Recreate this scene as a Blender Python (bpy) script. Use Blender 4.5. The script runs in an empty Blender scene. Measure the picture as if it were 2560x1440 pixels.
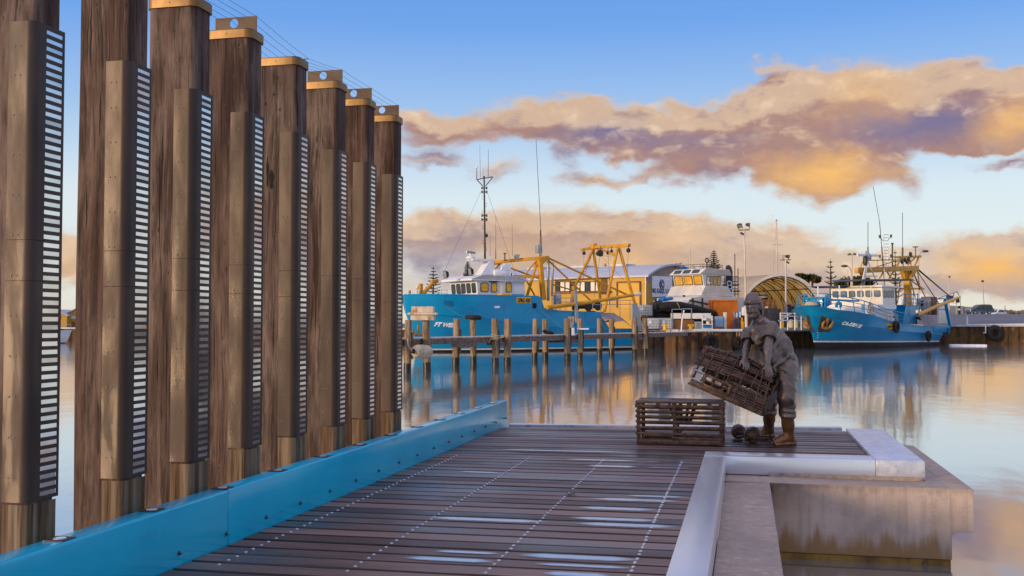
import bpy, bmesh, math, random
import numpy as np
from mathutils import Vector, Matrix
random.seed(7)
C = bpy.context.scene.collection
SC = bpy.context.scene
PI = math.pi
R_ = math.radians

# ------------------------------------------------------------------ camera
FPX, PSI, EYE = 2560.0, R_(12.87), 1.35
PITCH = math.atan(88 / FPX)
cam_d = bpy.data.cameras.new('camera')
cam_d.sensor_width = 36.0
cam_d.lens = 36.0 * FPX / 2560.0
cam_d.clip_start = 0.1
cam_d.clip_end = 6000
cam = bpy.data.objects.new('camera', cam_d)
C.objects.link(cam)
cam.location = (0, 0, EYE)
cam.rotation_euler = (PI / 2 + PITCH, 0, PSI)
SC.camera = cam

# survey of the photograph: a pixel of the 2560 x 1440 picture becomes a direction from the eye
CP = np.array([0, 0, EYE])
RT = np.array([math.cos(PSI), math.sin(PSI), 0])
F0 = np.array([-math.sin(PSI), math.cos(PSI), 0])
ZU = np.array([0, 0, 1.0])
FW = F0 * math.cos(PITCH) + ZU * math.sin(PITCH)
UP = ZU * math.cos(PITCH) - F0 * math.sin(PITCH)
def ray(x, y): return FW + RT * (x - 1280) / FPX + UP * (720 - y) / FPX
def atz(x, y, z): d = ray(x, y); return CP + d * (z - EYE) / d[2]
def aty(x, y, Y): d = ray(x, y); return CP + d * Y / d[1]
def atx(x, y, X): d = ray(x, y); return CP + d * X / d[0]
def atd(x, y, d): return CP + ray(x, y) * d
def onplane(x, y, p0, n):
    d = ray(x, y); p0 = np.array(p0, float); n = np.array(n, float)
    return CP + d * ((p0 - CP) @ n) / (d @ n)
ZW = -0.85          # water level
ZQ = 0.95           # quay level

# ------------------------------------------------------------------ light
SUN_EL, SUN_AZ = R_(7.0), R_(216.0)     # azimuth clockwise from +Y
sd = Vector((math.sin(SUN_AZ) * math.cos(SUN_EL), math.cos(SUN_AZ) * math.cos(SUN_EL), math.sin(SUN_EL)))
sl = bpy.data.lights.new('sun', 'SUN')
sl.energy = 3.2
sl.angle = R_(10.0)
sl.color = (1.0, 0.74, 0.45)
so = bpy.data.objects.new('sun', sl)
C.objects.link(so)
so.rotation_euler = (-sd).to_track_quat('-Z', 'Y').to_euler()
SC.view_settings.view_transform = 'Standard'
SC.view_settings.look = 'None'
SC.view_settings.gamma = 1.0
SC.view_settings.exposure = 0.0
SC.cycles.max_bounces = 6
SC.cycles.sample_clamp_indirect = 4.0

def srgb(r, g, b):
    f = lambda c: c / 12.92 if c <= 0.04045 else ((c + 0.055) / 1.055) ** 2.4
    return (f(r), f(g), f(b))
def hx(s): return srgb(*[int(s[i:i + 2], 16) / 255 for i in (0, 2, 4)])

class NT:
    """small helper that wires shader nodes"""
    def __init__(s, tree): s.t = tree; s.n = tree.nodes; s.l = tree.links
    def new(s, kind, **kw):
        n = s.n.new(kind)
        for k, v in kw.items(): setattr(n, k, v)
        return n
    def put(s, sock, v):
        if hasattr(v, 'is_linked'): s.l.new(v, sock)
        elif v is not None:
            try: sock.default_value = v
            except Exception: sock.default_value = tuple(v) + (1.0,)
    def math(s, op, a, b=None, c=None, clamp=False):
        n = s.new('ShaderNodeMath', operation=op, use_clamp=clamp)
        for i, v in enumerate((a, b, c)):
            if v is not None: s.put(n.inputs[i], v)
        return n.outputs[0]
    def vec(s, op, a, b=None, out=0):
        n = s.new('ShaderNodeVectorMath', operation=op)
        s.put(n.inputs[0], a)
        if b is not None: s.put(n.inputs[1], b)
        return n.outputs[out]
    def scale(s, a, f):
        n = s.new('ShaderNodeVectorMath', operation='SCALE'); s.put(n.inputs[0], a); s.put(n.inputs['Scale'], f); return n.outputs[0]
    def comb(s, x, y, z):
        n = s.new('ShaderNodeCombineXYZ')
        for i, v in enumerate((x, y, z)): s.put(n.inputs[i], v)
        return n.outputs[0]
    def noise(s, v, scale=5, detail=4, rough=0.55, out='Fac', dist=0.0):
        n = s.new('ShaderNodeTexNoise')
        s.put(n.inputs['Vector'], v); n.inputs['Scale'].default_value = scale
        n.inputs['Detail'].default_value = detail; n.inputs['Roughness'].default_value = rough
        n.inputs['Distortion'].default_value = dist
        return n.outputs[out]
    def step(s, v, a, b, lo=0.0, hi=1.0):
        n = s.new('ShaderNodeMapRange', interpolation_type='SMOOTHSTEP')
        s.put(n.inputs[0], v)
        for i, q in enumerate((a, b, lo, hi)): n.inputs[i + 1].default_value = q
        return n.outputs[0]
    def mix(s, f, a, b, blend='MIX'):
        n = s.new('ShaderNodeMix', data_type='RGBA', blend_type=blend)
        s.put(n.inputs[0], f)
        for sock, v in ((n.inputs[6], a), (n.inputs[7], b)):
            if hasattr(v, 'is_linked'): s.l.new(v, sock)
            else: sock.default_value = (v[0], v[1], v[2], 1.0)
        return n.outputs[2]
    def ramp(s, f, stops):
        n = s.new('ShaderNodeValToRGB'); s.put(n.inputs[0], f)
        e = n.color_ramp.elements
        while len(e) < len(stops): e.new(0.5)
        for q, (p, c) in zip(e, stops): q.position = p; q.color = (c[0], c[1], c[2], 1)
        return n.outputs[0]

# ------------------------------------------------------------------ sky: Nishita with a bank of dawn clouds
def azel(x, y):
    d = ray(x, y); d = d / np.linalg.norm(d)
    return math.atan2(d[0], d[1]), math.asin(d[2])
# cloud masses: centre x, y, half-width, half-height (survey pixels), weight
CLOUDS = [(1085, 318, 170, 50, 1), (1085, 385, 130, 32, .75), (1330, 285, 230, 75, 1.1), (1560, 315, 280, 88, 1.2), (1760, 330, 270, 110, 1.3),
          (1900, 320, 240, 125, 1.2), (2060, 330, 260, 150, 1.3), (2190, 240, 290, 115, 1.2), (2030, 440, 175, 75, 1.3), (2420, 265, 260, 115, 1.25),
          (2620, 260, 300, 110, 1.2), (2930, 290, 320, 120, 1.1), (2260, 430, 75, 85, .65), (2470, 340, 150, 40, .7),
          (1490, 440, 190, 26, .72), (1730, 435, 150, 55, .85), (1930, 180, 65, 26, .6), (2530, 396, 120, 18, .6), (1240, 418, 80, 38, .6), (1420, 395, 70, 45, .5),
          (1080, 590, 190, 75, 1), (1400, 585, 340, 85, 1.15), (1720, 610, 300, 95, 1.2), (1960, 630, 190, 85, 1), (1500, 680, 800, 75, 1.0), (2080, 690, 240, 70, .9),
          (2460, 660, 220, 105, 1.15), (2640, 650, 240, 110, 1.1), (2320, 690, 180, 60, .8), (2900, 640, 300, 100, 1.0), (3300, 500, 400, 160, 1),
          (130, 640, 170, 95, 1.1), (400, 600, 220, 80, 1), (700, 640, 300, 90, 1), (-200, 600, 300, 90, 1)]
GOLD = [(2050, 435, 150, 62, 1.5), (2540, 310, 90, 60, 1.0), (2470, 665, 120, 55, 1.3), (2180, 240, 130, 70, .55), (1560, 650, 130, 60, .7), (1300, 640, 130, 60, .6), (1800, 690, 260, 60, .5), (2270, 425, 55, 40, .6), (160, 660, 120, 60, .6), (1700, 600, 90, 40, .35)]
DARK = [(2230, 300, 170, 75, 1.1), (2400, 290, 130, 60, .8), (1530, 330, 190, 50, 1.0), (1090, 388, 150, 36, 1.1), (1250, 420, 90, 45, 1.2), (1420, 395, 80, 50, 1.1), (2280, 440, 90, 90, .8), (1750, 360, 180, 55, .6), (1780, 460, 90, 40, .5), (2070, 495, 160, 30, .5), (2550, 345, 110, 25, .8), (1080, 660, 110, 30, .8), (2530, 398, 90, 20, .6)]
def build_sky():
    w = bpy.data.worlds.new('World'); SC.world = w; w.use_nodes = True
    g = NT(w.node_tree); w.node_tree.nodes.clear()
    tc = g.new('ShaderNodeTexCoord')
    d = g.vec('NORMALIZE', tc.outputs['Generated'])
    sp = g.new('ShaderNodeSeparateXYZ'); g.put(sp.inputs[0], d)
    az = g.math('ARCTAN2', sp.outputs[0], sp.outputs[1])
    el = g.math('ARCSINE', sp.outputs[2])
    sky = g.new('ShaderNodeTexSky', sky_type='NISHITA', sun_disc=False)
    sky.sun_elevation = SUN_EL; sky.sun_rotation = SUN_AZ
    sky.air_density = 1.0; sky.dust_density = 0.6; sky.ozone_density = 2.5
    p = g.comb(az, el, 0.0)
    wide = g.comb(az, g.math('MULTIPLY', el, 1.7), 0.0)
    w1 = g.noise(wide, 9, 3, 0.55, 'Color')
    w2 = g.noise(wide, 34, 4, 0.6, 'Color')
    off = g.vec('ADD', g.scale(g.vec('SUBTRACT', w1, (0.5, 0.5, 0.5)), 0.075), g.scale(g.vec('SUBTRACT', w2, (0.5, 0.5, 0.5)), 0.042))
    off = g.vec('MULTIPLY', off, (1.0, 0.62, 0.0))
    def field(pp, blobs):
        acc = None
        for (x, y, rx, ry, wt) in blobs:
            if blobs is GOLD: rx, ry, wt = rx * 1.3, ry * 1.3, wt * 0.8
            a, e = azel(x, y)
            q = g.vec('MULTIPLY', g.vec('SUBTRACT', pp, (a, e, 0)), (FPX / rx, FPX / ry, 0))
            f = g.math('MULTIPLY_ADD', g.vec('LENGTH', q, out='Value'), -wt, wt)
            f = g.math('MAXIMUM', f, 0.0)
            acc = f if acc is None else g.math('ADD', acc, f)
        return acc
    fb = g.noise(wide, 15, 7, 0.58)
    def dens(shift):
        pp = g.vec('ADD', g.vec('ADD', p, off), shift)
        return g.math('MINIMUM', field(pp, CLOUDS), 1.35)
    d0 = dens((0, 0, 0))
    # clouds elsewhere on the dome, out of the photograph
    out_m = g.step(g.math('ABSOLUTE', g.math('ADD', az, 0.2)), 0.55, 0.9)
    gen = g.math('MULTIPLY', g.step(g.noise(wide, 4, 5, 0.55), 0.48, 0.75), g.math('MULTIPLY', out_m, 0.9))
    d0n = g.math('ADD', g.math('MULTIPLY_ADD', g.math('SUBTRACT', fb, 0.5), 0.62, g.math('MULTIPLY', d0, 1.15)), gen)
    alpha = g.step(d0n, 0.08, 0.74)
    up = dens((0, 0.013, 0))
    lit = g.step(g.math('SUBTRACT', d0, up), -0.05, 0.42)      # facing the upper edge
    thin = g.step(d0n, 0.75, 0.25)
    gold = g.math('MINIMUM', field(g.vec('ADD', p, g.scale(off, 0.8)), GOLD), 1.0)
    dark = g.math('MINIMUM', field(g.vec('ADD', p, g.scale(off, 0.8)), DARK), 1.0)
    tex = g.noise(wide, 26, 5, 0.6)
    high = g.step(el, 0.05, 0.11)
    fine = g.vec('ADD', wide, g.scale(g.vec('SUBTRACT', w1, (0.5, 0.5, 0.5)), 0.05))
    em = g.math('SUBTRACT', g.noise(fine, 24, 6, 0.6), g.noise(g.vec('ADD', fine, (0.004, 0.016, 0)), 24, 6, 0.6))   # relief of the billows, lit from the upper left
    em2 = g.math('SUBTRACT', g.noise(fine, 9, 4, 0.55), g.noise(g.vec('ADD', fine, (0.008, 0.035, 0)), 9, 4, 0.55))
    relief = g.math('ADD', g.math('MULTIPLY', em, 0.95), g.math('MULTIPLY', em2, 0.9))
    base = g.mix(high, hx('b5a5a4'), hx('ad8479'))
    base = g.mix(g.step(tex, 0.48, 0.85), base, hx('d6b69e'))
    col = g.mix(g.math('MULTIPLY', dark, 1.05, clamp=True), base, hx('7a6f94'))
    col = g.mix(g.math('MULTIPLY', g.math('ADD', lit, g.math('MULTIPLY', thin, 0.35)), 0.45, clamp=True), col, hx('fde0b8'))
    col = g.mix(g.step(relief, 0.03, 0.34, 0.0, 0.6), col, hx('fedfba'))
    col = g.mix(g.math('MULTIPLY', g.step(relief, -0.02, -0.32, 0.0, 0.6), g.step(d0n, 0.35, 0.9)), col, g.mix(high, hx('9f98a6'), hx('86748a')))
    col = g.mix(g.math('MULTIPLY', gold, g.step(tex, 0.2, 0.7, 0.8, 1.1), clamp=True), col, hx('f7bd6c'))
    # clear air: Nishita, tinted to the photograph's saturated blue that pales to the horizon
    blue = g.ramp(g.math('MULTIPLY', el, 1.9, clamp=True), [(0.000, hx('f2ead8')), (0.104, hx('f2f8f6')), (0.233, hx('e6f5fd')), (0.380, hx('acd0fa')), (0.535, hx('78aef8')), (0.691, hx('5f9bf0')), (0.795, hx('8fb0e4')), (1.0, hx('c4c4e2'))])
    nis = g.vec('MULTIPLY', sky.outputs[0], (0.1, 0.1, 0.1))
    air = g.mix(0.85, nis, blue)
    full = g.mix(g.math('MULTIPLY', alpha, 0.96), air, col)
    bg = g.new('ShaderNodeBackground')
    g.put(bg.inputs[0], g.scale(full, g.step(el, 0.31, 0.9, 10.0, 15.0)))  # sky overhead, out of view, brightened as added ambient fill
    bg.inputs[1].default_value = 0.1
    o = g.new('ShaderNodeOutputWorld'); g.l.new(bg.outputs[0], o.inputs[0])
    w.cycles.sampling_method = 'MANUAL'; w.cycles.sample_map_resolution = 512
build_sky()

# ------------------------------------------------------------------ materials
def M(name, cols, rough=0.6, metal=0.0, sc=(4, 4, 4), contrast=(0.35, 0.65), detail=5, bump=0.0, bump_sc=None, rough_var=0.0,
      stain=None, stain2=None, ior=1.45, coat=0.0, trans=None, rnd=True):
    """procedural material: two or three colours mixed by noise in object space; stain=(colour, scale, lo, hi)"""
    m = bpy.data.materials.new(name); m.use_nodes = True
    g = NT(m.node_tree); b = g.n['Principled BSDF']
    tc = g.new('ShaderNodeTexCoord'); v = tc.outputs['Object']
    if rnd:
        oi = g.new('ShaderNodeObjectInfo')
        v = g.vec('ADD', v, g.scale((13.0, 7.0, 29.0), oi.outputs['Random']) if False else g.vec('MULTIPLY', g.comb(oi.outputs['Random'], oi.outputs['Random'], oi.outputs['Random']), (13.0, 7.0, 29.0)))
    vs = g.vec('MULTIPLY', v, sc)
    n1 = g.noise(vs, 1.0, detail, 0.6)
    cols = [cols] if not isinstance(cols, list) else cols
    if len(cols) == 1: cols = [tuple(c * 0.88 for c in cols[0]), tuple(min(1, c * 1.1) for c in cols[0])]
    col = g.mix(g.step(n1, *contrast), cols[0], cols[1])
    if len(cols) > 2:
        col = g.mix(g.step(g.noise(g.vec('ADD', vs, (31, 17, 5)), 2.3, detail, 0.65), 0.5, 0.72), col, cols[2])
    for stain in (stain, stain2):
        if not stain: continue
        scol, ssc, lo, hi = stain[:4]
        col = g.mix(g.step(g.noise(g.vec('MULTIPLY', v, ssc), 1.0, 6, 0.65), lo, hi), col, scol)
    g.put(b.inputs['Base Color'], col)
    if rough_var: g.put(b.inputs['Roughness'], g.step(g.noise(vs, 1.7, 4), 0.3, 0.7, max(0.02, rough - rough_var), min(1, rough + rough_var)))
    else: b.inputs['Roughness'].default_value = rough
    b.inputs['Metallic'].default_value = metal; b.inputs['IOR'].default_value = ior
    b.inputs['Coat Weight'].default_value = coat
    if trans: b.inputs['Transmission Weight'].default_value = trans
    if bump:
        bn = g.new('ShaderNodeBump'); bn.inputs['Strength'].default_value = bump; bn.inputs['Distance'].default_value = 0.02
        g.put(bn.inputs['Height'], g.noise(g.vec('MULTIPLY', v, bump_sc or sc), 1.0, 6, 0.65)); g.l.new(bn.outputs[0], b.inputs['Normal'])
    return m

# ------------------------------------------------------------------ mesh builder
class MB:
    def __init__(s): s.v = []; s.f = []; s.mi = []; s.m = 0
    def add(s, verts, faces):
        o = len(s.v); s.v += [tuple(map(float, p)) for p in verts]
        for f in faces: s.f.append([i + o for i in f]); s.mi.append(s.m)
        return s
    def box(s, x0, x1, y0, y1, z0, z1):
        v = [(x, y, z) for z in (z0, z1) for y in (y0, y1) for x in (x0, x1)]
        return s.add(v, [(0, 2, 3, 1), (4, 5, 7, 6), (0, 1, 5, 4), (2, 6, 7, 3), (0, 4, 6, 2), (1, 3, 7, 5)])
    def obox(s, c, ax, ay, az, hx_, hy, hz):
        """box about c with unit axes and half sizes"""
        c, ax, ay, az = map(np.array, (c, ax, ay, az)); v = []
        for k in (-1, 1):
            for j in (-1, 1):
                for i in (-1, 1): v.append(c + ax * i * hx_ + ay * j * hy + az * k * hz)
        return s.add(v, [(0, 2, 3, 1), (4, 5, 7, 6), (0, 1, 5, 4), (2, 6, 7, 3), (0, 4, 6, 2), (1, 3, 7, 5)])
    def bar(s, a, b, w, h, up=(0, 0, 1)):
        a = np.array(a, float); b = np.array(b, float); d = b - a; L = np.linalg.norm(d)
        if L < 1e-6: return s
        d = d / L; u = np.array(up, float)
        if abs(d @ u) > 0.98: u = np.array([1.0, 0, 0]) if abs(d[0]) < .9 else np.array([0, 1.0, 0])
        x = np.cross(u, d); x /= np.linalg.norm(x); u = np.cross(d, x)
        return s.obox((a + b) / 2, d, x, u, L / 2, w / 2, h / 2)
    def tube(s, pts, r, n=6, caps=True):
        pts = [np.array(p, float) for p in pts]; k = len(pts)
        rs = r if hasattr(r, '__len__') else [r] * k
        rings = []; pu = None
        for i, p in enumerate(pts):
            d = pts[min(i + 1, k - 1)] - pts[max(i - 1, 0)]; d = d / (np.linalg.norm(d) + 1e-9)
            if pu is None:
                pu = np.array([0, 0, 1.0]) if abs(d[2]) < 0.9 else np.array([1.0, 0, 0])
            x = np.cross(pu, d); x /= np.linalg.norm(x) + 1e-9; y = np.cross(d, x); pu = y
            rings.append([p + (x * math.cos(2 * PI * j / n) + y * math.sin(2 * PI * j / n)) * rs[i] for j in range(n)])
        v = [q for rg in rings for q in rg]; f = []
        for i in range(k - 1):
            for j in range(n):
                a, b = i * n + j, i * n + (j + 1) % n
                f.append((a, b, b + n, a + n))
        if caps: f.append(tuple(range(n))[::-1]); f.append(tuple((k - 1) * n + j for j in range(n)))
        return s.add(v, f)
    def lathe(s, c, prof, n=16, axis=(0, 0, 1)):
        """prof: list of (r, h) along axis"""
        c = np.array(c, float); a = np.array(axis, float); a /= np.linalg.norm(a)
        t = np.array([1.0, 0, 0]) if abs(a[0]) < .9 else np.array([0, 1.0, 0])
        x = np.cross(t, a); x /= np.linalg.norm(x); y = np.cross(a, x)
        v = []; f = []
        for r, h in prof:
            for j in range(n): v.append(c + a * h + (x * math.cos(2 * PI * j / n) + y * math.sin(2 * PI * j / n)) * r)
        for i in range(len(prof) - 1):
            for j in range(n):
                p, q = i * n + j, i * n + (j + 1) % n
                f.append((p, q, q + n, p + n))
        f.append(tuple(range(n))[::-1]); f.append(tuple((len(prof) - 1) * n + j for j in range(n)))
        return s.add(v, f)
    def ball(s, c, r, n=12, sc=(1, 1, 1)):
        m = n // 2
        prof = [(max(1e-4, math.sin(PI * i / m)), -math.cos(PI * i / m)) for i in range(m + 1)]
        v = []; f = []
        for pr_, h in prof:
            for j in range(n): v.append((c[0] + r * sc[0] * pr_ * math.cos(2 * PI * j / n), c[1] + r * sc[1] * pr_ * math.sin(2 * PI * j / n), c[2] + r * sc[2] * h))
        for i in range(m):
            for j in range(n):
                p, q = i * n + j, i * n + (j + 1) % n
                f.append((p, q, q + n, p + n))
        return s.add(v, f)
    def torus(s, c, R, r, axis=(0, 1, 0), n=20, k=8):
        c = np.array(c, float); a = np.array(axis, float); a /= np.linalg.norm(a)
        t = np.array([0, 0, 1.0]) if abs(a[2]) < .9 else np.array([1.0, 0, 0])
        x = np.cross(t, a); x /= np.linalg.norm(x); y = np.cross(a, x); v = []; f = []
        for i in range(n):
            e = x * math.cos(2 * PI * i / n) + y * math.sin(2 * PI * i / n)
            for j in range(k): v.append(c + e * (R + r * math.cos(2 * PI * j / k)) + a * r * math.sin(2 * PI * j / k))
        for i in range(n):
            for j in range(k):
                f.append((i * k + j, ((i + 1) % n) * k + j, ((i + 1) % n) * k + (j + 1) % k, i * k + (j + 1) % k))
        return s.add(v, f)
    def prism(s, poly, ext):
        """polygon (3-D points) swept by ext"""
        P = [np.array(p, float) for p in poly]; e = np.array(ext, float); n = len(P)
        v = P + [p + e for p in P]
        f = [tuple(range(n))[::-1], tuple(range(n, 2 * n))] + [(i, (i + 1) % n, (i + 1) % n + n, i + n) for i in range(n)]
        return s.add(v, f)
    def grid(s, rows, closed=False):
        n = len(rows[0]); v = [p for r in rows for p in r]; f = []
        for i in range(len(rows) - 1):
            for j in range(n if closed else n - 1):
                a, b = i * n + j, i * n + (j + 1) % n
                f.append((a, b, b + n, a + n))
        return s.add(v, f)
    def build(s, name, mat, parent=None, smooth=35, bevel=0.0, kind=None, fix=True):
        me = bpy.data.meshes.new(name)
        o = bpy.data.objects.new(name, me); C.objects.link(o)
        off = np.zeros(3)
        if parent is not None:
            p = parent
            while p.parent is not None: p = p.parent
            off = np.array(p.location); o.parent = parent
        V = [(a - off[0], b - off[1], c - off[2]) for a, b, c in s.v]
        me.from_pydata(V, [], s.f)
        for mm in (mat if isinstance(mat, (list, tuple)) else [mat]): me.materials.append(mm)
        if max(s.mi, default=0): me.polygons.foreach_set('material_index', s.mi)
        if fix or bevel:
            bm = bmesh.new(); bm.from_mesh(me)
            bmesh.ops.remove_doubles(bm, verts=bm.verts, dist=1e-5)
            if fix: bmesh.ops.recalc_face_normals(bm, faces=bm.faces)
            if bevel:
                ed = [e for e in bm.edges if len(e.link_faces) == 2 and e.calc_face_angle() > 0.6]
                bmesh.ops.bevel(bm, geom=ed, offset=bevel, segments=3, affect='EDGES', profile=0.5)
            bm.to_mesh(me); bm.free()
        if smooth:
            me.shade_smooth(); me.set_sharp_from_angle(angle=R_(smooth))
        if kind: o['kind'] = kind
        return o

def thing(name, label, cat, loc=(0, 0, 0), group=None):
    o = bpy.data.objects.new(name, None); C.objects.link(o)
    o.location = tuple(map(float, loc)); o.empty_display_size = 0.2
    o['label'] = label; o['category'] = cat; o['kind'] = 'thing'
    if group: o['group'] = group
    return o
def tag(o, label, cat, group=None):
    o['label'] = label; o['category'] = cat; o['kind'] = 'thing'
    if group: o['group'] = group
    return o
def solo(mb, name, mat, label, cat, loc, group=None, **kw):
    """a thing that is one mesh, its origin at loc"""
    o = mb.build(name, mat, **kw); loc = Vector(tuple(map(float, loc)))
    o.data.transform(Matrix.Translation(-loc)); o.location = loc
    return tag(o, label, cat, group)
def dup_tree(o, parent=None):
    c = o.copy(); C.objects.link(c)
    if parent is not None: c.parent = parent
    for ch in list(o.children): dup_tree(ch, c)
    return c
def words(txt, size, mat, origin, xdir, zdir, parent=None, name='lettering', depth=0.01, bold=0.0, align='LEFT', slant=0.0, spacing=1.0):
    """raised lettering as a mesh lying on the plane of xdir, zdir"""
    cu = bpy.data.curves.new('text', 'FONT'); cu.body = txt; cu.size = size; cu.extrude = depth; cu.offset = bold
    cu.align_x = align; cu.shear = slant; cu.space_character = spacing; cu.resolution_u = 3
    t = bpy.data.objects.new('text', cu); C.objects.link(t)
    dg = bpy.context.evaluated_depsgraph_get()
    me = bpy.data.meshes.new_from_object(t.evaluated_get(dg))
    bpy.data.objects.remove(t); bpy.data.curves.remove(cu)
    x = np.array(xdir, float); x /= np.linalg.norm(x); z = np.array(zdir, float); z -= x * (z @ x); z /= np.linalg.norm(z)
    nrm = np.cross(x, z)
    n = len(me.vertices); co = np.empty(n * 3); me.vertices.foreach_get('co', co); co = co.reshape(-1, 3)
    off = np.zeros(3)
    if parent is not None:
        p = parent
        while p.parent is not None: p = p.parent
        off = np.array(p.location)
    W = np.array(origin, float) - off + co[:, :1] * x + co[:, 1:2] * z + co[:, 2:3] * nrm
    me.vertices.foreach_set('co', W.ravel()); me.materials.clear(); me.materials.append(mat); me.name = name
    o = bpy.data.objects.new(name, me); C.objects.link(o); o.parent = parent
    me.update()
    return o
# ------------------------------------------------------------------ palette
def pillar_material():
    """old wharf timber: fine grain, long weathered streaks, knots, each baulk a little different"""
    m = bpy.data.materials.new('pillar_timber'); m.use_nodes = True
    g = NT(m.node_tree); b = g.n['Principled BSDF']
    tc = g.new('ShaderNodeTexCoord'); oi = g.new('ShaderNodeObjectInfo'); r = oi.outputs['Random']
    v = g.vec('ADD', tc.outputs['Object'], g.vec('MULTIPLY', g.comb(r, r, r), (13.0, 7.0, 29.0)))
    wv = g.vec('ADD', v, g.vec('MULTIPLY', g.vec('SUBTRACT', g.noise(g.vec('MULTIPLY', v, (3, 3, 1.1)), 1, 3, .5, 'Color'), (.5, .5, .5)), (0.10, 0.10, 0.3)))
    kn = g.new('ShaderNodeTexVoronoi'); g.put(kn.inputs['Vector'], g.vec('MULTIPLY', v, (4.2, 4.2, 1.15)))
    kd = kn.outputs['Distance']
    fine = g.noise(g.vec('ADD', g.vec('MULTIPLY', wv, (75, 75, 1.6)), g.comb(g.math('MULTIPLY', g.step(kd, .25, .0), 2.2), 0.0, 0.0)), 1, 5, .62)
    streak = g.noise(g.vec('MULTIPLY', wv, (17, 17, .75)), 1, 5, .62)
    patch = g.noise(g.vec('MULTIPLY', v, (5, 5, 1.3)), 1, 5, .65)
    c = g.mix(g.step(streak, .30, .70), hx('2e1e18'), hx('644d43'))
    c = g.mix(g.math('MULTIPLY', g.step(patch, .46, .70), .7), c, hx('806b60'))
    c = g.mix(g.math('MULTIPLY', g.step(patch, .50, .30), .55), c, hx('3a211a'))
    c = g.mix(g.math('MULTIPLY', g.step(fine, .50, .30), .75), c, hx('150f0d'))
    c = g.mix(g.math('MULTIPLY', g.step(fine, .56, .72), .35), c, hx('9a8a80'))
    c = g.mix(g.math('MULTIPLY', g.step(kd, .10, .03), .9), c, hx('0e0908'))
    hs = g.new('ShaderNodeHueSaturation'); g.put(hs.inputs['Value'], g.math('MULTIPLY_ADD', r, 0.35, 0.82)); g.put(hs.inputs['Saturation'], g.math('MULTIPLY_ADD', r, -0.3, 1.1)); g.put(hs.inputs['Color'], c)
    g.put(b.inputs['Base Color'], hs.outputs[0]); b.inputs['Roughness'].default_value = .75
    bn = g.new('ShaderNodeBump'); bn.inputs['Strength'].default_value = .7; bn.inputs['Distance'].default_value = .008
    g.put(bn.inputs['Height'], g.math('ADD', fine, g.math('MULTIPLY', streak, 1.2))); g.l.new(bn.outputs[0], b.inputs['Normal'])
    return m
PILE = pillar_material()
FRESH = M('fresh_timber', [hx('543d28'), hx('83705e'), hx('2f1f15')], 0.65, sc=(24, 24, 0.7), bump=0.35, bump_sc=(60, 60, 2))
BRONZE_SHEET = M('bronze_sheet', [hx('3a2e29'), hx('483a33')], 0.5, 0.35, sc=(5, 5, 1.2), rough_var=0.08, stain=(hx('3a302c'), (3, 3, .8), .6, .8))
GOLDBAND = M('gold_band', [hx('7e5c32'), hx('916e3e')], 0.42, 0.35, sc=(8, 8, 8), stain=(hx('8a643a'), (6, 6, 6), .6, .8))
CAPSTEEL = M('cap_steel', [hx('3e3027'), hx('4c3b30')], 0.5, 0.4, sc=(7, 7, 7), stain=(hx('47382e'), (5, 5, 5), .55, .75))
PLATE = M('mirror_plate', [hx('b4b2b0'), hx('e8e8e8')], 0.10, 0.9, sc=(.9, .9, .9), contrast=(.3, .6))
STEEL = M('steel', hx('a8a8aa'), 0.3, 0.9, sc=(20, 20, 20))
WIRE = M('wire', hx('5c6068'), 0.5, 0.5)
BEAMBLUE = M('beam_blue', [hx('00a6ce'), hx('00b2d6')], 0.16, sc=(1.2, 1.2, 1.2), rough_var=0.04, ior=1.5, coat=0.0, stain=(hx('0a86a6'), (5, 1.6, 7), .60, .80), rnd=False)
ALU = M('aluminium', [hx('dadde8'), hx('e6e8f0')], 0.24, 0.6, sc=(.8, .8, .8), detail=2, rnd=False)
ALUDIRT = M('aluminium_dirty', [hx('c8c8d2'), hx('dcdae0')], 0.36, 0.55, sc=(9, 9, 9), rough_var=0.1, stain=(hx('6d6258'), (26, 40, 30), .60, .74), rnd=False)
BRZ = M('statue_bronze', [hx('66574f'), hx('82726a')], 0.40, 0.66, sc=(4, 4, 4), contrast=(.3, .7), rough_var=0.05, bump=0.05, bump_sc=(26, 26, 26), stain=(hx('54433a'), (5, 5, 4), .58, .8), rnd=False)
BRZBOOT = M('boot_bronze', [hx('6e4a30'), hx('875f40')], 0.42, 0.45, sc=(9, 9, 9), rough_var=0.08, bump=0.1, bump_sc=(30, 30, 30), rnd=False)
BRZPOT = M('pot_bronze', [hx('48342b'), hx('6c5346')], 0.42, 0.45, sc=(14, 14, 14), rough_var=0.1, bump=0.2, bump_sc=(50, 50, 50), stain=(hx('2b211e'), (12, 12, 12), .52, .75))
DARKGAP = M('dark_underside', hx('15110f'), 0.9)
OLDWOOD = M('old_pile', [hx('6f5a45'), hx('a58c6c'), hx('463829')], 0.85, sc=(9, 9, 0.9), bump=0.5, bump_sc=(24, 24, 2), stain=(hx('2d241d'), (5, 5, 1), .56, .72))
WETWOOD = M('wet_pile', [hx('1b1511'), hx('2e251c')], 0.45, sc=(7, 7, 1.2), bump=0.4)
BEAMWOOD = M('jetty_beam', [hx('5a463a'), hx('8a7466'), hx('3c2e26')], 0.85, sc=(3, 10, 10), bump=0.4, stain=(hx('2c221c'), (2, 5, 5), .58, .75))
GREYWOOD = M('grey_planks', [hx('8d8684'), hx('b5adae'), hx('6a605c')], 0.8, sc=(3, 14, 14), bump=0.4, stain=(hx('4a403a'), (2, 6, 6), .6, .76))
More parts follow.
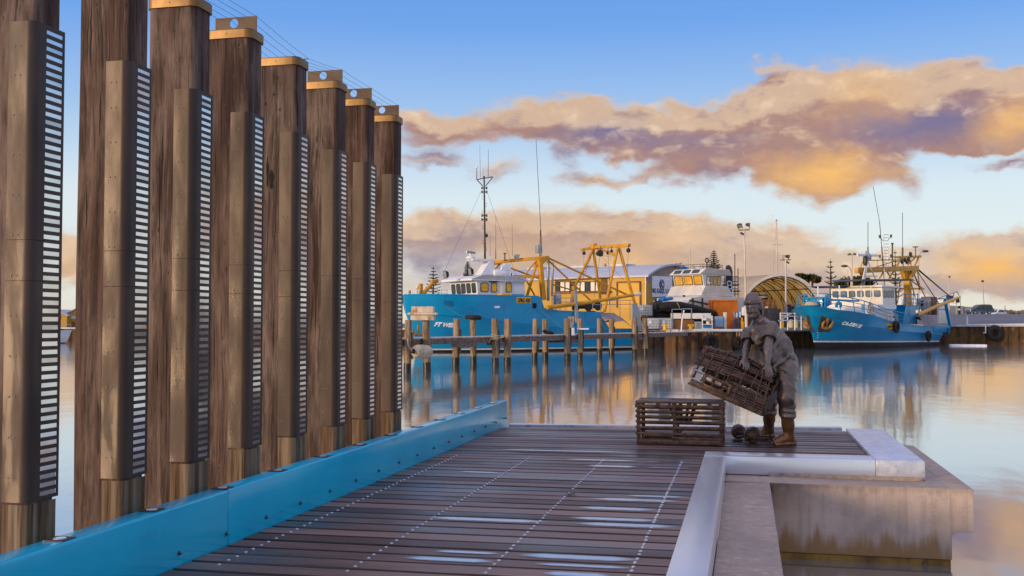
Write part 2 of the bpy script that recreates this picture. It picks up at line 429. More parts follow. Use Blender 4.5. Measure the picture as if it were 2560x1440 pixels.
BLUE = M('hull_blue', [hx('007cac'), hx('008ab8')], 0.32, sc=(.35, .35, .8), contrast=(.25, .75), rough_var=0.08, coat=0.25, stain2=(hx('5e5448'), (2.6, 2.6, .3), .70, .84), stain=(hx('066a8c'), (1.2, 1.2, .45), .60, .82))
BLUE2 = M('hull_blue_faded', [hx('0074a0'), hx('0580aa')], 0.4, sc=(.5, .5, .9), stain2=(hx('6b5240'), (3.0, 3.0, .3), .69, .82), stain=(hx('4a6670'), (1.8, 1.8, .5), .66, .8))
WHITE = M('white_paint', [hx('d2d2d6'), hx('e0e0e2')], 0.4, sc=(1.5, 1.5, 1.5), stain=(hx('b2a698'), (2, 2, .6), .64, .85))
CREAM = M('cream_paint', [hx('d9cfbf'), hx('e4dccf')], 0.5, sc=(1, 1, 1), stain=(hx('b9a78e'), (1.6, 1.6, .4), .62, .85))
BLACKHULL = M('antifoul', [hx('120d0e'), hx('241a1a')], 0.6, sc=(1.5, 1.5, 3))
BOOT = M('boot_top', hx('d8c8b4'), 0.5, sc=(2, 2, 4))
GLASS = M('window_glass', [hx('1a2026'), hx('2a333c')], 0.08, 0.0, sc=(2, 2, 2), ior=1.6)
FRAME = M('rubber_frame', hx('1a1a1c'), 0.6)
AMBERGLASS = M('amber_blind', [hx('d99a20'), hx('efb63c')], 0.5, sc=(2, 2, 2))
MUSTARD = M('mustard_paint', [hx('b8800f'), hx('cf9520')], 0.5, sc=(1.5, 1.5, 1.5), stain=(hx('7a4a12'), (3, 3, 2), .6, .78))
PALEMUST = M('pale_mustard', [hx('cf9c40'), hx('dcb060')], 0.5, sc=(1.5, 1.5, 1.5), stain=(hx('8a5a22'), (3, 3, 2), .6, .78))
YELLOW = M('bright_yellow', hx('e0a400'), 0.45)
DARKSTEEL = M('dark_steel', [hx('3a3734'), hx('4a4642')], 0.5, 0.4, sc=(4, 4, 4))
GALV = M('galvanised', [hx('8f9296'), hx('a5a7aa')], 0.45, 0.5, sc=(5, 5, 5))
POLEST = M('pole_paint', [hx('b3a79a'), hx('c9bcae')], 0.55, 0.1, sc=(3, 3, .5))
RUBBER = M('rubber', [hx('14110f'), hx('221c19')], 0.7, sc=(6, 6, 6), bump=0.3)
ROPE = M('rope', [hx('9a8c78'), hx('bcae98')], 0.9, sc=(20, 20, 20))
BLUEROPE = M('blue_rope', [hx('2a6a90'), hx('5a90aa')], 0.9, sc=(20, 20, 20))
RUST = M('rusty_orange', [hx('a0520f'), hx('b9691c')], 0.75, sc=(1.6, 1.6, 1.0), stain=(hx('7a3510'), (3, 3, 1.5), .58, .75))
BROWN = M('brown_container', [hx('6f4a2c'), hx('85592f')], 0.7, sc=(2, 2, 2), stain=(hx('4a3222'), (3, 3, 1), .6, .8))
RUSTWHITE = M('rust_stained_white', [hx('c2ad94'), hx('d4c4b0'), hx('a0713f')], 0.8, sc=(3, 3, 2), stain=(hx('94632f'), (4, 4, 2), .54, .7))
BUOYM = M('buoy_skin', [hx('b3a184'), hx('cbbb9e'), hx('7c6a50')], 0.6, sc=(4, 4, 4), stain=(hx('4a4036'), (5, 5, 5), .6, .74))
SHEETPILE = M('sheet_pile', [hx('3a2615'), hx('6b4a22'), hx('1c120c')], 0.8, sc=(1.2, 1.2, .5), contrast=(.3, .65), bump=0.3, stain=(hx('8a6428'), (2, 2, .9), .58, .75))
CONCRETE = M('concrete_cap', [hx('b0aaa6'), hx('c8c2bc')], 0.8, sc=(1.5, 1.5, 1.5), stain=(hx('6d645c'), (2, 2, 2), .6, .8))
SHEDWALL = M('shed_wall', [hx('b88e36'), hx('c49a44')], 0.6, sc=(.4, .4, .4), stain=(hx('b0842c'), (.5, .5, 2.0), .6, .85))
SHEDROOF = M('shed_roof', [hx('a9aab6'), hx('b9bac4')], 0.55, 0.2, sc=(.3, 3, .3))
GABLE = M('shed_gable', [hx('8d8078'), hx('9a8c84')], 0.8, sc=(.5, .5, .5))
SIGNW = M('sign_white', hx('dfe2ea'), 0.5)
SIGNB = M('sign_blue', hx('17406e'), 0.5)
SIGNG = M('sign_grey', hx('8a94a4'), 0.5)
def fabric(name, c1, c2, tr):
    m = M(name, [c1, c2], 0.8, sc=(.5, .5, .5)); g = NT(m.node_tree); b = g.n['Principled BSDF']
    t = g.new('ShaderNodeBsdfTranslucent'); t.inputs[0].default_value = (*tr, 1); mx = g.new('ShaderNodeMixShader'); mx.inputs[0].default_value = 0.5
    g.l.new(b.outputs[0], mx.inputs[1]); g.l.new(t.outputs[0], mx.inputs[2]); g.l.new(mx.outputs[0], g.n['Material Output'].inputs[0]); return m
FABRIC = fabric('tent_fabric', hx('c9bda8'), hx('d8cdb8'), hx('f0b458'))
TENTIN = fabric('tent_golden_light', hx('d2901a'), hx('e09c22'), hx('f0a020'))  # golden light inside the tent is put into the back wall's colour
IBCW = M('ibc_plastic', [hx('c9c9c6'), hx('d8d8d4')], 0.5, sc=(2, 2, 2))
SKYBLUE = M('pale_blue_paint', [hx('8fb6d2'), hx('a5c6dc')], 0.5, sc=(3, 3, 3))
MIDBLUE = M('mid_blue_paint', hx('1f6aa8'), 0.5)
TARP = M('grey_tarp', [hx('857c7c'), hx('978d8c')], 0.8, sc=(1.2, 1.2, 1.2))
DARKBLUE = M('car_blue', hx('12384e'), 0.25, 0.3, coat=0.6)
PLASTICDK = M('dark_plastic', hx('2c2c34'), 0.6)
TIRE = RUBBER
WALLGREY = M('block_wall', [hx('7d7a80'), hx('928e92')], 0.85, sc=(.6, .6, 1))
ROCK = M('rock', [hx('6a5846'), hx('8d765c'), hx('453a30')], 0.9, sc=(1.2, 1.2, 1.2), bump=0.5)
ASPHALT = M('asphalt', [hx('5d5c64'), hx('6c6a72')], 0.8, sc=(.3, .3, .3))
LEAFPINE = M('pine_leaf', [hx('2b2c18'), hx('4a4420'), hx('1c1e12')], 0.8, sc=(1.5, 1.5, 1.5))
LEAFBUSH = M('bush_leaf', [hx('2c3416'), hx('4c4a1c'), hx('1c2110')], 0.8, sc=(1.2, 1.2, 1.2))
BARK = M('bark', [hx('3e3024'), hx('544232')], 0.9, sc=(4, 4, 1), bump=0.5)
CLOTHBLUE = M('blue_tarp', hx('1a78b8'), 0.7)
LAMPGLASS = M('lamp_glass', hx('9a8a70'), 0.2)
SCREEN = M('lens_glass', hx('c8d2dc'), 0.15, 0.2)

def water_material():
    m = bpy.data.materials.new('harbour_water'); m.use_nodes = True
    g = NT(m.node_tree); b = g.n['Principled BSDF']
    b.inputs['Base Color'].default_value = (0.53, 0.56, 0.58, 1); b.inputs['Metallic'].default_value = 0.82
    b.inputs['Roughness'].default_value = 0.072; b.inputs['IOR'].default_value = 1.6
    tc = g.new('ShaderNodeTexCoord'); v = tc.outputs['Object']
    h = g.math('ADD', g.noise(g.vec('MULTIPLY', v, (0.5, 0.16, 1)), 1.0, 3, 0.5), g.math('MULTIPLY', g.noise(g.vec('MULTIPLY', v, (1.6, 0.9, 1)), 1.0, 2), 0.22))
    bn = g.new('ShaderNodeBump'); bn.inputs['Strength'].default_value = 0.11; bn.inputs['Distance'].default_value = 0.12
    g.put(bn.inputs['Height'], h); g.l.new(bn.outputs[0], b.inputs['Normal'])
    return m
WATER = water_material()

def deck_material():
    m = bpy.data.materials.new('wet_deck_timber'); m.use_nodes = True
    g = NT(m.node_tree); b = g.n['Principled BSDF']
    tc = g.new('ShaderNodeTexCoord'); v = tc.outputs['Object']
    at = g.new('ShaderNodeAttribute'); at.attribute_name = 'plank'
    pv = g.vec('ADD', v, g.vec('MULTIPLY', g.comb(at.outputs['Fac'], at.outputs['Fac'], at.outputs['Fac']), (37.0, 11.0, 5.0)))
    grain = g.noise(g.vec('MULTIPLY', pv, (1.6, 46, 10)), 1.0, 6, 0.65)
    cloud = g.noise(g.vec('MULTIPLY', pv, (1.3, 5, 1)), 1.0, 5, 0.6)
    tone = g.noise(g.vec('MULTIPLY', g.comb(at.outputs['Fac'], 0.0, 0.0), (91.7, 1, 1)), 1.0, 0)
    c = g.mix(g.step(grain, 0.25, 0.75), hx('46332e'), hx('8a716a'))
    c = g.mix(g.step(cloud, 0.4, 0.75), c, hx('694e47'))
    c = g.mix(g.step(tone, 0.35, 0.68, 0.0, 0.7), c, hx('99796d'))
    tone2 = g.noise(g.vec('MULTIPLY', g.comb(at.outputs['Fac'], 3.3, 0.0), (57.1, 1, 1)), 1.0, 0)
    c = g.mix(g.step(tone2, 0.45, 0.7, 0.0, 0.7), c, hx('2c201d'))
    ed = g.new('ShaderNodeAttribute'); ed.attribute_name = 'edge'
    c = g.mix(g.math('MULTIPLY', g.step(g.math('ADD', ed.outputs['Fac'], g.math('MULTIPLY', g.math('SUBTRACT', cloud, .5), .8)), .35, .85), .92), c, hx('0f0908'))  # gap shade and damp painted dark along the board edges
    wet = g.step(g.noise(g.vec('MULTIPLY', v, (0.55, 1.5, 1)), 1.0, 4, 0.6), 0.42, 0.66)
    wet = g.math('MULTIPLY', wet, g.step(cloud, 0.2, 0.6, 0.4, 1.0))
    c = g.mix(g.math('MULTIPLY', wet, 0.65), c, hx('1c1110'))
    g.put(b.inputs['Base Color'], c)
    g.put(b.inputs['Roughness'], g.math('MULTIPLY_ADD', wet, -0.26, g.math('MULTIPLY_ADD', grain, 0.2, 0.42)))
    b.inputs['IOR'].default_value = 1.5; g.put(b.inputs['Specular IOR Level'], g.math('MULTIPLY_ADD', wet, 0.4, 0.26))
    bn = g.new('ShaderNodeBump'); bn.inputs['Strength'].default_value = 0.35; bn.inputs['Distance'].default_value = 0.006
    g.put(bn.inputs['Height'], g.math('ADD', grain, g.math('MULTIPLY', cloud, 0.5))); g.l.new(bn.outputs[0], b.inputs['Normal'])
    return m
DECKM = deck_material()

def puddle_material():
    """film of rain water, thinning out to nothing at its edge"""
    m = bpy.data.materials.new('rain_water'); m.use_nodes = True
    g = NT(m.node_tree); g.n.remove(g.n['Principled BSDF'])
    gl = g.new('ShaderNodeBsdfGlossy'); gl.inputs['Color'].default_value = (0.86, 0.89, 0.94, 1); gl.inputs['Roughness'].default_value = 0.24
    tr = g.new('ShaderNodeBsdfTransparent'); at = g.new('ShaderNodeAttribute'); at.attribute_name = 'film'
    tc = g.new('ShaderNodeTexCoord'); n = g.noise(g.vec('MULTIPLY', tc.outputs['Object'], (9, 60, 1)), 1, 4, .6)
    f = g.step(g.math('MULTIPLY_ADD', g.math('SUBTRACT', n, .5), 0.5, at.outputs['Fac']), 0.10, 1.05, 0.0, 0.9)
    mx = g.new('ShaderNodeMixShader'); g.put(mx.inputs[0], f); g.l.new(tr.outputs[0], mx.inputs[1]); g.l.new(gl.outputs[0], mx.inputs[2]); g.l.new(mx.outputs[0], g.n['Material Output'].inputs[0])
    return m
PUDDLE = puddle_material()

def concrete_material():
    m = bpy.data.materials.new('weathered_concrete'); m.use_nodes = True
    g = NT(m.node_tree); b = g.n['Principled BSDF']
    tc = g.new('ShaderNodeTexCoord'); v = tc.outputs['Object']
    big = g.noise(g.vec('MULTIPLY', v, (1.5, 1.5, 1.5)), 1, 5, 0.6)
    run = g.noise(g.vec('MULTIPLY', v, (11, 11, 0.7)), 1, 4, 0.6)
    sp = g.new('ShaderNodeSeparateXYZ'); g.put(sp.inputs[0], v)
    c = g.mix(g.step(big, .35, .68), hx('ad9684'), hx('c9b3a2'))
    c = g.mix(g.math('MULTIPLY', g.step(run, .47, .70), 0.45), c, hx('9a8478'))
    # pale wash marks and rust brown low down, with ragged edges
    low = g.step(g.math('MULTIPLY_ADD', g.noise(g.vec('MULTIPLY', v, (6, 6, .4)), 1, 4, .6), 0.7, sp.outputs[2]), -0.38, -0.20, 1.0, 0.0)
    c = g.mix(g.math('MULTIPLY', low, 0.85), c, hx('946a30'))
    top = g.step(g.math('MULTIPLY_ADD', g.noise(g.vec('MULTIPLY', v, (14, 14, .5)), 1, 4, .6), 0.26, sp.outputs[2]), -0.09, -0.02)
    c = g.mix(g.math('MULTIPLY', top, 0.35), c, hx('5a4d48'))
    spk = g.new('ShaderNodeTexVoronoi'); g.put(spk.inputs['Vector'], g.vec('MULTIPLY', v, (34, 34, 34)))
    c = g.mix(g.math('MULTIPLY', g.step(spk.outputs['Distance'], 0.36, 0.16), g.step(g.noise(g.vec('MULTIPLY', v, (5, 5, 5)), 1, 4), 0.36, 0.62)), c, hx('4c454a'))
    g.put(b.inputs['Base Color'], c); b.inputs['Roughness'].default_value = 0.7
    g.put(b.inputs['Roughness'], g.step(big, 0.3, 0.7, 0.5, 0.8))
    bn = g.new('ShaderNodeBump'); bn.inputs['Strength'].default_value = 0.35; bn.inputs['Distance'].default_value = 0.006
    g.put(bn.inputs['Height'], g.noise(g.vec('MULTIPLY', v, (55, 55, 55)), 1, 5, .65)); g.l.new(bn.outputs[0], b.inputs['Normal'])
    return m
CONC = concrete_material()

for _m, _v in ((BEAMBLUE, 0.45), (BLUE, 0.3), (BLUE2, 0.3), (PILE, 0.2), (FRESH, 0.2)): _m.node_tree.nodes['Principled BSDF'].inputs['Specular IOR Level'].default_value = _v
# ================================================================== the setting: water and quay ground
mb = MB(); mb.add([(-1500, -300, ZW), (1500, -300, ZW), (1500, 3000, ZW), (-1500, 3000, ZW)], [(0, 1, 2, 3)])
mb.build('water', WATER, smooth=0, kind='structure')

# ------------------------------------------------------------------ timber deck: planks across, seen along
BX0, BX1, BEND = -3.225, -3.09, 13.25       # blue kerb beam
def skew(Y): return 0.025 if Y < 10 else 0.025 + (Y - 10) / 3.4 * 0.10
mb = MB(); pv = []
y = -0.8; k = 0; rng = random.Random(3)
PL = []
while y < 13.2:
    w = 0.198 + rng.uniform(-0.012, 0.012)
    x0, x1 = -3.085, (-0.423 if y < 10.62 else 1.196)
    if y + w > 10.62 and y < 10.62: w = 10.62 - y
    PL.append((y, w, x0, x1)); y += w
for (y, w, x0, x1) in PL:
    n = 10; g = rng.uniform(.007, .012); th = rng.uniform(-0.0015, 0.0025); rows = []
    for i in range(n + 1):
        x = x0 + (x1 - x0) * i / n; sk = skew(y) * (x + 1.6); wob = rng.uniform(-0.0012, 0.0012)
        a, b = y + g + sk + wob, y + w - g + sk + wob
        c_ = 0.003                                  # cupped boards
        rows.append([(x, a, -0.045), (x, a, th - 0.007), (x, a + 0.009, th - .001), (x, a + 0.026, th), (x, (a + b) / 2, th - c_), (x, b - 0.026, th), (x, b - 0.009, th - .001), (x, b, th - 0.007), (x, b, -0.045)])
    f0 = len(mb.f); mb.grid(rows)
    pv += [k] * (len(mb.f) - f0); k += 1
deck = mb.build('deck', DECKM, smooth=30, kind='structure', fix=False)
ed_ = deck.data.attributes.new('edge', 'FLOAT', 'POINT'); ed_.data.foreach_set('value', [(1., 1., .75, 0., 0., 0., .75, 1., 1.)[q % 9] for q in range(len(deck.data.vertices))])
at = deck.data.attributes.new('plank', 'FLOAT', 'FACE')
at.data.foreach_set('value', [float(i % 61) * 0.173 for i in pv[:len(deck.data.polygons)]])
mb = MB().box(-3.08, -.43, -1, 10.6, -0.30, -0.06).box(-3.08, 1.19, 10.602, 13.3, -0.30, -0.06); mb.build('joist', DARKGAP, deck, smooth=0)
# domed screw heads along four joists: the nearest hundred are parts, the others one part
heads = []
for X in (-2.885, -2.128, -1.384, -0.62):
    for (y, w, x0, x1) in PL:
        if 3.0 < y < 10.0:
            for q in (0.27, 0.73): heads.append((X + rng.uniform(-.003, .003), y + w * q + skew(y) * (X + 1.6)))
heads = [h for h in heads if pr_ok(h)] if False else heads
heads.sort(key=lambda h: h[1])
vis = [h for h in heads if h[1] > 5.2]
def dome(mb, x, y): mb.lathe((x, y, 0), [(0.0125, -0.004), (0.0125, 0.002), (0.009, 0.0055), (0.004, 0.0072)], 10)
HEAD = M('screw_head', hx('b4b8c4'), 0.34, 0.8, sc=(30, 30, 30))
first = None
for h in vis[:100]:
    if first is None:
        m1 = MB(); dome(m1, 0, 0); first = m1.build('screw_head', HEAD, deck); s = first
    else:
        s = first.copy(); C.objects.link(s); s.parent = deck
    s.location = (h[0], h[1], 0.0)
m1 = MB()
for h in vis[100:]: dome(m1, *h)
m1.build('screw_head', HEAD, deck, kind='stuff')
# far edge strip of pale metal
mb = MB(); mb.prism([(-3.08, 13.27, -0.05), (1.19, 13.80, -0.05), (1.19, 13.94, -0.05), (-3.08, 13.41, -0.05)], (0, 0, 0.062))
st = mb.build('edge_strip', ALUDIRT, smooth=0, bevel=0.003)
tag(st, 'pale metal edging strip along the far end of the timber deck', 'edging')
# rain water lying in the hollow of the boards
mb = MB(); rng = random.Random(11); film = []
for (xa, ya, xb, yb, hw) in [(-2.7, 10.69, -1.1, 10.76, .045), (-1.81, 10.14, -1.0, 10.2, .05), (-1.5, 9.57, -0.98, 9.62, .07), (-0.95, 9.64, -0.45, 9.68, .05), (-2.58, 8.98, -2.16, 9.02, .03), (-2.19, 6.77, -1.29, 6.81, .055), (-1.2, 7.81, -0.47, 7.86, .06),
                             (-0.94, 8.06, -0.44, 8.09, .045), (-1.23, 7.44, -0.62, 7.49, .06), (-1.23, 7.06, -0.56, 7.10, .055), (-1.15, 6.83, -0.43, 6.84, .06), (-1.32, 5.85, -0.58, 5.89, .06), (-1.95, 5.62, -1.38, 5.64, .045), (-1.19, 5.62, -0.60, 5.635, .03), (-0.91, 10.02, -0.47, 10.04, .04), (-1.82, 5.87, -1.40, 5.91, .03), (-1.09, 5.48, -0.7, 5.50, .05), (-1.0, 9.99, -0.6, 10.0, .03), (-0.7, 5.36, -.45, 5.37, .05)]:
    n = 26; top = []; bot = []
    yc = (ya + yb) / 2
    best = min(PL, key=lambda q: abs(q[0] + q[1] / 2 + skew(q[0]) * ((xa + xb) / 2 + 1.6) - yc))
    c0 = best[0] + best[1] / 2; hw = min(hw * 1.35, best[1] / 2 - 0.012)
    for i in range(n + 1):
        u = i / n; x = xa + (xb - xa) * u
        e = min(1, (u / 0.22) ** 0.6 if u else 0, ((1 - u) / 0.22) ** 0.6 if u < 1 else 0)
        yy = c0 + skew(c0) * (x + 1.6)
        ht, hb = hw * e * rng.uniform(.93, 1.0), hw * e * rng.uniform(.93, 1.0)
        top.append([(x, yy + f * (ht if f > 0 else hb), 0.0042) for f in (-1, -.5, 0, .5, 1)]); bot += [0, min(1, e * .75), min(1, e), min(1, e * .75), 0] if 0 < i < n else [0] * 5
    mb.grid(top); film += bot
rw = mb.build('rain_water', PUDDLE, smooth=0, kind='structure', fix=False)
a_ = rw.data.attributes.new('film', 'FLOAT', 'POINT'); a_.data.foreach_set('value', [float(v) for v in film])
# leaf on the deck
p = atz(1428, 1237, 0.0)
mb = MB()
for i in range(7):
    a = i * 0.9; q = p + np.array([math.cos(a) * .035 * (i % 3), math.sin(a) * .025 * (i % 3), 0.008 + .004 * i])
    d = np.array([math.cos(a * 1.7), math.sin(a * 1.7) * .5, 0.15]); s_ = np.array([-d[1], d[0], 0.1]) * .35
    mb.add([q - d * .05, q + s_ * .05, q + d * .05, q - s_ * .05 + np.array([0, 0, .006])], [(0, 1, 2, 3)])
solo(mb, 'dried_leaf', M('dry_leaf', [hx('5a4024'), hx('8a6a3c')], .8, sc=(30, 30, 30)), 'crumpled brown dry leaf lying on the deck boards among the screw heads', 'leaf', p, fix=False)

# ------------------------------------------------------------------ blue kerb beam
beam = thing('kerb_beam', 'long glossy bright blue kerb beam along the left edge of the deck', 'beam', (-3.15, 6, 0))
for a, b in ((-1.2, 5.752), (5.757, BEND)):
    MB().box(BX0, BX1, a, b, -0.06, 0.333).build('beam_segment', BEAMBLUE, beam, bevel=0.014)
bolts = [5.193 + .5295 * i for i in range(16)]; f1 = None
BOLTM = M('bolt_steel', hx('6a6c72'), 0.35, 0.8)
for i, Y in enumerate(bolts):
    if Y > 13.2: break
    z = 0.07 + (Y - 5.19) * 0.0042
    if f1 is None:
        m1 = MB(); m1.lathe((BX1 + .0005, 0, 0), [(0.0135, 0), (0.0135, 0.004)], 12, (1, 0, 0)); m1.lathe((BX1 + .0045, 0, 0), [(0.0095, 0), (0.0095, 0.010), (.006, .013)], 6, (1, 0, 0))
        f1 = MB(); f1 = m1.build('bolt', BOLTM, beam); s = f1; base = tuple(beam.location)
    else: s = f1.copy(); C.objects.link(s); s.parent = beam
    s.location = (0, Y, z)
    if s is f1: pass
f2 = None
for i in range(13):
    Y = 4.261 + 0.7675 * i * (1 if i < 12 else 1)
    if Y > 13.1: break
    if f2 is None:
        f2 = MB().box(-0.052, 0.052, -0.052, 0.052, 0.0, 0.004).build('uplight', CAPSTEEL, beam, smooth=0); s = f2
        s2 = MB(); s2.lathe((0, 0, 0.004), [(0.03, 0), (0.03, 0.0025), (0.022, 0.003)], 18); l2 = s2.build('lens', SCREEN, f2)
        for q in (f2, l2): q.data.transform(Matrix.Translation(Vector(beam.location)))
    else: s = dup_tree(f2, beam)
    s.location = (-3.157 - beam.location.x, Y - beam.location.y, 0.3335 - beam.location.z)
for o in beam.children:      # bolts were drawn about the beam's own origin
    if o.name.startswith('bolt'): o.location = (0.0, o.location.y, o.location.z)

# ------------------------------------------------------------------ memorial pillars
PX0, PX1, PT = -3.692, -3.36, 0.21
PYF = [4.5, 5.277, 5.978, 6.704, 7.475, 8.283, 8.989, 9.75]
def rounded(x0, x1, y0, y1, r, seg=5):
    P = []
    for cx, cy, a0 in ((x1 - r, y0 + r, -90), (x1 - r, y1 - r, 0), (x0 + r, y1 - r, 90), (x0 + r, y0 + r, 180)):
        for i in range(seg + 1):
            a = R_(a0 + 90 * i / seg); P.append((cx + r * math.cos(a), cy + r * math.sin(a)))
    return P
Z0, Z1, ZB0, ZB1 = 0.49, 2.822, 3.345, 3.402
def arc_path(yf, x0f, y1s, off, r=0.042):
    """outline from the front face round the near right corner to the side face, off outside the timber"""
    P = [(x0f, yf - off)]
    for i in range(9):
        a = R_(-90 + 90 * i / 8); P.append((PX1 - r + (r + off) * math.cos(a), yf + r + (r + off) * math.sin(a)))
    P.append((PX1 + off, y1s)); return P
def make_pillar(i, yb, label):
    yf = yb - PT
    t = thing('memorial_pillar', label, 'pillar', (-3.53, yb - PT / 2, ZW), 'timber memorial pillars in a row behind the blue beam')
    rg = random.Random(50 + i)
    # timber with a slightly uneven face
    mb = MB(); rows = []
    for z in np.linspace(-1.6, ZB1 - 0.002, 40):
        rr = []
        for (x, y) in rounded(PX0, PX1, yf, yb, 0.042):
            rr.append((x + (0.004 * math.sin(z * 2.1 + i * 1.7) if x < -3.6 else 0), y, z))
        rows.append(rr)
    mb.grid(rows, closed=True); n = len(rows[0]); mb.f.append(list(range(n))[::-1]); mb.f.append([len(rows) * n - n + q for q in range(n)]); mb.mi += [0, 0]
    tim = mb.build('timber', PILE, t, smooth=50)
    # drying cracks: long dark wedges let into the front face
    for q in range(3 + i % 3 if i != 4 else 2):
        x = rg.uniform(PX0 + .05, PX1 - .17); z = rg.uniform(1.0, 3.0); L = rg.uniform(.15, .8); w = rg.uniform(.0015, .004)
        pts = [(x + rg.uniform(-.003, .003), z + L * (u - .5), w * math.sin(PI * min(max(u, .02), .98))) for u in np.linspace(0, 1, 9)]
        mb = MB(); mb.grid([[(a - ww, yf - 0.0012 - .0002 * q, zz), (a + ww, yf - 0.0012 - .0002 * q, zz)] for a, zz, ww in pts]); mb.build('drying_crack', DARKGAP, t, smooth=0, fix=False)
    if i == 4:
        for n_, (cx, cz, rx, rz) in enumerate(((-3.565, 2.46, .018, .075), (-3.60, 2.52, .008, .12), (-3.55, 3.12, .006, .012), (-3.62, 3.05, .005, .014), (-3.50, 3.0, .006, .012))):
            mb = MB(); mb.add([(cx + rx * (1 + .35 * math.sin(5 * a)) * math.cos(a), yf - 0.0018 - .0002 * n_, cz + rz * math.sin(a)) for a in np.linspace(0, 2 * PI, 16, endpoint=False)], [tuple(range(16))]); mb.build('knot_hole', DARKGAP, t, smooth=0, fix=False)
    # pale timber bared below the panel
    mb = MB(); pth = arc_path(yf, -3.36 - .135, yb - .004, 0.0025)
    mb.grid([[(x, y, -0.9) for x, y in pth], [(x, y, Z0 - 0.012) for x, y in pth]]); mb.build('bare_timber', FRESH, t, smooth=60, fix=False)
    # gold band and cap plate
    mb = MB(); o_, i_ = rounded(PX0 - .012, PX1 + .014, yf - .014, yb + .014, .054), rounded(PX0 + .01, PX1 - .01, yf + .01, yb - .01, .035)
    mb.grid([[(x, y, ZB0) for x, y in o_], [(x, y, ZB1) for x, y in o_], [(x, y, ZB1) for x, y in i_], [(x, y, ZB0) for x, y in i_], [(x, y, ZB0) for x, y in o_]], closed=True)
    band = mb.build('band', GOLDBAND, t, smooth=50)
    mb = MB(); mb.lathe((-3.53, yf - .0135, ZB0 + .03), [(0.005, 0), (0.004, .003)], 8, (0, -1, 0)); mb.build('screw', CAPSTEEL, band)
    mb = MB(); mb.prism([(x, y, ZB1 + .0015) for x, y in rounded(PX0 - .006, PX1 + .008, yf - .008, yb + .008, .05)], (0, 0, .006)); mb.build('cap_plate', DARKSTEEL, t, smooth=50)
    # upright steel fin with a round hole, carrying the wires
    ang = 0 if i != 4 else R_(72); yc = yb - .1
    zb, zt, x0, x1, hxc, hr = 0.0, 0.118, PX0 + .006, PX1 - .004, -3.542, 0.034
    out = [(x0, zb), (x1, zb), (x1, zt), (x0, zt)]
    hole = [(hxc + hr * math.cos(a), .074 + hr * math.sin(a)) for a in np.linspace(0, 2 * PI, 24, endpoint=False)]
    sq = []
    for a in np.linspace(0, 2 * PI, 24, endpoint=False):
        c_, s_ = math.cos(a), math.sin(a); tt = min(((x1 - hxc) / c_ if c_ > 1e-6 else (x0 - hxc) / c_ if c_ < -1e-6 else 9), ((zt - .074) / s_ if s_ > 1e-6 else (zb - .074) / s_ if s_ < -1e-6 else 9))
        sq.append((hxc + c_ * tt, 0.074 + s_ * tt))
    for cx, cz in out:                       # snap the nearest ray to each corner
        j = min(range(24), key=lambda q: (sq[q][0] - cx) ** 2 + (sq[q][1] - cz) ** 2); sq[j] = (cx, cz)
    def fp(x, h, d):
        return (x, yc + h * math.sin(ang) + d * math.cos(ang), ZB1 + .0085 + h * math.cos(ang) - d * math.sin(ang))
    mb = MB(); rws = [[fp(x, h, d) for x, h in P] for P, d in ((hole, 0), (sq, 0), (sq, .005), (hole, .005), (hole, 0))]
    mb.grid(rws, closed=True); mb.build('fin_plate', CAPSTEEL, t, smooth=25)
    t['fin'] = [fp(x, zt - .004, .0025) for x in np.linspace(x0 + .02, x1 - .004, 5)][-1][1]
    # slotted bronze panel folded round the corner
    off = 0.006; s0, s1 = yf + 0.082, yb + 0.010
    mb = MB()
    for za, zb_ in ((Z0, 1.553), (1.556, 1.752), (1.755, Z1)):
        pth = arc_path(yf, PX1 - .138, s0, off); inn = arc_path(yf, PX1 - .138, s0, 0.001)
        poly = pth + inn[::-1]
        mb.prism([(x, y, za) for x, y in poly], (0, 0, zb_ - za))
    a, b = PX1 + .001, PX1 + off
    mb.box(a, b, s1 - .014, s1, Z0, Z1)
    N = 57; pit = (Z1 - Z0 - .022) / N
    zs = [Z0 + .018 + pit * q for q in range(N)]
    edges = [Z0] + [v for z in zs for v in (z, z + pit * .54)] + [Z1]
    for q in range(0, len(edges), 2): mb.box(a, b, s0 - .0005, s1 - .0135, edges[q], edges[q + 1])
    panel = mb.build('name_panel', BRONZE_SHEET, t, smooth=40)
    pm = MB().box(PX1 + .0006, PX1 + .0022, s0 - .004, s1 - .018, -pit * .29, pit * .29)
    pl = None
    for q, z in enumerate(zs):
        if pl is None: pl = pm.build('name_plate', PLATE, panel, smooth=0); s = pl
        else: s = pl.copy(); C.objects.link(s); s.parent = panel
        s.location = (0, 0, z + pit * .27); s.rotation_euler = (0, 0, 0)
    rv = None
    for q in range(12):
        for dx in (-.104, -.072):
            if rv is None:
                m1 = MB(); m1.lathe((-3.36, yf - off, 0), [(.0052, 0), (.0045, .002), (.002, .0034)], 8, (0, -1, 0)); rv = m1.build('rivet', BOLTM, panel); s = rv
            else: s = rv.copy(); C.objects.link(s); s.parent = panel
            s.location = (dx, 0, 0.605 + q * .1952 if q < 11 else 2.70)
    return t
PLAB = ['weathered timber pillar nearest the camera, cut off by the left edge of the photo', 'weathered timber pillar second from the left, with open sky gaps on both sides',
        'dark timber pillar third from the left whose gold band touches the top of the photo', 'cracked timber pillar with a holed fin, the nearest one showing its whole top',
        'knotty timber pillar with a deep dark split and its top plate folded flat', 'pale brown timber pillar just right of the knotty pillar with the flat plate',
        'timber pillar second from the far end of the row beside the blue beam', 'timber pillar at the far end of the row, against the harbour and clouds']
pillars = [make_pillar(i, y, l) for i, (y, l) in enumerate(zip(PYF, PLAB))]
# the children of parts hang at z offsets measured from the thing's base
for t in pillars:
    for ch in t.children:
        if ch.name.startswith('name_panel'):
            for s in ch.children:
                pass
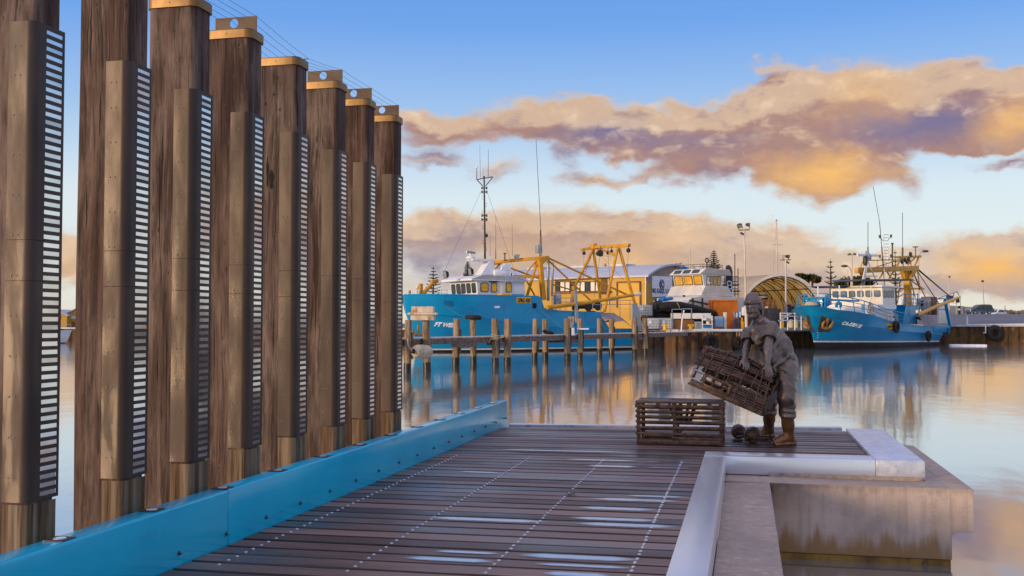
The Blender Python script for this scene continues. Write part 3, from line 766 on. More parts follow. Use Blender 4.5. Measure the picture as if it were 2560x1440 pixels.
# wires strung from fin to fin
def fin_pts(i):
    yc = PYF[i] - .1; ang = R_(72) if i == 4 else 0
    return [np.array((x, yc + 0.114 * math.sin(ang), ZB1 + .0085 + 0.114 * math.cos(ang))) for x in np.linspace(PX0 + .03, PX1 - .008, 5)]
for k in range(5):
    pts = []
    first_p = fin_pts(0)[k] + np.array([0, -.9, .0])
    pts.append(first_p)
    for i in range(8):
        p = fin_pts(i)[k]
        if i: q = pts[-1]; pts.append((p + q) / 2 + np.array([0, 0, -.006]))
        pts.append(p)
    mb = MB(); mb.tube(pts, 0.0014, 5)
    solo(mb, 'wire', WIRE, 'thin steel wire strung along the pillar tops from fin to fin', 'wire', pts[2], 'parallel wires along the pillar tops', smooth=0)

# ------------------------------------------------------------------ concrete landing with metal kerbs on the right
ca = MB(); 
ca.box(-0.2035, 0.205, -1.5, 9.985, -1.3, -0.150)
ca.box(-0.2035, 1.80, 9.985, 10.53, -0.79, -0.150)
ca.prism([(1.797, 9.985, -0.15), (1.99, 9.985, -.15), (1.99, 9.985, -.535), (1.86, 9.985, -.535), (1.797, 9.985, -.58)], (0, 3.4, 0))
ca.box(1.30, 1.797, 10.53, 13.385, -0.79, -0.150)
cl = thing('concrete_landing', 'weathered concrete landing with rust stains beside the timber deck', 'landing', (0.9, 10, 0))
ca.build('concrete_body', CONC, cl, smooth=30, bevel=0.006)
cb = MB().box(0.25, 1.79, 9.998, 13.2, -1.6, -0.795); cb.build('pile_cap', M('tidal_concrete', [hx('6a4a18'), hx('9a7428'), hx('3c2a12')], .6, sc=(3, 3, 2), rnd=False), cl, smooth=0)
MB().box(0.207, 1.62, 10.385, 10.425, -0.15, -0.118).build('bedding', M('mortar', [hx('9c8c7c'), hx('b0a090')], .9, sc=(20, 20, 20), bump=.6, stain=(hx('5d5248'), (18, 18, 18), .55, .7)), cl, smooth=0)
# left metal strip, front kerb, right kerb
kb = thing('metal_kerb', 'smooth silver metal kerb framing the platform edges in front of the statue', 'kerb', (0, 10.2, 0))
MB().box(-0.42, -0.206, -1.2, 10.425, -0.145, 0.03).build('near_strip', ALU, kb, bevel=0.004)
MB().box(-0.42, 1.204, 10.43, 10.80, -0.143, 0.031).build('front_kerb', ALU, kb, bevel=0.004)
MB().box(1.208, 1.65, 10.43, 13.50, -0.143, 0.032).build('side_kerb', ALUDIRT, kb, bevel=0.004)
# ================================================================== sculpture: signed distance fields meshed by surface nets
class SDF:
    def __init__(s, lo, hi, h):
        s.lo = np.array(lo, float); s.h = h
        s.n = np.ceil((np.array(hi) - s.lo) / h).astype(int) + 1
        s.D = np.full(s.n, 1.0, np.float32)
    def _loc(s, lo, hi):
        a = np.maximum(0, np.floor((np.array(lo) - s.lo) / s.h).astype(int)); b = np.minimum(s.n, np.ceil((np.array(hi) - s.lo) / s.h).astype(int) + 1)
        if (b <= a).any(): return None
        ax = [s.lo[i] + s.h * np.arange(a[i], b[i]) for i in range(3)]
        X = np.stack(np.meshgrid(*ax, indexing='ij'), -1)
        return (slice(a[0], b[0]), slice(a[1], b[1]), slice(a[2], b[2])), X
    def _put(s, sl, d, k, op):
        o = s.D[sl]
        if op == 'add':
            if k > 0:
                hh = np.clip(0.5 + 0.5 * (o - d) / k, 0, 1); s.D[sl] = o * (1 - hh) + d * hh - k * hh * (1 - hh)
            else: s.D[sl] = np.minimum(o, d)
        else:
            if k > 0:
                hh = np.clip(0.5 - 0.5 * (o + d) / k, 0, 1); s.D[sl] = o * (1 - hh) - d * hh + k * hh * (1 - hh)
            else: s.D[sl] = np.maximum(o, -d)
    def cone(s, a, b, ra, rb, k=0.02, op='add', flat=None):
        """tapered capsule; flat=(axis, factor) squashes it along that axis"""
        a = np.array(a, float); b = np.array(b, float); m = max(ra, rb) * 1.6 + k * 2 + s.h * 3
        L = s._loc(np.minimum(a, b) - m, np.maximum(a, b) + m)
        if L is None: return s
        sl, X = L; ab = b - a; P = X - a
        t = np.clip((P @ ab) / max(ab @ ab, 1e-9), 0, 1)
        Q = P - t[..., None] * ab
        if flat is not None:
            ax = np.array(flat[0], float); ax /= np.linalg.norm(ax); q = Q @ ax
            Q = Q + (q * (1 / flat[1] - 1))[..., None] * ax
            d = np.linalg.norm(Q, axis=-1) - (ra + (rb - ra) * t)
            d = d * min(1.0, flat[1])
        else: d = np.linalg.norm(Q, axis=-1) - (ra + (rb - ra) * t)
        s._put(sl, d.astype(np.float32), k, op); return s
    def ell(s, c, r, ax=None, k=0.02, op='add'):
        c = np.array(c, float); r = np.array(r, float); m = r.max() + k * 2 + s.h * 3
        L = s._loc(c - m, c + m)
        if L is None: return s
        sl, X = L; P = X - c
        if ax is not None: P = P @ np.array(ax, float).T
        q = np.linalg.norm(P / r, axis=-1); g = np.linalg.norm(P / r ** 2, axis=-1)
        d = q * (q - 1) / np.maximum(g, 1e-6)
        s._put(sl, d.astype(np.float32), k, op); return s
    def cut(s, p, n, k=0.0):
        """remove what lies on the n side of the plane"""
        ax = [s.lo[i] + s.h * np.arange(s.n[i]) for i in range(3)]
        X = np.stack(np.meshgrid(*ax, indexing='ij'), -1); n = np.array(n, float); n /= np.linalg.norm(n)
        d = (X - np.array(p)) @ n
        s.D = np.maximum(s.D, d.astype(np.float32)); return s
    def wrinkle(s, fn):
        ax = [s.lo[i] + s.h * np.arange(s.n[i]) for i in range(3)]
        X = np.stack(np.meshgrid(*ax, indexing='ij'), -1); s.D = s.D + fn(X).astype(np.float32); return s
    def mesh(s):
        D = np.pad(s.D, 1, constant_values=1.0); lo = s.lo - s.h; S = D < 0
        nx, ny, nz = D.shape
        cnt = np.zeros((nx - 1, ny - 1, nz - 1), np.int16); acc = np.zeros((nx - 1, ny - 1, nz - 1, 3), np.float32)
        I = np.stack(np.meshgrid(np.arange(nx - 1), np.arange(ny - 1), np.arange(nz - 1), indexing='ij'), -1)
        cor = [(i, j, k) for i in (0, 1) for j in (0, 1) for k in (0, 1)]
        def view(A, c): return A[c[0]:nx - 1 + c[0], c[1]:ny - 1 + c[1], c[2]:nz - 1 + c[2]]
        for a in cor:
            for ax in range(3):
                if a[ax]: continue
                b = tuple(v + (1 if i == ax else 0) for i, v in enumerate(a))
                da, db = view(D, a), view(D, b); m = (da < 0) != (db < 0)
                t = np.where(m, da / np.where(m, da - db, 1), 0)
                for q in range(3):
                    acc[..., q] += np.where(m, a[q] + (t if q == ax else 0), 0)
                cnt += m
        on = cnt > 0; idx = np.full(cnt.shape, -1, np.int64); idx[on] = np.arange(on.sum())
        V = (I[on] + acc[on] / cnt[on][:, None]) * s.h + lo
        F = []
        for ax in range(3):
            u, w = [(1, 2), (2, 0), (0, 1)][ax]
            A = S; sl0 = [slice(None)] * 3; sl1 = [slice(None)] * 3
            sl0[ax] = slice(0, -1); sl1[ax] = slice(1, None)
            ch = A[tuple(sl0)] != A[tuple(sl1)]; P = np.argwhere(ch)
            inside = A[tuple(sl0)][tuple(P.T)]
            ok = (P[:, u] > 0) & (P[:, w] > 0); P = P[ok]; inside = inside[ok]
            def cell(du, dw):
                Q = P.copy(); Q[:, u] -= du; Q[:, w] -= dw; return idx[tuple(Q.T)]
            q = np.stack([cell(1, 1), cell(0, 1), cell(0, 0), cell(1, 0)], 1)
            q[~inside] = q[~inside][:, ::-1]
            F.append(q)
        return V, np.concatenate(F)
    def build(s, name, mat, parent=None, smooth_it=2):
        V, F = s.mesh()
        if smooth_it:
            n = len(V); e = np.concatenate([F[:, [0, 1]], F[:, [1, 2]], F[:, [2, 3]], F[:, [3, 0]]]); e = np.concatenate([e, e[:, ::-1]])
            deg = np.bincount(e[:, 0], minlength=n)[:, None]
            for lam in [0.5, -0.52] * smooth_it:
                a = np.zeros_like(V)
                for q in range(3): a[:, q] = np.bincount(e[:, 0], weights=V[e[:, 1], q], minlength=n)
                V = V + lam * (a / deg - V)
        off = np.zeros(3)
        if parent is not None:
            p = parent
            while p.parent is not None: p = p.parent
            off = np.array(p.location)
        V = V - off
        me = bpy.data.meshes.new(name)
        me.vertices.add(len(V)); me.vertices.foreach_set('co', V.astype(np.float32).ravel())
        me.loops.add(F.size); me.loops.foreach_set('vertex_index', F.astype(np.int32).ravel())
        me.polygons.add(len(F)); me.polygons.foreach_set('loop_start', np.arange(0, F.size, 4, dtype=np.int32))
        try: me.polygons.foreach_set('loop_total', np.full(len(F), 4, np.int32))
        except Exception: pass
        me.update(); me.validate(); me.materials.append(mat); me.shade_smooth()
        o = bpy.data.objects.new(name, me); C.objects.link(o)
        if parent is not None: o.parent = parent
        return o

def unit(v): v = np.array(v, float); return v / np.linalg.norm(v)
J = aty
st = thing('fisherman_statue', 'life-size bronze fisherman in beanie and rubber boots, bending over to lift a barrel pot', 'statue', tuple(atz(1945, 1106, 0.0)))
# joints (near = arm and leg on the picture's right, far = the other ones)
hipN, kneeN, ankN = J(1967, 925, 11.80), J(1966, 995, 11.68), J(1972, 1078, 11.78)
ankN = np.array([ankN[0], 11.80, 0.09]); toeN = np.array([ankN[0] - .135, 11.70, 0.045]); heelN = np.array([ankN[0] + .045, 11.83, 0.04])
hipF, kneeF = J(1946, 920, 12.05), J(1924, 1000, 12.02)
ankF = atz(1920, 1092, 0.0); ankF = np.array([ankF[0] + .01, ankF[1], 0.09]); toeF = ankF + np.array([-.10, -.10, -.045]); heelF = ankF + np.array([.035, .035, -.05])
pel = J(1960, 905, 11.93); wai = J(1945, 866, 11.90); che = J(1913, 832, 11.84); upc = J(1902, 814, 11.83); nek = J(1897, 800, 11.82); hd = J(1882.5, 770, 11.78)
shN, elN, wrN = J(1927, 822, 11.62), J(1920, 866, 11.50), J(1919, 912, 11.42)
shF, elF, wrF = J(1873, 834, 11.93), J(1868, 868, 11.80), J(1862, 896, 11.62)
lo, hi = np.array([-.45, 10.95, -.02]), np.array([.75, 12.5, 1.75])

def fold(amp, fx, fz, ph):
    return lambda X: amp * np.sin(fx * X[..., 0] + 9 * np.sin(7 * X[..., 2] + ph) * .3 + fz * X[..., 2] + ph) * np.sin(fx * .63 * X[..., 1] + fz * .4 * X[..., 2])

# --- head frame
fwd = unit((-.38, -.9, -.15)); upv = unit(np.array([-.16, -.03, 1.0]) - fwd * (np.array([-.16, -.03, 1.0]) @ fwd)); sid = np.cross(fwd, upv)   # sid: towards picture left
def H(a, b, c): return hd + sid * a + fwd * b + upv * c
AXH = (sid, fwd, upv)
bodyS = SDF(lo, hi, 0.0078)
B = bodyS
# torso core and neck
B.cone(pel, wai, .105, .10, .05); B.cone(wai, che, .10, .115, .05); B.cone(che, upc, .11, .09, .05); B.cone(upc, nek, .07, .054, .03); B.cone(nek, H(0, -.02, -.045), .054, .052, .02)
# head: skull, face, jaw, chin, nose, brow, sockets, lips, ears
B.ell(H(0, -.018, .035), (.076, .095, .088), AXH, .02)
B.ell(H(0, .022, -.02), (.062, .068, .095), AXH, .03)
B.ell(H(0, .055, -.088), (.030, .028, .024), AXH, .025)
B.cone(H(-.048, .01, -.062), H(-.012, .06, -.092), .02, .018, .03); B.cone(H(.048, .01, -.062), H(.012, .06, -.092), .02, .018, .03)
B.cone(H(-.042, .062, .020), H(.042, .062, .020), .0155, .0155, .010)
for q in (-1, 1):
    B.ell(H(q * .031, .092, -.001), (.021, .022, .013), AXH, .007, 'sub')
    B.ell(H(q * .030, .070, -.002), (.0125, .0125, .0105), AXH, .003)
    B.ell(H(q * .045, .052, -.035), (.020, .018, .016), AXH, .02)
    B.ell(H(q * .078, -.012, -.012), (.010, .018, .031), AXH, .006)
B.cone(H(0, .082, .008), H(0, .103, -.034), .009, .0135, .008); B.ell(H(.012, .092, -.038), (.008, .009, .007), AXH, .006); B.ell(H(-.012, .092, -.038), (.008, .009, .007), AXH, .006)
B.cone(H(-.020, .078, -.060), H(.020, .078, -.060), .0065, .0065, .005); B.cone(H(-.016, .078, -.071), H(.016, .078, -.071), .0075, .0075, .005)
B.cone(H(-.022, .094, -.0655), H(.022, .094, -.0655), .004, .004, .004, 'sub')
# arms
def arm(sh, el, wr, r0, r1, r2):
    B.cone(sh, el, r0, r1, .03)
    mid = el * .72 + wr * .28
    B.cone(el, mid, r1 * .98, r1 * 1.02, .02); B.cone(mid, wr, r1 * 1.0, r2, .02)
arm(shN, elN, wrN, .054, .042, .028)
arm(shF, elF, wrF, .052, .041, .028)
# hands: palm, four bent fingers of unequal length, thumb from the side of the palm
def hand(wr, fdir, pdir, tdir, curl, thumb_out, spread=.004):
    """fdir along the hand, pdir out of the palm, tdir towards the thumb side"""
    fdir, pdir = unit(fdir), unit(pdir); tdir = unit(np.array(tdir) - fdir * (np.array(tdir) @ fdir)); pdir = np.cross(fdir, tdir) * (1 if np.cross(fdir, tdir) @ pdir > 0 else -1)
    kn = wr + fdir * .088
    for q in (-.5, 0, .5): B.cone(wr + tdir * q * .026, kn + tdir * q * .058, .0155, .0145, .010)
    for i, (L, o) in enumerate(((.072, 1.5), (.082, .5), (.077, -.5), (.060, -1.5))):
        a = kn + tdir * o * .0195; d = unit(fdir + tdir * o * .07 + pdir * (.12 + .05 * i) * curl)
        b = a + d * L * .48; d2 = unit(d + pdir * .75 * curl); c_ = b + d2 * L * .30; d3 = unit(d2 + pdir * .75 * curl); e = c_ + d3 * L * .26
        B.cone(a - fdir * .012, b, .0108, .0096, .004); B.cone(b, c_, .0098, .0088, .003); B.cone(c_, e, .0088, .0074, .003)
    t0 = wr + fdir * .028 + tdir * .024; t1 = t0 + unit(fdir * .75 + tdir * thumb_out + pdir * .25) * .036; t2 = t1 + unit(fdir * 1 + tdir * thumb_out * .55 + pdir * .4) * .030; t3 = t2 + unit(fdir + tdir * .1 + pdir * .5) * .022
    B.cone(t0, t1, .0155, .0125, .010); B.cone(t1, t2, .0122, .0105, .004); B.cone(t2, t3, .0105, .0082, .003)
hand(wrN, J(1925, 945, 11.33) - wrN, (0.1, 1.0, -.15), (-1, -.1, -.1), .55, 1.25)
hand(wrF, J(1868, 925, 11.50) - wrF, (.05, .45, -1.0), (-.9, -.5, 0), .5, .7)
# thighs and shins
B.cone(pel, hipN, .11, .10, .05); B.cone(pel, hipF, .11, .10, .05)
B.cone(hipN, kneeN, .092, .060, .03); B.cone(kneeN, ankN, .056, .034, .03)
B.cone(hipF, kneeF, .090, .060, .03); B.cone(kneeF, ankF, .056, .034, .03)
bodyS.build('body', BRZ, st)

# --- beanie with a turned-up band, and hair to the nape
S = SDF(hd - .2, hd + .24, .006)
S.ell(H(0, -.022, .060), (.089, .106, .094), AXH, 0); S.ell(H(.002, -.035, .132), (.046, .05, .034), AXH, .06)
S.cut(H(0, 0, .050), -upv + fwd * -.10)
S2 = S
for a in np.linspace(0, 2 * PI, 40, endpoint=False):
    a2 = a + 2 * PI / 40
    p = H(.087 * math.cos(a), -.022 + .106 * math.sin(a), .048 + .012 * math.sin(a)); q = H(.087 * math.cos(a2), -.022 + .106 * math.sin(a2), .048 + .012 * math.sin(a2))
    S.cone(p, q, .0115, .0115, .002); S.cone(p + upv * .016, q + upv * .016, .0125, .0125, .002); S.cone(p + upv * .030 , q + upv * .030, .0105, .0105, .002)
S.build('beanie', BRZ, st)
S = SDF(hd - .26, hd + .2, .0065)
for i in range(16):
    a = PI * (1.02 + .96 * i / 15); r0 = H(.078 * math.cos(a), -.02 + .092 * math.sin(a), .045); r1 = H(.082 * math.cos(a), -.03 + .10 * math.sin(a), -.03); r2 = H(.066 * math.cos(a + .1), -.045 + .085 * math.sin(a), -.105 - .012 * (i % 3))
    S.cone(r0, r1, .014, .016, .004); S.cone(r1, r2, .016, .008, .004)
S.build('hair', BRZ, st)

# --- short-sleeved shirt, loose, open at the neck
S = SDF(lo + np.array([0, 0, .72]), hi, .0082)
hem = J(1957, 897, 11.92)
wid = unit(shN - shF)
S.cone(hem, wai, .132, .120, .05, flat=(wid, 1.15)); S.cone(wai, che, .120, .130, .06, flat=(wid, 1.15)); S.cone(che, upc, .15, .105, .06)
S.cone(shF + np.array([0.02, 0, .0]), shN + np.array([-.01, 0, 0]), .078, .082, .06)
S.cone(J(1946, 838, 11.94), J(1962, 876, 11.98), .068, .068, .06)            # bowed back
S.cone(shN, shN * .52 + elN * .48, .082, .078, .025); S.cone(shF, shF * .52 + elF * .48, .078, .074, .025)
S.cone(upc, nek + np.array([.01, .01, -.005]), .085, .072, .03)
# hanging front of the open shirt
S.cone(J(1887, 826, 11.72), J(1893, 852, 11.66), .072, .034, .06); S.cone(J(1912, 836, 11.70), J(1934, 896, 11.76), .085, .085, .08); S.cone(J(1896, 842, 11.70), J(1926, 884, 11.76), .05, .06, .06)
S.wrinkle(fold(.007, 34, 26, .4)); S.wrinkle(fold(.005, 52, -40, 2.0))
def crease(S, pts, r, k=.03):
    for a, b in zip(pts[:-1], pts[1:]): S.cone(a, b, r, r * .8, k)
crease(S, [J(1884, 818, 11.74), J(1890, 842, 11.66), J(1893, 860, 11.64)], .020); crease(S, [J(1972, 888, 11.78), J(1955, 902, 11.72), J(1934, 920, 11.70)], .020)
def ridges(amp, phase, mask=None):
    def f(X):
        r = (1 - np.abs(np.sin(phase(X)))) ** 2.2 * amp
        return -r * (mask(X) if mask else 1)
    return f
hp = J(1932, 918, 11.72); cp = J(1905, 812, 11.8)
S.wrinkle(ridges(.012, lambda X: 5.5 * np.arctan2(X[..., 2] - hp[2], X[..., 0] - hp[0] + .03) + 2.2 * X[..., 1] + .5, lambda X: np.clip(1.2 - np.abs(X[..., 2] - hp[2] - .16) / .2, 0, 1)))
S.wrinkle(ridges(.009, lambda X: 6 * np.arctan2(X[..., 0] - cp[0], cp[2] + .12 - X[..., 2]) + 3 * X[..., 1], lambda X: np.clip(1.1 - np.abs(X[..., 2] - cp[2] + .13) / .13, 0, 1)))
# hem, sleeve ends, V opening
hn = unit(hem - wai) + np.array([.05, 0, -.35]); S.cut(hem + unit(hn) * .045, hn)
for sh, el, r in ((shN, elN, .066), (shF, elF, .062)):
    d = unit(el - sh); p = sh * .56 + el * .44
    S.cone(p + d * (r + .045), p + d * .3, r + .045, r + .05, .0, 'sub')
    for a in np.linspace(0, 2 * PI, 20, endpoint=False):
        u = unit(np.cross(d, (0, 1, .2))); w = np.cross(d, u); a2 = a + 2 * PI / 20; rr = r + .009
        S.cone(p - d * .014 + (u * math.cos(a) + w * math.sin(a)) * rr, p - d * .014 + (u * math.cos(a2) + w * math.sin(a2)) * rr, .0105, .0105, .004)
vf = unit((-.5, -.85, .1))
S.cone(nek + vf * .095 + np.array([0, 0, .01]), che + vf * .20 + np.array([-.01, 0, .035]), .040, .008, .012, 'sub')
S.cone(nek, nek + np.array([-.012, -.01, .15]), .060, .066, .004, 'sub')
S.build('shirt', BRZ, st)

# --- trousers bunched above the boots
S = SDF(lo, hi - np.array([0, 0, .6]), .0085)
S.cone(pel + np.array([0, 0, .03]), pel, .12, .124, .04); S.cone(pel, hipN, .122, .112, .05); S.cone(pel, hipF, .12, .11, .05)
S.ell(pel + np.array([.04, .02, -.02]), (.10, .11, .12), None, .05)
cN = kneeN * .58 + ankN * .42; cF = kneeF * .62 + ankF * .38
S.cone(hipN, kneeN, .114, .090, .04); S.cone(kneeN, cN + np.array([0, 0, .08]), .092, .082, .03)
S.cone(hipF, kneeF, .12, .092, .04); S.cone(kneeF, cF + np.array([0, 0, .08]), .09, .08, .03)
S.wrinkle(fold(.003, 20, 24, 1.1)); S.wrinkle(fold(.0025, 50, 18, .3))
S.wrinkle(ridges(.011, lambda X: 17 * (X[..., 2] + .9 * X[..., 0] + .4 * X[..., 1]) + .8 * np.sin(9 * X[..., 2]), lambda X: np.clip((.98 - X[..., 2]) / .1, 0, 1) * np.clip((X[..., 2] - .42) / .1, 0, 1)))
S.wrinkle(ridges(.004, lambda X: 14 * (X[..., 2] - 1.1 * X[..., 0]) + 1.2, lambda X: np.clip((X[..., 2] - .5) / .15, 0, 1)))
for c_, m in ((cN, 1.0), (cF, .9)):
    for k_, (dz, r) in enumerate(((.115, .084), (.075, .082), (.03, .076), (-.005, .070))):
        for a in np.linspace(0, 2 * PI, 18, endpoint=False):
            a2 = a + 2 * PI / 18
            f = lambda t: c_ + np.array([.066 * m * math.cos(t), .066 * m * math.sin(t), dz + .014 * math.sin(t + k_ * 1.9)])
            S.cone(f(a), f(a2), .026, .026, .014)
S.build('trousers', BRZ, st)

# --- rubber boots
def boot(ank, toe, heel, cuff):
    mid_ = ank + (cuff - ank) * (.14 / max(.15, cuff[2] - ank[2]))
    S = SDF(np.minimum(np.minimum(ank, toe), cuff) - .14, np.maximum(np.maximum(ank, heel), cuff) + .14, .0075)
    top = cuff + np.array([0, 0, -.03])
    S.cone(top, mid_, .073, .065, .02); S.cone(mid_, ank, .065, .058, .03)
    S.cone(ank, ank * .45 + toe * .55 + np.array([0, 0, .008]), .052, .048, .03); S.cone(ank * .4 + toe * .6, toe, .047, .042, .02)
    S.cone(ank + np.array([0, 0, -.03]), heel, .045, .044, .02)
    fd = unit((toe - heel) * np.array([1, 1, 0]))
    sd_ = np.array([-fd[1], fd[0], 0])
    for q in (-.026, 0, .026): S.cone(heel * [1, 1, 0] + sd_ * q + fd * .0 + np.array([0, 0, .016]), toe * [1, 1, 0] + sd_ * q * .9 + fd * .012 + np.array([0, 0, .016]), .022, .020, .004)
    for a in np.linspace(0, 2 * PI, 20, endpoint=False):
        a2 = a + 2 * PI / 20; S.cone(top + np.array([.070 * math.cos(a), .070 * math.sin(a), .0]), top + np.array([.070 * math.cos(a2), .070 * math.sin(a2), .0]), .009, .009, .002)
    m_ = heel + fd * .062; S.cone(m_ * [1, 1, 0] - sd_ * .07, m_ * [1, 1, 0] + sd_ * .07, .013, .013, .002, 'sub')
    S.cut((0, 0, 0.001), (0, 0, -1)); S.cone(top, top + np.array([0, 0, .2]), .001, .001, 0, 'sub')
    S.build('boot', BRZBOOT, st)
boot(ankN, toeN, heelN, cN); boot(ankF, toeF, heelF, cF)

# ------------------------------------------------------------------ slatted rectangular pot
p0 = atz(1592, 1110, 0); p1 = atz(1808, 1116, 0)
ex = unit((p1 - p0) * [1, 1, 0]); ey = np.array([-ex[1], ex[0], 0]); ez = ZU; W = np.linalg.norm(p1 - p0); D_ = .50; Hh = .470
pot = thing('crayfish_pot', 'rectangular slatted bronze crayfish pot standing on the deck under the raised pot', 'pot', p0 + ex * W / 2 + ey * D_ / 2)
def Q(a, b, c): return p0 + ex * a + ey * b + ez * c
def slat(mb, a, b, w, t, up): mb.bar(a, b, w, t, up)
mb = MB()
for a in (.02, W - .02):
    for b in (.012, D_ - .012): mb.bar(Q(a, b, 0), Q(a - .02 * (1 if a < .5 else 0) * 0, b, Hh - .02), .042, .024, ey)
for a in (W * .44,): mb.bar(Q(a, .012, .02), Q(a, .012, Hh - .06), .034, .018, ey); mb.bar(Q(a, D_ - .012, .02), Q(a, D_ - .012, Hh - .06), .034, .018, ey)
mb.build('corner_frame', BRZPOT, pot, bevel=.002)
sl0 = None; rg = random.Random(5)
def addslat(a, b, w, t, up):
    m1 = MB(); m1.bar(a, b, w, t, up); m1.build('slat', BRZPOT, pot, bevel=.0015)
for z in (.122, .190, .252, .312, .366):
    j = rg.uniform(-.006, .006)
    addslat(Q(-.008 + j, -.006, z), Q(W + .006 + j, -.006, z + rg.uniform(-.004, .004)), .026, .014, ey * -1 if False else ey)
    addslat(Q(-.008, D_ + .006, z), Q(W + .006, D_ + .006, z), .026, .014, ey)
    addslat(Q(-.006, -.004, z + .001), Q(-.006, D_ + .004, z + .001), .026, .014, ex); addslat(Q(W + .006, -.012, z + .001), Q(W + .006, D_ + .012, z + .012), .026, .014, ex)
addslat(Q(.02, -.006, .030), Q(W - .02, -.006, .034), .044, .02, ey); addslat(Q(.02, D_ + .004, .03), Q(W - .02, D_ + .004, .03), .05, .02, ey)
addslat(Q(W * .43, -.008, .078), Q(W, -.008, .072), .028, .014, ey)
addslat(Q(-.018, -.008, Hh - .044), Q(W + .012, -.008, Hh - .044), .036, .016, ey); addslat(Q(-.01, -.01, Hh - .006), Q(W + .01, -.01, Hh - .004), .014, .02, ey)
for a in (.0, .24, .44, .62, .86, 1.0): addslat(Q(W * a * .96 + .02, -.007, Hh - .03), Q(W * a * .96 + .02, -.007, Hh - .006), .05, .012, ey)
addslat(Q(-.012, -.01, Hh - .04), Q(-.012, D_ + .01, Hh - .04), .04, .014, ex); addslat(Q(W + .012, -.01, Hh - .04), Q(W + .012, D_ + .01, Hh - .04), .04, .014, ex)
for k, b in enumerate((.025, .085, .145, .36, .425, .48)):
    addslat(Q(-.02 + .012 * (k % 2), b, Hh + .004 + .002 * (k % 3)), Q(W + .01 - .02 * (k % 2), b, Hh + .006), .048, .012, ez)
addslat(Q(.0, .20, Hh + .006), Q(.33, .21, Hh + .006), .045, .012, ez); addslat(Q(.62, .20, Hh + .006), Q(W, .20, Hh + .006), .045, .012, ez); addslat(Q(.0, .29, Hh + .004), Q(.36, .29, Hh + .004), .04, .012, ez); addslat(Q(.60, .29, Hh + .004), Q(W, .29, Hh + .004), .04, .012, ez)
for k in range(7): addslat(Q(.01, .03 + k * .075, .012), Q(W - .01, .03 + k * .075, .012), .04, .012, ez)
mb = MB()      # neck funnel, bait box and gauge inside
for k in range(11):
    a = k * 2 * PI / 11; mb.tube([Q(.49 + .16 * math.cos(a), .25 + .14 * math.sin(a), Hh - .01), Q(.49 + .10 * math.cos(a), .25 + .09 * math.sin(a), Hh - .22)], .012, 6)
mb.torus(Q(.49, .25, Hh - .22), .10, .010, (0, 0, 1), 18, 6)
mb.build('neck_funnel', BRZPOT, pot)
mb = MB()
for a0 in (.22, .82):
    for k in range(6): mb.bar(Q(a0 + k * .022, .36, .20), Q(a0 + k * .022, .36, Hh - .05), .007, .007, ey)
    for k in range(8): mb.bar(Q(a0 - .01, .36, .215 + k * .028), Q(a0 + .13, .36, .215 + k * .028), .007, .007, ey)
mb.build('escape_gap', BRZPOT, pot)
mb = MB(); mb.bar(Q(.08, -.012, .104), Q(.40, -.012, .104), .02, .012, ey); mb.bar(Q(.085, -.012, .06), Q(.085, -.012, .104), .016, .012, ey); mb.bar(Q(.40, -.012, .06), Q(.40, -.012, .104), .016, .012, ey)
mb.build('door_frame', BRZPOT, pot, bevel=.0015)
mb = MB(); mb.bar(Q(.42, .18, .07), Q(.50, .18, .16), .02, .02, ey); mb.bar(Q(.16, .18, .155), Q(.50, .18, .16), .016, .02, ey); mb.build('trigger_bar', BRZPOT, pot)

# ------------------------------------------------------------------ barrel-shaped stick pot, tilted, resting on the other pot
bl = J(1722, 962, 11.62); br = J(1903, 1041, 11.46)           # foot line of the flat base, near side
bx = unit(br - bl); by = unit(np.cross(ZU, bx)); bz = np.cross(bx, by); LB = np.linalg.norm(br - bl)
bp = thing('barrel_pot', 'tilted barrel-shaped bronze pot of lashed sticks and hoops held by the fisherman', 'pot', tuple(bl + bx * LB / 2))
WB, HB = .50, .44
def BQ(u, ang, dr=0.0):
    """u along the barrel, ang over the arch 0 (near foot) .. pi (far foot)"""
    bulge = 1.0 + .11 * math.sin(PI * min(max(u, 0), 1))
    sy = (-math.cos(ang)) * (WB / 2 * bulge + dr); sz = (max(0, math.sin(ang)) ** .95) * (HB * bulge - .06 + dr)
    return bl + bx * (u * LB) + by * (WB / 2 + sy) + bz * (.06 + sz)
rg = random.Random(21)
angs = list(np.linspace(.26, 2.88, 8))
for bi, a in enumerate(angs):
    mb = MB()
    for k in range(7):
        da = (k - 3.0) * .036 + rg.uniform(-.006, .006); pts = []; ph = rg.uniform(0, 6)
        u0 = (-.03 if bi != 0 else .44) + rg.uniform(-.02, .02); u1 = 1.0 - .085 * math.sin(a) + rg.uniform(-.02, .03)
        for u in np.linspace(u0, u1, 11):
            pts.append(BQ(u, a + da + .012 * math.sin(5 * u + ph), .006 * math.sin(7 * u + ph) + .005 * (k % 2)))
        mb.tube(pts, .0100, 6)
    mb.build('stick_bundle', BRZPOT, bp, smooth=60)
mb = MB()
for k in range(6):
    ph = k * 1.3; mb.tube([BQ(u, .045 + k * .028 + .008 * math.sin(5 * u + ph), .004) + bz * .012 * k for u in np.linspace(.54, 1.02, 7)], .0088, 6)
mb.build('stick_bundle', BRZPOT, bp, smooth=60)
for k, u in enumerate((.02, .14, .29, .44, .60, .75, .88, .99)):
    mb = MB(); mb.tube([BQ(u - (.085 * math.sin(t) if u > .8 else 0), t, .021) for t in np.linspace(0.0, PI, 30)], .0072, 6); mb.build('hoop', BRZPOT, bp, smooth=60)
    if k % 2 == 0: mb = MB(); mb.tube([BQ(u, t, -.016) for t in np.linspace(0.0, PI, 30)], .010, 6); mb.build('inner_hoop', BRZPOT, bp, smooth=60)
mb = MB()
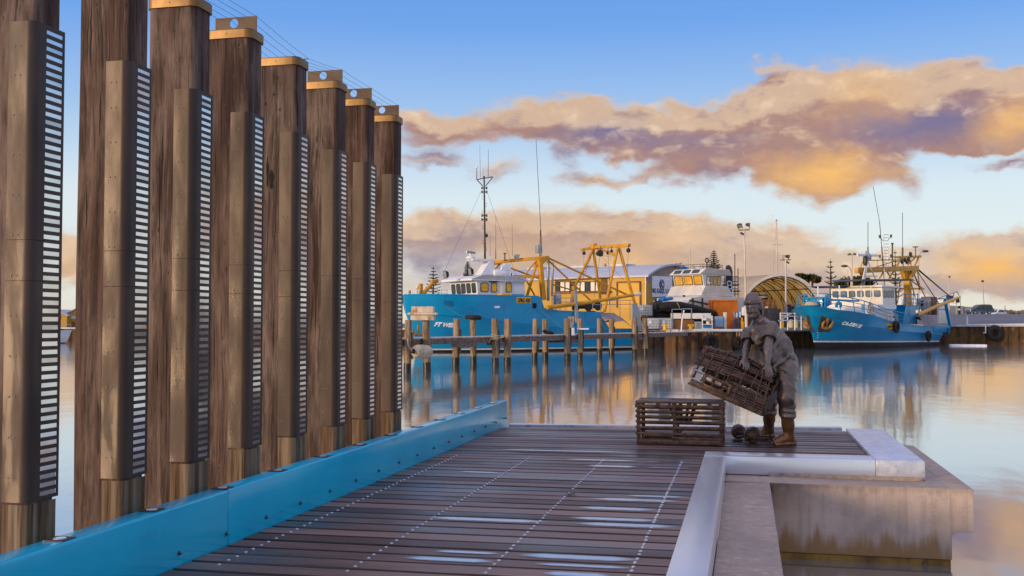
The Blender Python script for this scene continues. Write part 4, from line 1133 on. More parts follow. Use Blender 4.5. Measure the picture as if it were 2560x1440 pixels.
for k in range(7):
    w_ = WB * (k + .5) / 7; a0 = bl + by * w_; mb.bar(a0 - bx * .02 + bz * .012, a0 + bx * (LB + .01) + bz * .012, .058, .02, bz)
for b in (0.0, WB): mb.bar(bl + by * b + bz * .035, bl + by * b + bx * LB + bz * .035, .05, .024, by)
for u in (.03, .33, .66, .97): mb.bar(bl + bx * u * LB - by * .006 + bz * .032, bl + bx * u * LB + by * (WB + .006) + bz * .032, .04, .022, bz)
mb.build('base_boards', BRZPOT, bp, bevel=.002)
# near-side door frame and the little light frame on the tilted end
mb = MB()
for z0, z1, ua, ub in ((.075, .075, .17, .52), (.185, .185, .17, .52)): mb.bar(BQ(ua, 0, .026) * [1, 1, 1] + bz * (z0 - .06), BQ(ub, 0, .026) + bz * (z1 - .06), .03, .014, by)
for u in (.17, .52): mb.bar(BQ(u, 0, .028) + bz * .0, BQ(u, 0, .028) + bz * .14, .034, .016, by)
mb.build('side_door_frame', BRZPOT, bp, bevel=.0015)
mb = MB(); e0 = bl - bx * .035
LIGHTB = M('burnished_bronze', [hx('8b8890'), hx('a5a2aa')], .3, .7, sc=(12, 12, 12))
n1, n2 = bl + bx * .165 * LB - by * .032, bl - bx * .03 + by * .22
for z in (.085, .185): mb.tube([n1 + bz * z, bl + bx * .02 * LB - by * .02 + bz * z, bl - bx * .035 + by * .06 + bz * z, n2 + bz * z], .014, 5)
for p_ in (bl - bx * .034 + by * .05, n2): mb.bar(p_ + bz * .07, p_ + bz * .20, .026, .014, by)
mb.build('end_frame', LIGHTB, bp, smooth=30)
mb = MB()
for u_ in (0.0, 1.0):
    for k in range(7):
        y_ = WB * (k + .5) / 7; hgt = .06 + (HB - .08) * math.sqrt(max(0, 1 - ((y_ - WB / 2) / (WB / 2)) ** 2)); o_ = bl + bx * (u_ * LB) + by * y_
        if u_ == 1.0: mb.bar(o_ + bz * .03, o_ + bz * hgt, .045, .012, bx)
mb.build('end_boards', BRZPOT, bp, bevel=.002)
mb = MB()
for k in range(11):
    a = k * 2 * PI / 11; c0 = bl + bx * LB * .5 + by * WB / 2 + bz * (HB - .02); c1 = bl + bx * LB * .5 + by * WB / 2 + bz * .2
    mb.tube([c0 + (bx * math.cos(a) + by * math.sin(a)) * .13, c1 + (bx * math.cos(a) + by * math.sin(a)) * .085], .009, 5)
mb.build('neck_funnel', BRZPOT, bp)

# ------------------------------------------------------------------ floats and rope
for (px, py, r, lab) in ((1846, 1097, .086, 'dark bronze net float ball behind the other ball, touching the slatted pot'), (1882, 1108, .094, 'brown bronze net float ball in front, beside the rope coil')):
    c = atz(px, py, 0.0); c = np.array([c[0], c[1], r])
    mb = MB(); mb.ball((0, 0, 0), r, 32)
    mb.v = [tuple(np.array(v) + c) for v in mb.v]
    t = thing('float_ball', lab, 'float', (c[0], c[1], 0), 'bronze net floats at the statue')
    f = mb.build('shell', BRZPOT, t, smooth=60)
    m1 = MB(); dd = unit((-.55, -.8, .15)); m1.lathe(c + dd * (r - .006), [(.022, 0), (.022, .012), (.014, .016)], 14, dd); m1.build('plug', BRZPOT, t)
mb = MB(); cc = atz(1893, 1107, 0.0); pts = []
for i in range(90):
    a = i * .21; r = .13 + .012 * math.sin(i * .37) + (.05 if i > 60 else 0)
    pts.append(cc + np.array([r * 1.15 * math.cos(a), r * .8 * math.sin(a), .012 + .0007 * i]))
pts += [J(1929, 1100, 11.75), J(1922, 1080, 11.62), J(1912, 1052, 11.5), BQ(1.0, .05, .02)]
mb.tube(pts, .009, 6)
solo(mb, 'rope_coil', BRZPOT, 'bronze rope coiled around the float balls and running up to the barrel pot', 'rope', cc, smooth=60)
mb = MB(); a = atz(1836, 1104, 0.0); mb.box(a[0] - .02, a[0] + .09, a[1] - .03, a[1] + .02, 0.001, .03)
solo(mb, 'bronze_offcut', BRZPOT, 'small flat bronze block on the deck between slatted pot and float balls', 'block', a, bevel=.003)
# ================================================================== frames for things that lie at an angle
class Fr:
    def __init__(s, px, d, ang):
        p = atd(px, 808, d); s.O = np.array([p[0], p[1], 0.0]); a = R_(ang)
        s.e1 = RT * math.cos(a) + F0 * math.sin(a); s.e2 = RT * math.sin(a) - F0 * math.cos(a)
    def P(s, u, t, z): return s.O + s.e1 * u + s.e2 * t + ZU * z
    def at(s, px, py, t): return onplane(px, py, s.O + s.e2 * t, s.e2)
    def sz(s, px, py, t): q = s.at(px, py, t) - s.O; return q @ s.e1, q[2]
    def ats(s, px, py, u): return onplane(px, py, s.O + s.e1 * u, s.e1)
    def tz(s, px, py, u): q = s.ats(px, py, u) - s.O; return q @ s.e2, q[2]
    def box(s, mb, u0, u1, t0, t1, z0, z1):
        return mb.obox(s.P((u0 + u1) / 2, (t0 + t1) / 2, (z0 + z1) / 2), s.e1, s.e2, ZU, abs(u1 - u0) / 2, abs(t1 - t0) / 2, abs(z1 - z0) / 2)
def interp(x, pts):
    return float(np.interp(x, [p[0] for p in pts], [p[1] for p in pts]))

def hull(fr, L, rows, us, mats, parent, name='hull'):
    """rows: (stem_s, half(u), z(u), material of the strake above)"""
    grid = []
    for side in (1, -1):
        R = []
        for (s0, hf, zf, m) in rows:
            R.append([fr.P(s0 + u * (L - s0), side * hf(u), zf(u)) for u in us])
        grid.append(R)
    mb = MB()
    for R in grid:
        for k in range(len(R) - 1):
            mb.m = rows[k][3]; mb.grid([R[k], R[k + 1]])
    for k in range(min(7, len(rows) - 1)):    # stem bar closing the bow
        mb.m = rows[k][3]; a, b = grid[0], grid[1]
        mb.add([a[k][0], a[k + 1][0], b[k + 1][0], b[k][0]], [(0, 1, 2, 3)])
    for k in range(len(rows) - 1):            # transom
        mb.m = rows[k][3]; a, b = grid[0], grid[1]
        mb.add([a[k][-1], a[k + 1][-1], b[k + 1][-1], b[k][-1]], [(0, 1, 2, 3)])
    return mb.build(name, mats, parent, smooth=38)
from mathutils.bvhtree import BVHTree
def world_bvh(o):
    off = Vector((0, 0, 0)); p = o.parent
    while p is not None: off += p.location; p = p.parent
    off += o.location if o.parent is None else Vector((0, 0, 0))
    return BVHTree.FromPolygons([v.co + off for v in o.data.vertices], [list(p.vertices) for p in o.data.polygons])
def wrap(o, bvh, d, lift=0.02):
    """press a flat mesh on to a curved hull along d"""
    off = Vector((0, 0, 0)); p = o.parent
    while p is not None: off += p.location; p = p.parent
    d = Vector(tuple(d)).normalized(); cs = [v.co + off for v in o.data.vertices]
    lo_ = min(c.dot(d) for c in cs)
    for v, c in zip(o.data.vertices, cs):
        h = bvh.ray_cast(c - d * 8, d)
        if h[0] is not None: v.co = h[0] - d * (lift - (c.dot(d) - lo_)) - off
    o.data.update()
def hit(bv, px, py):
    h = bv.ray_cast(Vector(tuple(CP)), Vector(tuple(ray(px, py))).normalized())
    return np.array(h[0]) if h[0] is not None else None
def hull_text(fr, bv, txt, a, b, cap_px, mat, parent, bold=.02, slant=0., lift=.02, spacing=1.0):
    """lettering painted along the hull from survey point a to b"""
    A_, B_ = hit(bv, *a), hit(bv, *b)
    for P_ in (A_, B_): P_ += fr.e2 * (1.0 - 0 * P_[0])
    A_ = A_ + fr.e2 * (3 - (A_ - fr.O) @ fr.e2); B_ = B_ + fr.e2 * (3 - (B_ - fr.O) @ fr.e2)
    x = B_ - A_; L = np.linalg.norm(x); cap = cap_px * ((A_ - CP) @ FW) / FPX
    o = words(txt, cap * 1.40, mat, A_, x, ZU, parent, depth=.004, bold=bold * cap, slant=slant, spacing=spacing)
    pl = np.array(parent.location); u = unit(x); cs = [np.array(v.co) + pl - A_ for v in o.data.vertices]; ln = max(c @ u for c in cs); k = L / ln
    for v, c in zip(o.data.vertices, cs): v.co = Vector(tuple(c + u * (c @ u) * (k - 1) + A_ - pl))
    wrap(o, bv, -fr.e2, lift); return o
def ell_half(B, ur, p=2.0, q=0.5, end=1.0, u2=.6):
    def f(u):
        x = min(u / ur, 1.0); b = B * max(0.0, 1 - (1 - x) ** p) ** q
        return max(0.02, b * (1 - (1 - end) * max(0, (u - u2) / (1 - u2))))
    return f
def pane_strip(fr_pts, mb_frame, mb_glass, nrm, th=.03):
    """a window: corner points in order; frame ring and glass pane set in it"""
    P = [np.array(p) for p in fr_pts]; c = sum(P) / len(P); n = unit(nrm)
    o = [p + n * th for p in P]; i = [c + (p - c) * .86 + n * th for p in P]; g = [c + (p - c) * .88 + n * th * .6 for p in P]
    b = [p - n * .02 for p in P]
    k = len(P)
    v = o + i + b; f = []
    for j in range(k):
        q = (j + 1) % k; f += [(j, q, k + q, k + j), (j, 2 * k + j, 2 * k + q, q)]
    mb_frame.add(v, f); mb_glass.add(g, [tuple(range(k))])
def rquad(fn, u0, u1, v0, v1, r=.2, n=3):
    """rounded rectangle through fn(u, v)"""
    pts = []
    ru, rv = (u1 - u0) * r, (v1 - v0) * r
    for cu, cv, a0 in ((u1 - ru, v1 - rv, 0), (u0 + ru, v1 - rv, 90), (u0 + ru, v0 + rv, 180), (u1 - ru, v0 + rv, 270)):
        for i in range(n + 1):
            a = R_(a0 + 90 * i / n); pts.append(fn(cu + ru * math.cos(a), cv + rv * math.sin(a)))
    return pts
def window(fn, u0, u1, v0, v1, nrm, parent, glass=None, r=.2):
    a, b = MB(), MB(); pane_strip(rquad(fn, u0, u1, v0, v1, r), a, b, nrm)
    w = a.build('window', FRAME, parent, smooth=0); b.build('pane', glass or GLASS, w, smooth=0); return w
def floodlight(mb_h, mb_g, c, d, w=.28, h=.22):
    d = unit(d); x = unit(np.cross(ZU, d)); y = np.cross(d, x); c = np.array(c)
    v = [c + x * w * i + y * h * j + d * .10 for i, j in ((-1, -1), (1, -1), (1, 1), (-1, 1))] + [c + x * w * .55 * i + y * h * .55 * j - d * .18 for i, j in ((-1, -1), (1, -1), (1, 1), (-1, 1))]
    mb_h.add(v, [(4, 5, 6, 7), (0, 4, 7, 3), (1, 2, 6, 5), (0, 1, 5, 4), (3, 7, 6, 2), (0, 3, 2, 1)])
    mb_g.add([c + x * w * .85 * i + y * h * .85 * j + d * .104 for i, j in ((-1, -1), (1, -1), (1, 1), (-1, 1))], [(0, 1, 2, 3)])

# ================================================================== the big blue trawler on the left
A = Fr(1010, 77, 34)
LA = 20.6; BA = 2.9
sa = lambda px, py, t=BA: A.sz(px, py, t)
s_step, s_e, s_e2 = sa(1356, 760)[0], sa(1500, 790)[0], sa(1524, 810)[0]
zA0 = A.tz(1010, 738, 0)[1]; zA1 = sa(1350, 742)[1]; zA2 = sa(1362, 774)[1]; zA3 = sa(1498, 780)[1]; zA4 = sa(1540, 822)[1]
kA0 = A.tz(1010, 783, 0)[1]; kA1 = sa(1400, 821)[1]
ba = thing('blue_trawler', 'long bright blue trawler with white wheelhouse and mustard gantries moored behind the jetty', 'fishing boat', A.P(LA / 2, 0, ZW))
us = sorted(set([0, .008, .02, .04, .07, .10, .14, .19, .25, .32, .4, .5, .6, .7, .8, .9, .95, 1] + [s_step / LA - .001, s_step / LA + .001, s_e / LA, s_e2 / LA]))
zr = lambda u: interp(u * LA, [(0, zA0), (s_step - .03, zA1), (s_step + .03, zA2), (s_e, zA3), (s_e2, zA4), (LA, zA4)])
zk = lambda u: min(interp(u * LA, [(0, kA0), (sa(1400, 821)[0], kA1), (LA, kA1 - .15)]), zr(u) - .12)
bwl = ell_half(BA * .9, .42, 1.5, .9)
hullA = hull(A, LA, [(1.9, lambda u: .02, lambda u: ZW - 1.2, 0), (1.5, lambda u: bwl(u) * .8, lambda u: ZW - .7, 0), (1.15, bwl, lambda u: ZW + .16, 1),
             (1.05, lambda u: bwl(u) * 1.005 + .01, lambda u: ZW + .26, 2), (.22, ell_half(BA * .985, .28, 1.8, .62), zk, 2), (.2, ell_half(BA * 1.0 , .26, 1.9, .60), lambda u: zk(u) + .05, 2), (0, ell_half(BA, .20, 2, .5), zr, 2),
             (.12, lambda u: max(.01, ell_half(BA, .20, 2, .5)(u) - .14), zr, 3), (.9, lambda u: max(.01, ell_half(BA * .985, .28, 1.8, .62)(u) - .3), lambda u: zr(u) - .75, 3), (.95, lambda u: .005, lambda u: zr(u) - .7, 3)], us,
             [BLACKHULL, BOOT, BLUE, DARKSTEEL], ba)
bvA = world_bvh(hullA)
# rail capping and hull openings
mb = MB(); mb.tube([A.P(0 + u * LA, ell_half(BA, .20, 2, .5)(u) - .05, zr(u) + .02) for u in us if u < s_step / LA], .07, 6); mb.build('rail_cap', BLUE, ba)
def hullpatch(fr, bv, x0, x1, y0, y1, mat, name, parent, t=0, nx=8, lift=.015):
    mb = MB(); rows = []
    for y in (y0, (y0 + y1) / 2, y1):
        r_ = []
        for i in range(nx + 1):
            h = hit(bv, x0 + (x1 - x0) * i / nx, y); r_.append(h + fr.e2 * lift)
        rows.append(r_)
    mb.grid(rows); return mb.build(name, mat, parent, smooth=0, fix=False)
hullpatch(A, bvA, 1110, 1132, 752, 766, M('port_shade', hx('00618f'), .5), 'mooring_port', ba)
hullpatch(A, bvA, 1331, 1341, 758, 771, DARKGAP, 'mooring_port', ba)
hullpatch(A, bvA, 1236, 1249, 765, 770, SIGNW, 'hull_marking', ba, BA + .3)
plate = hullpatch(A, bvA, 1291, 1327, 743, 757.5, YELLOW, 'registration_board', ba, BA + .3)
BLACKPAINT = M('black_paint', hx('101010'), .6)
hull_text(A, bvA, 'LFBG 420', (1293.5, 755.5), (1325.5, 755.8), 10, BLACKPAINT, ba, bold=.05, lift=.03)
hull_text(A, bvA, 'FT WEST', (1084, 815), (1143, 818.5), 10, SIGNW, ba, bold=.08, slant=.12, lift=.06)
ANCHORM = M('anchor_rust', [hx('7a5228'), hx('a67a42'), hx('4a2e18')], .8, sc=(4, 4, 4))
# anchor on the bow
mb = MB(); c0 = A.at(1046, 826, 2.0); n_ = A.e2
mb.bar(c0 + ZU * .45, c0 - ZU * .4, .16, .12, n_); mb.bar(c0 - ZU * .35 - A.e1 * .35, c0 - ZU * .35 + A.e1 * .35, .18, .14, n_)
mb.bar(c0 - ZU * .35 - A.e1 * .34, c0 + ZU * .05 - A.e1 * .45, .13, .12, n_); mb.bar(c0 - ZU * .35 + A.e1 * .34, c0 + ZU * .05 + A.e1 * .45, .13, .12, n_)
mb.build('anchor', ANCHORM, ba)
# wheelhouse
tw = 2.0
sW0 = A.sz(1200, 735, tw)[0]; sW1 = A.sz(1311, 735, tw)[0]; zWt = A.sz(1195, 702, tw)[1]; zWb = 1.9
wh = MB(); f0 = sW0; tilt = .28
wh.prism([A.P(f0, -tw, zWb), A.P(f0 - tilt, -tw, zWt), A.P(sW1, -tw, zWt), A.P(sW1 + .25, -tw, zWb)], A.e2 * 2 * tw)
whl = wh.build('wheelhouse', WHITE, ba, smooth=0)
mb = MB(); mb.prism([A.P(f0 - .95, -tw - .3, zWt + .002), A.P(f0 - .95, -tw - .3, zWt + .16), A.P(f0 - .2, -tw + .1, zWt + .42), A.P(sW1 - 1.0, -tw + .1, zWt + .42), A.P(sW1 + .2, -tw - .3, zWt + .16), A.P(sW1 + .2, -tw - .3, zWt + .002)], A.e2 * (2 * tw + .6)); mb.build('wheelhouse_roof', WHITE, ba, smooth=0, bevel=.03)
zA_, zB_ = A.sz(1197, 732, tw)[1], A.sz(1197, 707, tw)[1]
nf = unit(-A.e1 + ZU * -.12)
for k in range(5):
    t_a = -tw + .12 + k * .765
    fn = lambda t, z: A.P(f0 - tilt * (z - zWb) / (zWt - zWb), t, z)
    window(fn, t_a, t_a + .60, zA_, zB_, nf, whl)
fs = lambda px, py: A.at(px, -py, tw)
for (x0, x1, m) in ((1200.5, 1221, AMBERGLASS), (1227, 1242, AMBERGLASS), (1264.5, 1279, AMBERGLASS)): window(fs, x0, x1, -730 if x0 < 1225 else -731, -706.5, A.e2, whl, m)
mb = MB(); a_ = A.at(1223, 706, tw + .03); b_ = A.at(1246, 700, tw + .03); mb.add([a_, A.at(1246, 706, tw + .03), b_, A.at(1223, 700, tw + .03)], [(0, 1, 2, 3)]); mb.build('name_light', BLACKPAINT, whl, smooth=0)
mb = MB(); A.box(mb, A.sz(1253, 730, tw)[0], A.sz(1261, 730, tw)[0], tw, tw + .03, A.sz(1253, 737, tw)[1], A.sz(1253, 708, tw)[1]); mb.build('door', CREAM, whl, smooth=0)
mb = MB(); A.box(mb, A.sz(1239, 740, tw)[0], A.sz(1268, 740, tw)[0], tw + .2, tw + .75, A.sz(1239, 741, tw)[1], A.sz(1239, 734.5, tw)[1]); mb.build('deck_box', YELLOW, ba, bevel=.05)
mb = MB(); A.box(mb, A.sz(1269, 740, tw)[0], A.sz(1297, 740, tw)[0], tw + .2, tw + .75, A.sz(1239, 741.5, tw)[1], A.sz(1239, 735, tw)[1]); mb.build('deck_box', BLUE, ba, bevel=.05)
# radar pylon, radar, whip mast
pm = lambda px, py, t=0.0: A.at(px, py, t)
mb = MB()
mb.prism([pm(1187, 688), pm(1208, 655), pm(1166, 652.5), pm(1168, 648), pm(1219, 649), pm(1223, 688)], A.e2 * .9); mb.build('radar_pylon', WHITE, ba, smooth=0, bevel=.02)
mb = MB(); c_ = pm(1176.5, 650, .45); mb.lathe(c_, [(.2, 0), (.36, .12), (.36, .2), (.24, .3), (.1, .36), (.1, .5)], 16); r_ = mb.build('radar', WHITE, ba)
mb = MB(); d_ = unit(A.e1 * .9 - A.e2 * .5); mb.obox(c_ + ZU * .6, d_, np.cross(ZU, d_), ZU, .68, .07, .08); mb.build('radar_bar', GALV, r_, bevel=.02)
mb = MB(); mb.tube([pm(1212.5, 650, .3), pm(1210.5, 448, .3)], [.085, .06], 8)
mb.tube([pm(1192, 449, .3), pm(1232, 442, .3)], .04, 6); mb.tube([pm(1193, 450, .3), pm(1207, 465, .3)], .035, 6); mb.tube([pm(1231, 444, .3), pm(1214, 465, .3)], .035, 6)
for y_ in (470, 480, 539, 549):
    for q in (-1, 1): mb.tube([pm(1211, y_, .3), pm(1211 + q * 6, y_, .3)], .04, 5); mb.lathe(pm(1211 + q * 6, y_ + 3, .3), [(.09, 0), (.05, .03), (.05, .15), (.09, .19)], 8)
mb.lathe(pm(1217, 593, .3), [(.09, 0), (.09, .25)], 8); mb.lathe(pm(1210, 447, .3), [(.09, 0), (.09, .2)], 8)
for i in range(8):
    y_ = 492 + i * 18.5; q = 1 if i % 2 else -1; mb.tube([pm(1211, y_, .3), pm(1211 + q * 5.5, y_ - 3, .3), pm(1211 + q * 5.5, y_ + 5, .3), pm(1211, y_ + 7, .3)], .014, 4)
mb.build('mast', DARKSTEEL, ba)
for (x0, y0, x1, y1, r) in ((1192, 449, 1192, 418, .035), (1201, 447, 1199.5, 362, .016), (1220.5, 445, 1221, 373, .022), (1208, 445, 1208, 418, .014), (1239.5, 648, 1239.5, 622, .04), (1239.5, 622, 1239.5, 540, .016), (1225.5, 640, 1225.5, 590, .014), (1281, 640, 1280.5, 562, .016), (1350, 643, 1351, 575, .05), (1353, 640, 1355.5, 630, .03), (1355, 630, 1340, 347, .03)):
    mb = MB(); mb.tube([pm(x0, y0, .3), pm(x1, y1, .3)], [r, r * .6], 5); mb.build('antenna', DARKSTEEL, ba)
mb = MB(); mb.lathe(pm(1192, 420, .3), [(.07, 0), (.07, .12), (.02, .2)], 8); mb.build('antenna_cap', WHITE, ba)
for (a, b) in (((1203, 478), (1105, 692)), ((1218, 480), (1290, 690))):
    mb = MB(); mb.tube([pm(*a, .3), pm(*b, .3)], .010, 4); mb.build('stay', DARKSTEEL, ba)
mb = MB(); A.box(mb, A.sz(1341, 620, .3)[0], A.sz(1351, 620, .3)[0], .1, .5, A.sz(1341, 632, .3)[1], A.sz(1341, 613, .3)[1]); mb.build('junction_box', GALV, ba, bevel=.02)
for (x, y, tt) in ((1115, 686, .6), (1177, 679, 1.9)):
    h_, g_ = MB(), MB(); floodlight(h_, g_, A.at(x, y, tt), -A.e1 - ZU * .15, .24, .3); l_ = h_.build('floodlight', FRAME, ba, smooth=0); g_.build('lamp_face', GALV, l_, smooth=0)
mb = MB(); mb.lathe(A.at(1232, 682.5, .8), [(.05, 0), (.28, .03), (.3, .1), (.3, 1.35), (.28, 1.42), (.05, 1.45)], 14, A.e1); mb.build('liferaft', WHITE, ba)
mb = MB(); p_ = A.at(1242, 676, .4); pts = [p_ + A.e1 * x + ZU * z for x, z in ((0, 0), (.15, .32), (.45, .5), (.9, .52), (.95, 0))]; mb.prism(pts, A.e2 * .6); mb.build('vent_cowl', WHITE, ba, smooth=0)
mb = MB()
for x in (1236, 1248, 1258, 1272, 1279): mb.tube([A.at(x, 694, .8), A.at(x, 683, .8)], .05, 5)
mb.build('raft_cradle', DARKSTEEL, ba)
mb = MB(); mb.tube([A.at(1222, 690, .5), A.at(1223, 662, .5), A.at(1226, 658, .5), A.at(1229, 662, .5), A.at(1229, 690, .5)], .08, 8); mb.build('vent_pipe', WHITE, ba)
# foredeck gear
mb = MB(); mb.bar(A.at(1052, 740, 0), A.at(1052, 709, 0), .26, .26, A.e1); mb.bar(A.at(1057, 735, .1), A.at(1084, 705, .1), .22, .3, A.e2); mb.bar(A.at(1078, 706, .1), A.at(1094, 702, .1), .3, .25, A.e2); mb.build('deck_crane', MUSTARD, ba, bevel=.02)
mb = MB(); mb.tube([A.at(1042, 740, -.3), A.at(1042, 716, -.3)], .07, 6); mb.obox(A.at(1042, 717, -.3), A.e1, A.e2, ZU, .22, .05, .05); mb.lathe(A.at(1042, 722, -.3), [(.15, 0), (.18, .1), (.1, .25)], 10); mb.build('sensor_post', WHITE, ba)
mb = MB(); mb.ball(A.at(1024, 730, .3), .12, 10, (1, 1, 1.3)); mb.tube([A.at(1024, 742, .3), A.at(1024, 730, .3)], .04, 5); mb.build('search_lamp', MUSTARD, ba)
mb = MB()
for y in (722, 729): mb.tube([A.at(1070, y, -.6), A.at(1092, y + 2, -.6), A.at(1118, y + 4, -.4)], .022, 5)
for x in (1070, 1080, 1092, 1104, 1118): mb.tube([A.at(x, 742, -.5), A.at(x, 722, -.5)], .022, 5)
mb.build('foredeck_rail', WHITE, ba)
# mustard goal post behind the wheelhouse
def tb(mb, a, b, t, r, n=8, t2=None): mb.tube([A.at(*a, t), A.at(*b, t if t2 is None else t2)], r, n)
mb = MB(); mb.bar(A.at(1230, 656, -1.2), A.at(1365, 643.5, 1.4), .26, .26); mb.prism([A.at(1342, 645, 1.4), A.at(1369, 639, 1.4), A.at(1368, 648, 1.4), A.at(1352, 662, 1.4)], A.e2 * .25)
mb.bar(A.at(1349, 650, 1.4), A.at(1359, 750, 1.6), .34, .34, A.e1); mb.prism([A.at(1228, 652, -1.2), A.at(1258, 650, -1.2), A.at(1250, 660, -1.2), A.at(1229, 664, -1.2)], A.e2 * .25)
tb(mb, (1250, 660), (1228, 682), -1.2, .08); tb(mb, (1345, 648), (1317, 742), 1.2, .12); tb(mb, (1342, 650), (1314, 684), 1.2, .07); mb.bar(A.at(1284, 691, .6), A.at(1350, 691, 1.4), .2, .24); tb(mb, (1270, 668), (1352, 698), .4, .07); tb(mb, (1307, 718), (1309, 742), .9, .12); tb(mb, (1310, 690), (1340, 745), .9, .07)
mb.build('goal_post', MUSTARD, ba, bevel=.01)
mb = MB(); tb(mb, (1367, 643), (1572, 739), 1.5, .085); tb(mb, (1370, 650), (1476, 751), 1.3, .075); tb(mb, (1384, 712), (1440, 728), .4, .06); mb.build('stay_spar', MUSTARD, ba)
mb = MB(); tb(mb, (1370.5, 752), (1370.5, 656), .6, .12, 12); mb.lathe(A.at(1370.5, 657, .6), [(.16, 0), (.14, .1), (.02, .2)], 12); tb(mb, (1380, 740), (1382, 656), .3, .09, 10); mb.build('exhaust_pipe', GALV, ba)
h_, g_ = MB(), MB(); floodlight(h_, g_, A.at(1292, 641, .2), A.e1 - ZU * .5, .26, .2); l_ = h_.build('floodlight', GALV, ba, smooth=0); g_.build('lamp_face', LAMPGLASS, l_, smooth=0)
mb = MB(); tb(mb, (1262, 652), (1262, 634), -.4, .05); mb.lathe(A.at(1262, 635, -.4), [(.05, 0), (.14, .04), (.14, .08)], 8); mb.build('deck_lamp', DARKSTEEL, ba)
# stern gantry: two A frames and a top beam
mb = MB(); tg = 2.2
apN, apF = A.at(1546, 618, tg), A.at(1484, 618, -tg)
for a, b in (((1544, 620), (1511, 779)), ((1548, 620), (1587, 760))): mb.tube([A.at(*a, tg), A.at(*b, tg)], .125, 8)
for a, b in (((1486, 617), (1437, 716)), ((1483, 622), (1501, 748))): mb.tube([A.at(*a, -tg), A.at(*b, -tg)], .125, 8)
mb.bar(A.at(1437, 716, -tg), A.at(1431, 762, -tg), .35, .35, A.e1)
mb.bar(apF, A.at(1574, 613, tg), .28, .26); mb.bar(A.at(1453, 625, -tg - .5), A.at(1490, 618, -tg), .24, .24); mb.bar(A.at(1494, 620, -tg), A.at(1537, 637, tg), .18, .18); mb.lathe(A.at(1484, 616, -tg) - ZU * .25, [(.3, 0), (.3, .5)], 10)
mb.build('stern_gantry', MUSTARD, ba, bevel=.008)
for (x, y, t, r) in ((1460, 633, -tg, .16), (1501, 633, 0, .30), (1495, 634, -.6, .2), (1520, 632, .8, .16), (1529, 628, 1.2, .14), (1571, 626, tg, .2)):
    mb = MB(); mb.lathe(A.at(x, y, t) - A.e2 * .08, [(r * .5, 0), (r, .03), (r * .8, .08), (r, .13), (r * .5, .16)], 14, A.e2); mb.tube([A.at(x, y, t), A.at(x, y, t) + ZU * (r + .28)], .035, 5); mb.build('pulley_block', DARKSTEEL, ba)
mb = MB()
for k in range(12):
    a, b = A.at(1470 - 2.55 * k, 645 + 6.8 * k, -tg), A.at(1477 - 2.55 * k, 645 + 6.8 * k, -tg); mb.tube([a, b], .018, 4)
mb.tube([A.at(1471, 642, -tg), A.at(1441, 722, -tg)], .018, 4); mb.tube([A.at(1478, 642, -tg), A.at(1448, 722, -tg)], .018, 4); mb.build('ladder', MUSTARD, ba, smooth=0)
for a, b, t in (((1500, 640), (1485, 745), -1), ((1503, 640), (1560, 700), .4), ((1520, 640), (1530, 740), 1), ((1571, 632), (1568, 690), tg), ((1460, 640), (1459, 690), -tg), ((1503, 640), (1540, 640), .2)):
    mb = MB(); tb(mb, a, b, t, .012, 4); mb.build('trawl_wire', DARKSTEEL, ba, smooth=0)
mb = MB(); mb.tube([A.at(1368, 769, BA + .2), A.at(1470, 756, BA + .2), A.at(1585, 737, BA + .2)], [.17, .16, .13], 8); tp = mb.build('trawl_boom', MUSTARD, ba); mb = MB(); mb.tube([A.at(1584.5, 737, BA + .2), A.at(1600, 734.5, BA + .2)], .14, 8); mb.build('boom_tip', WHITE, ba)
# deck gear
mb = MB(); mb.lathe(A.at(1393, 762, .8), [(.36, 0), (.36, .75), (.3, .85)], 16); mb.build('silver_tank', STEEL, ba)
mb = MB(); c_ = A.at(1455, 765, 0); mb.lathe(c_ - A.e2 * .9, [(.45, 0), (.45, .06), (.24, .08), (.24, 1.7), (.45, 1.72), (.45, 1.8)], 16, A.e2); mb.lathe(c_ + A.e1 * 1.2 - A.e2 * .7, [(.4, 0), (.4, .06), (.2, .08), (.2, 1.3), (.4, 1.32), (.4, 1.4)], 16, A.e2); A.box(mb, 14.2, 16.4, -1.0, 1.0, zA2 - .8, zA2 - .1); mb.build('trawl_winch', DARKSTEEL, ba)
mb = MB(); mb.bar(A.at(1438, 725, BA + .25), A.at(1442, 806, BA + .25), .22, .2, A.e1); mb.build('grey_post', GALV, ba)
mb = MB()
for (x0, x1, y0, y1, t) in ((1380, 1400, 733, 762, 1.5), (1400, 1430, 745, 765, 1.5)):
    for y in (y0, (y0 + y1) / 2): mb.tube([A.at(x0, y, t), A.at(x1, y, t)], .03, 5)
    for x in (x0, (x0 + x1) / 2, x1): mb.tube([A.at(x, y0, t), A.at(x, 775, t)], .03, 5)
mb.build('deck_rail', GALV, ba); mb = MB()
for y in (752, 762): mb.tube([A.at(1480, y, 1.8), A.at(1590, y - 2, 1.8)], .03, 5)
for x in (1482, 1502, 1525, 1550, 1575): mb.tube([A.at(x, 752, 1.8), A.at(x, 800, 1.8)], .03, 5)
mb.build('deck_rail', GALV, ba)
mb = MB(); rg = random.Random(4)      # tarpaulin heap over the after deck
rows = []
for i in range(12):
    x = 1496 + i * 7.2; rr = []
    for j in range(7):
        t = -1.6 + j * .75; top = 779 + (i * .6) + (18 * max(0, (i - 7) / 4)) + rg.uniform(-3, 3); q = A.at(x, top, BA - .3); s_ = (q - A.O) @ A.e1
        zz = q[2] - (0 if j < 5 else (.35 if j == 5 else .75)); rr.append(A.P(s_, t + .6, zz))
    rows.append(rr)
mb.grid(rows); mb.build('stern_cover', TARP, ba, smooth=60, fix=False)
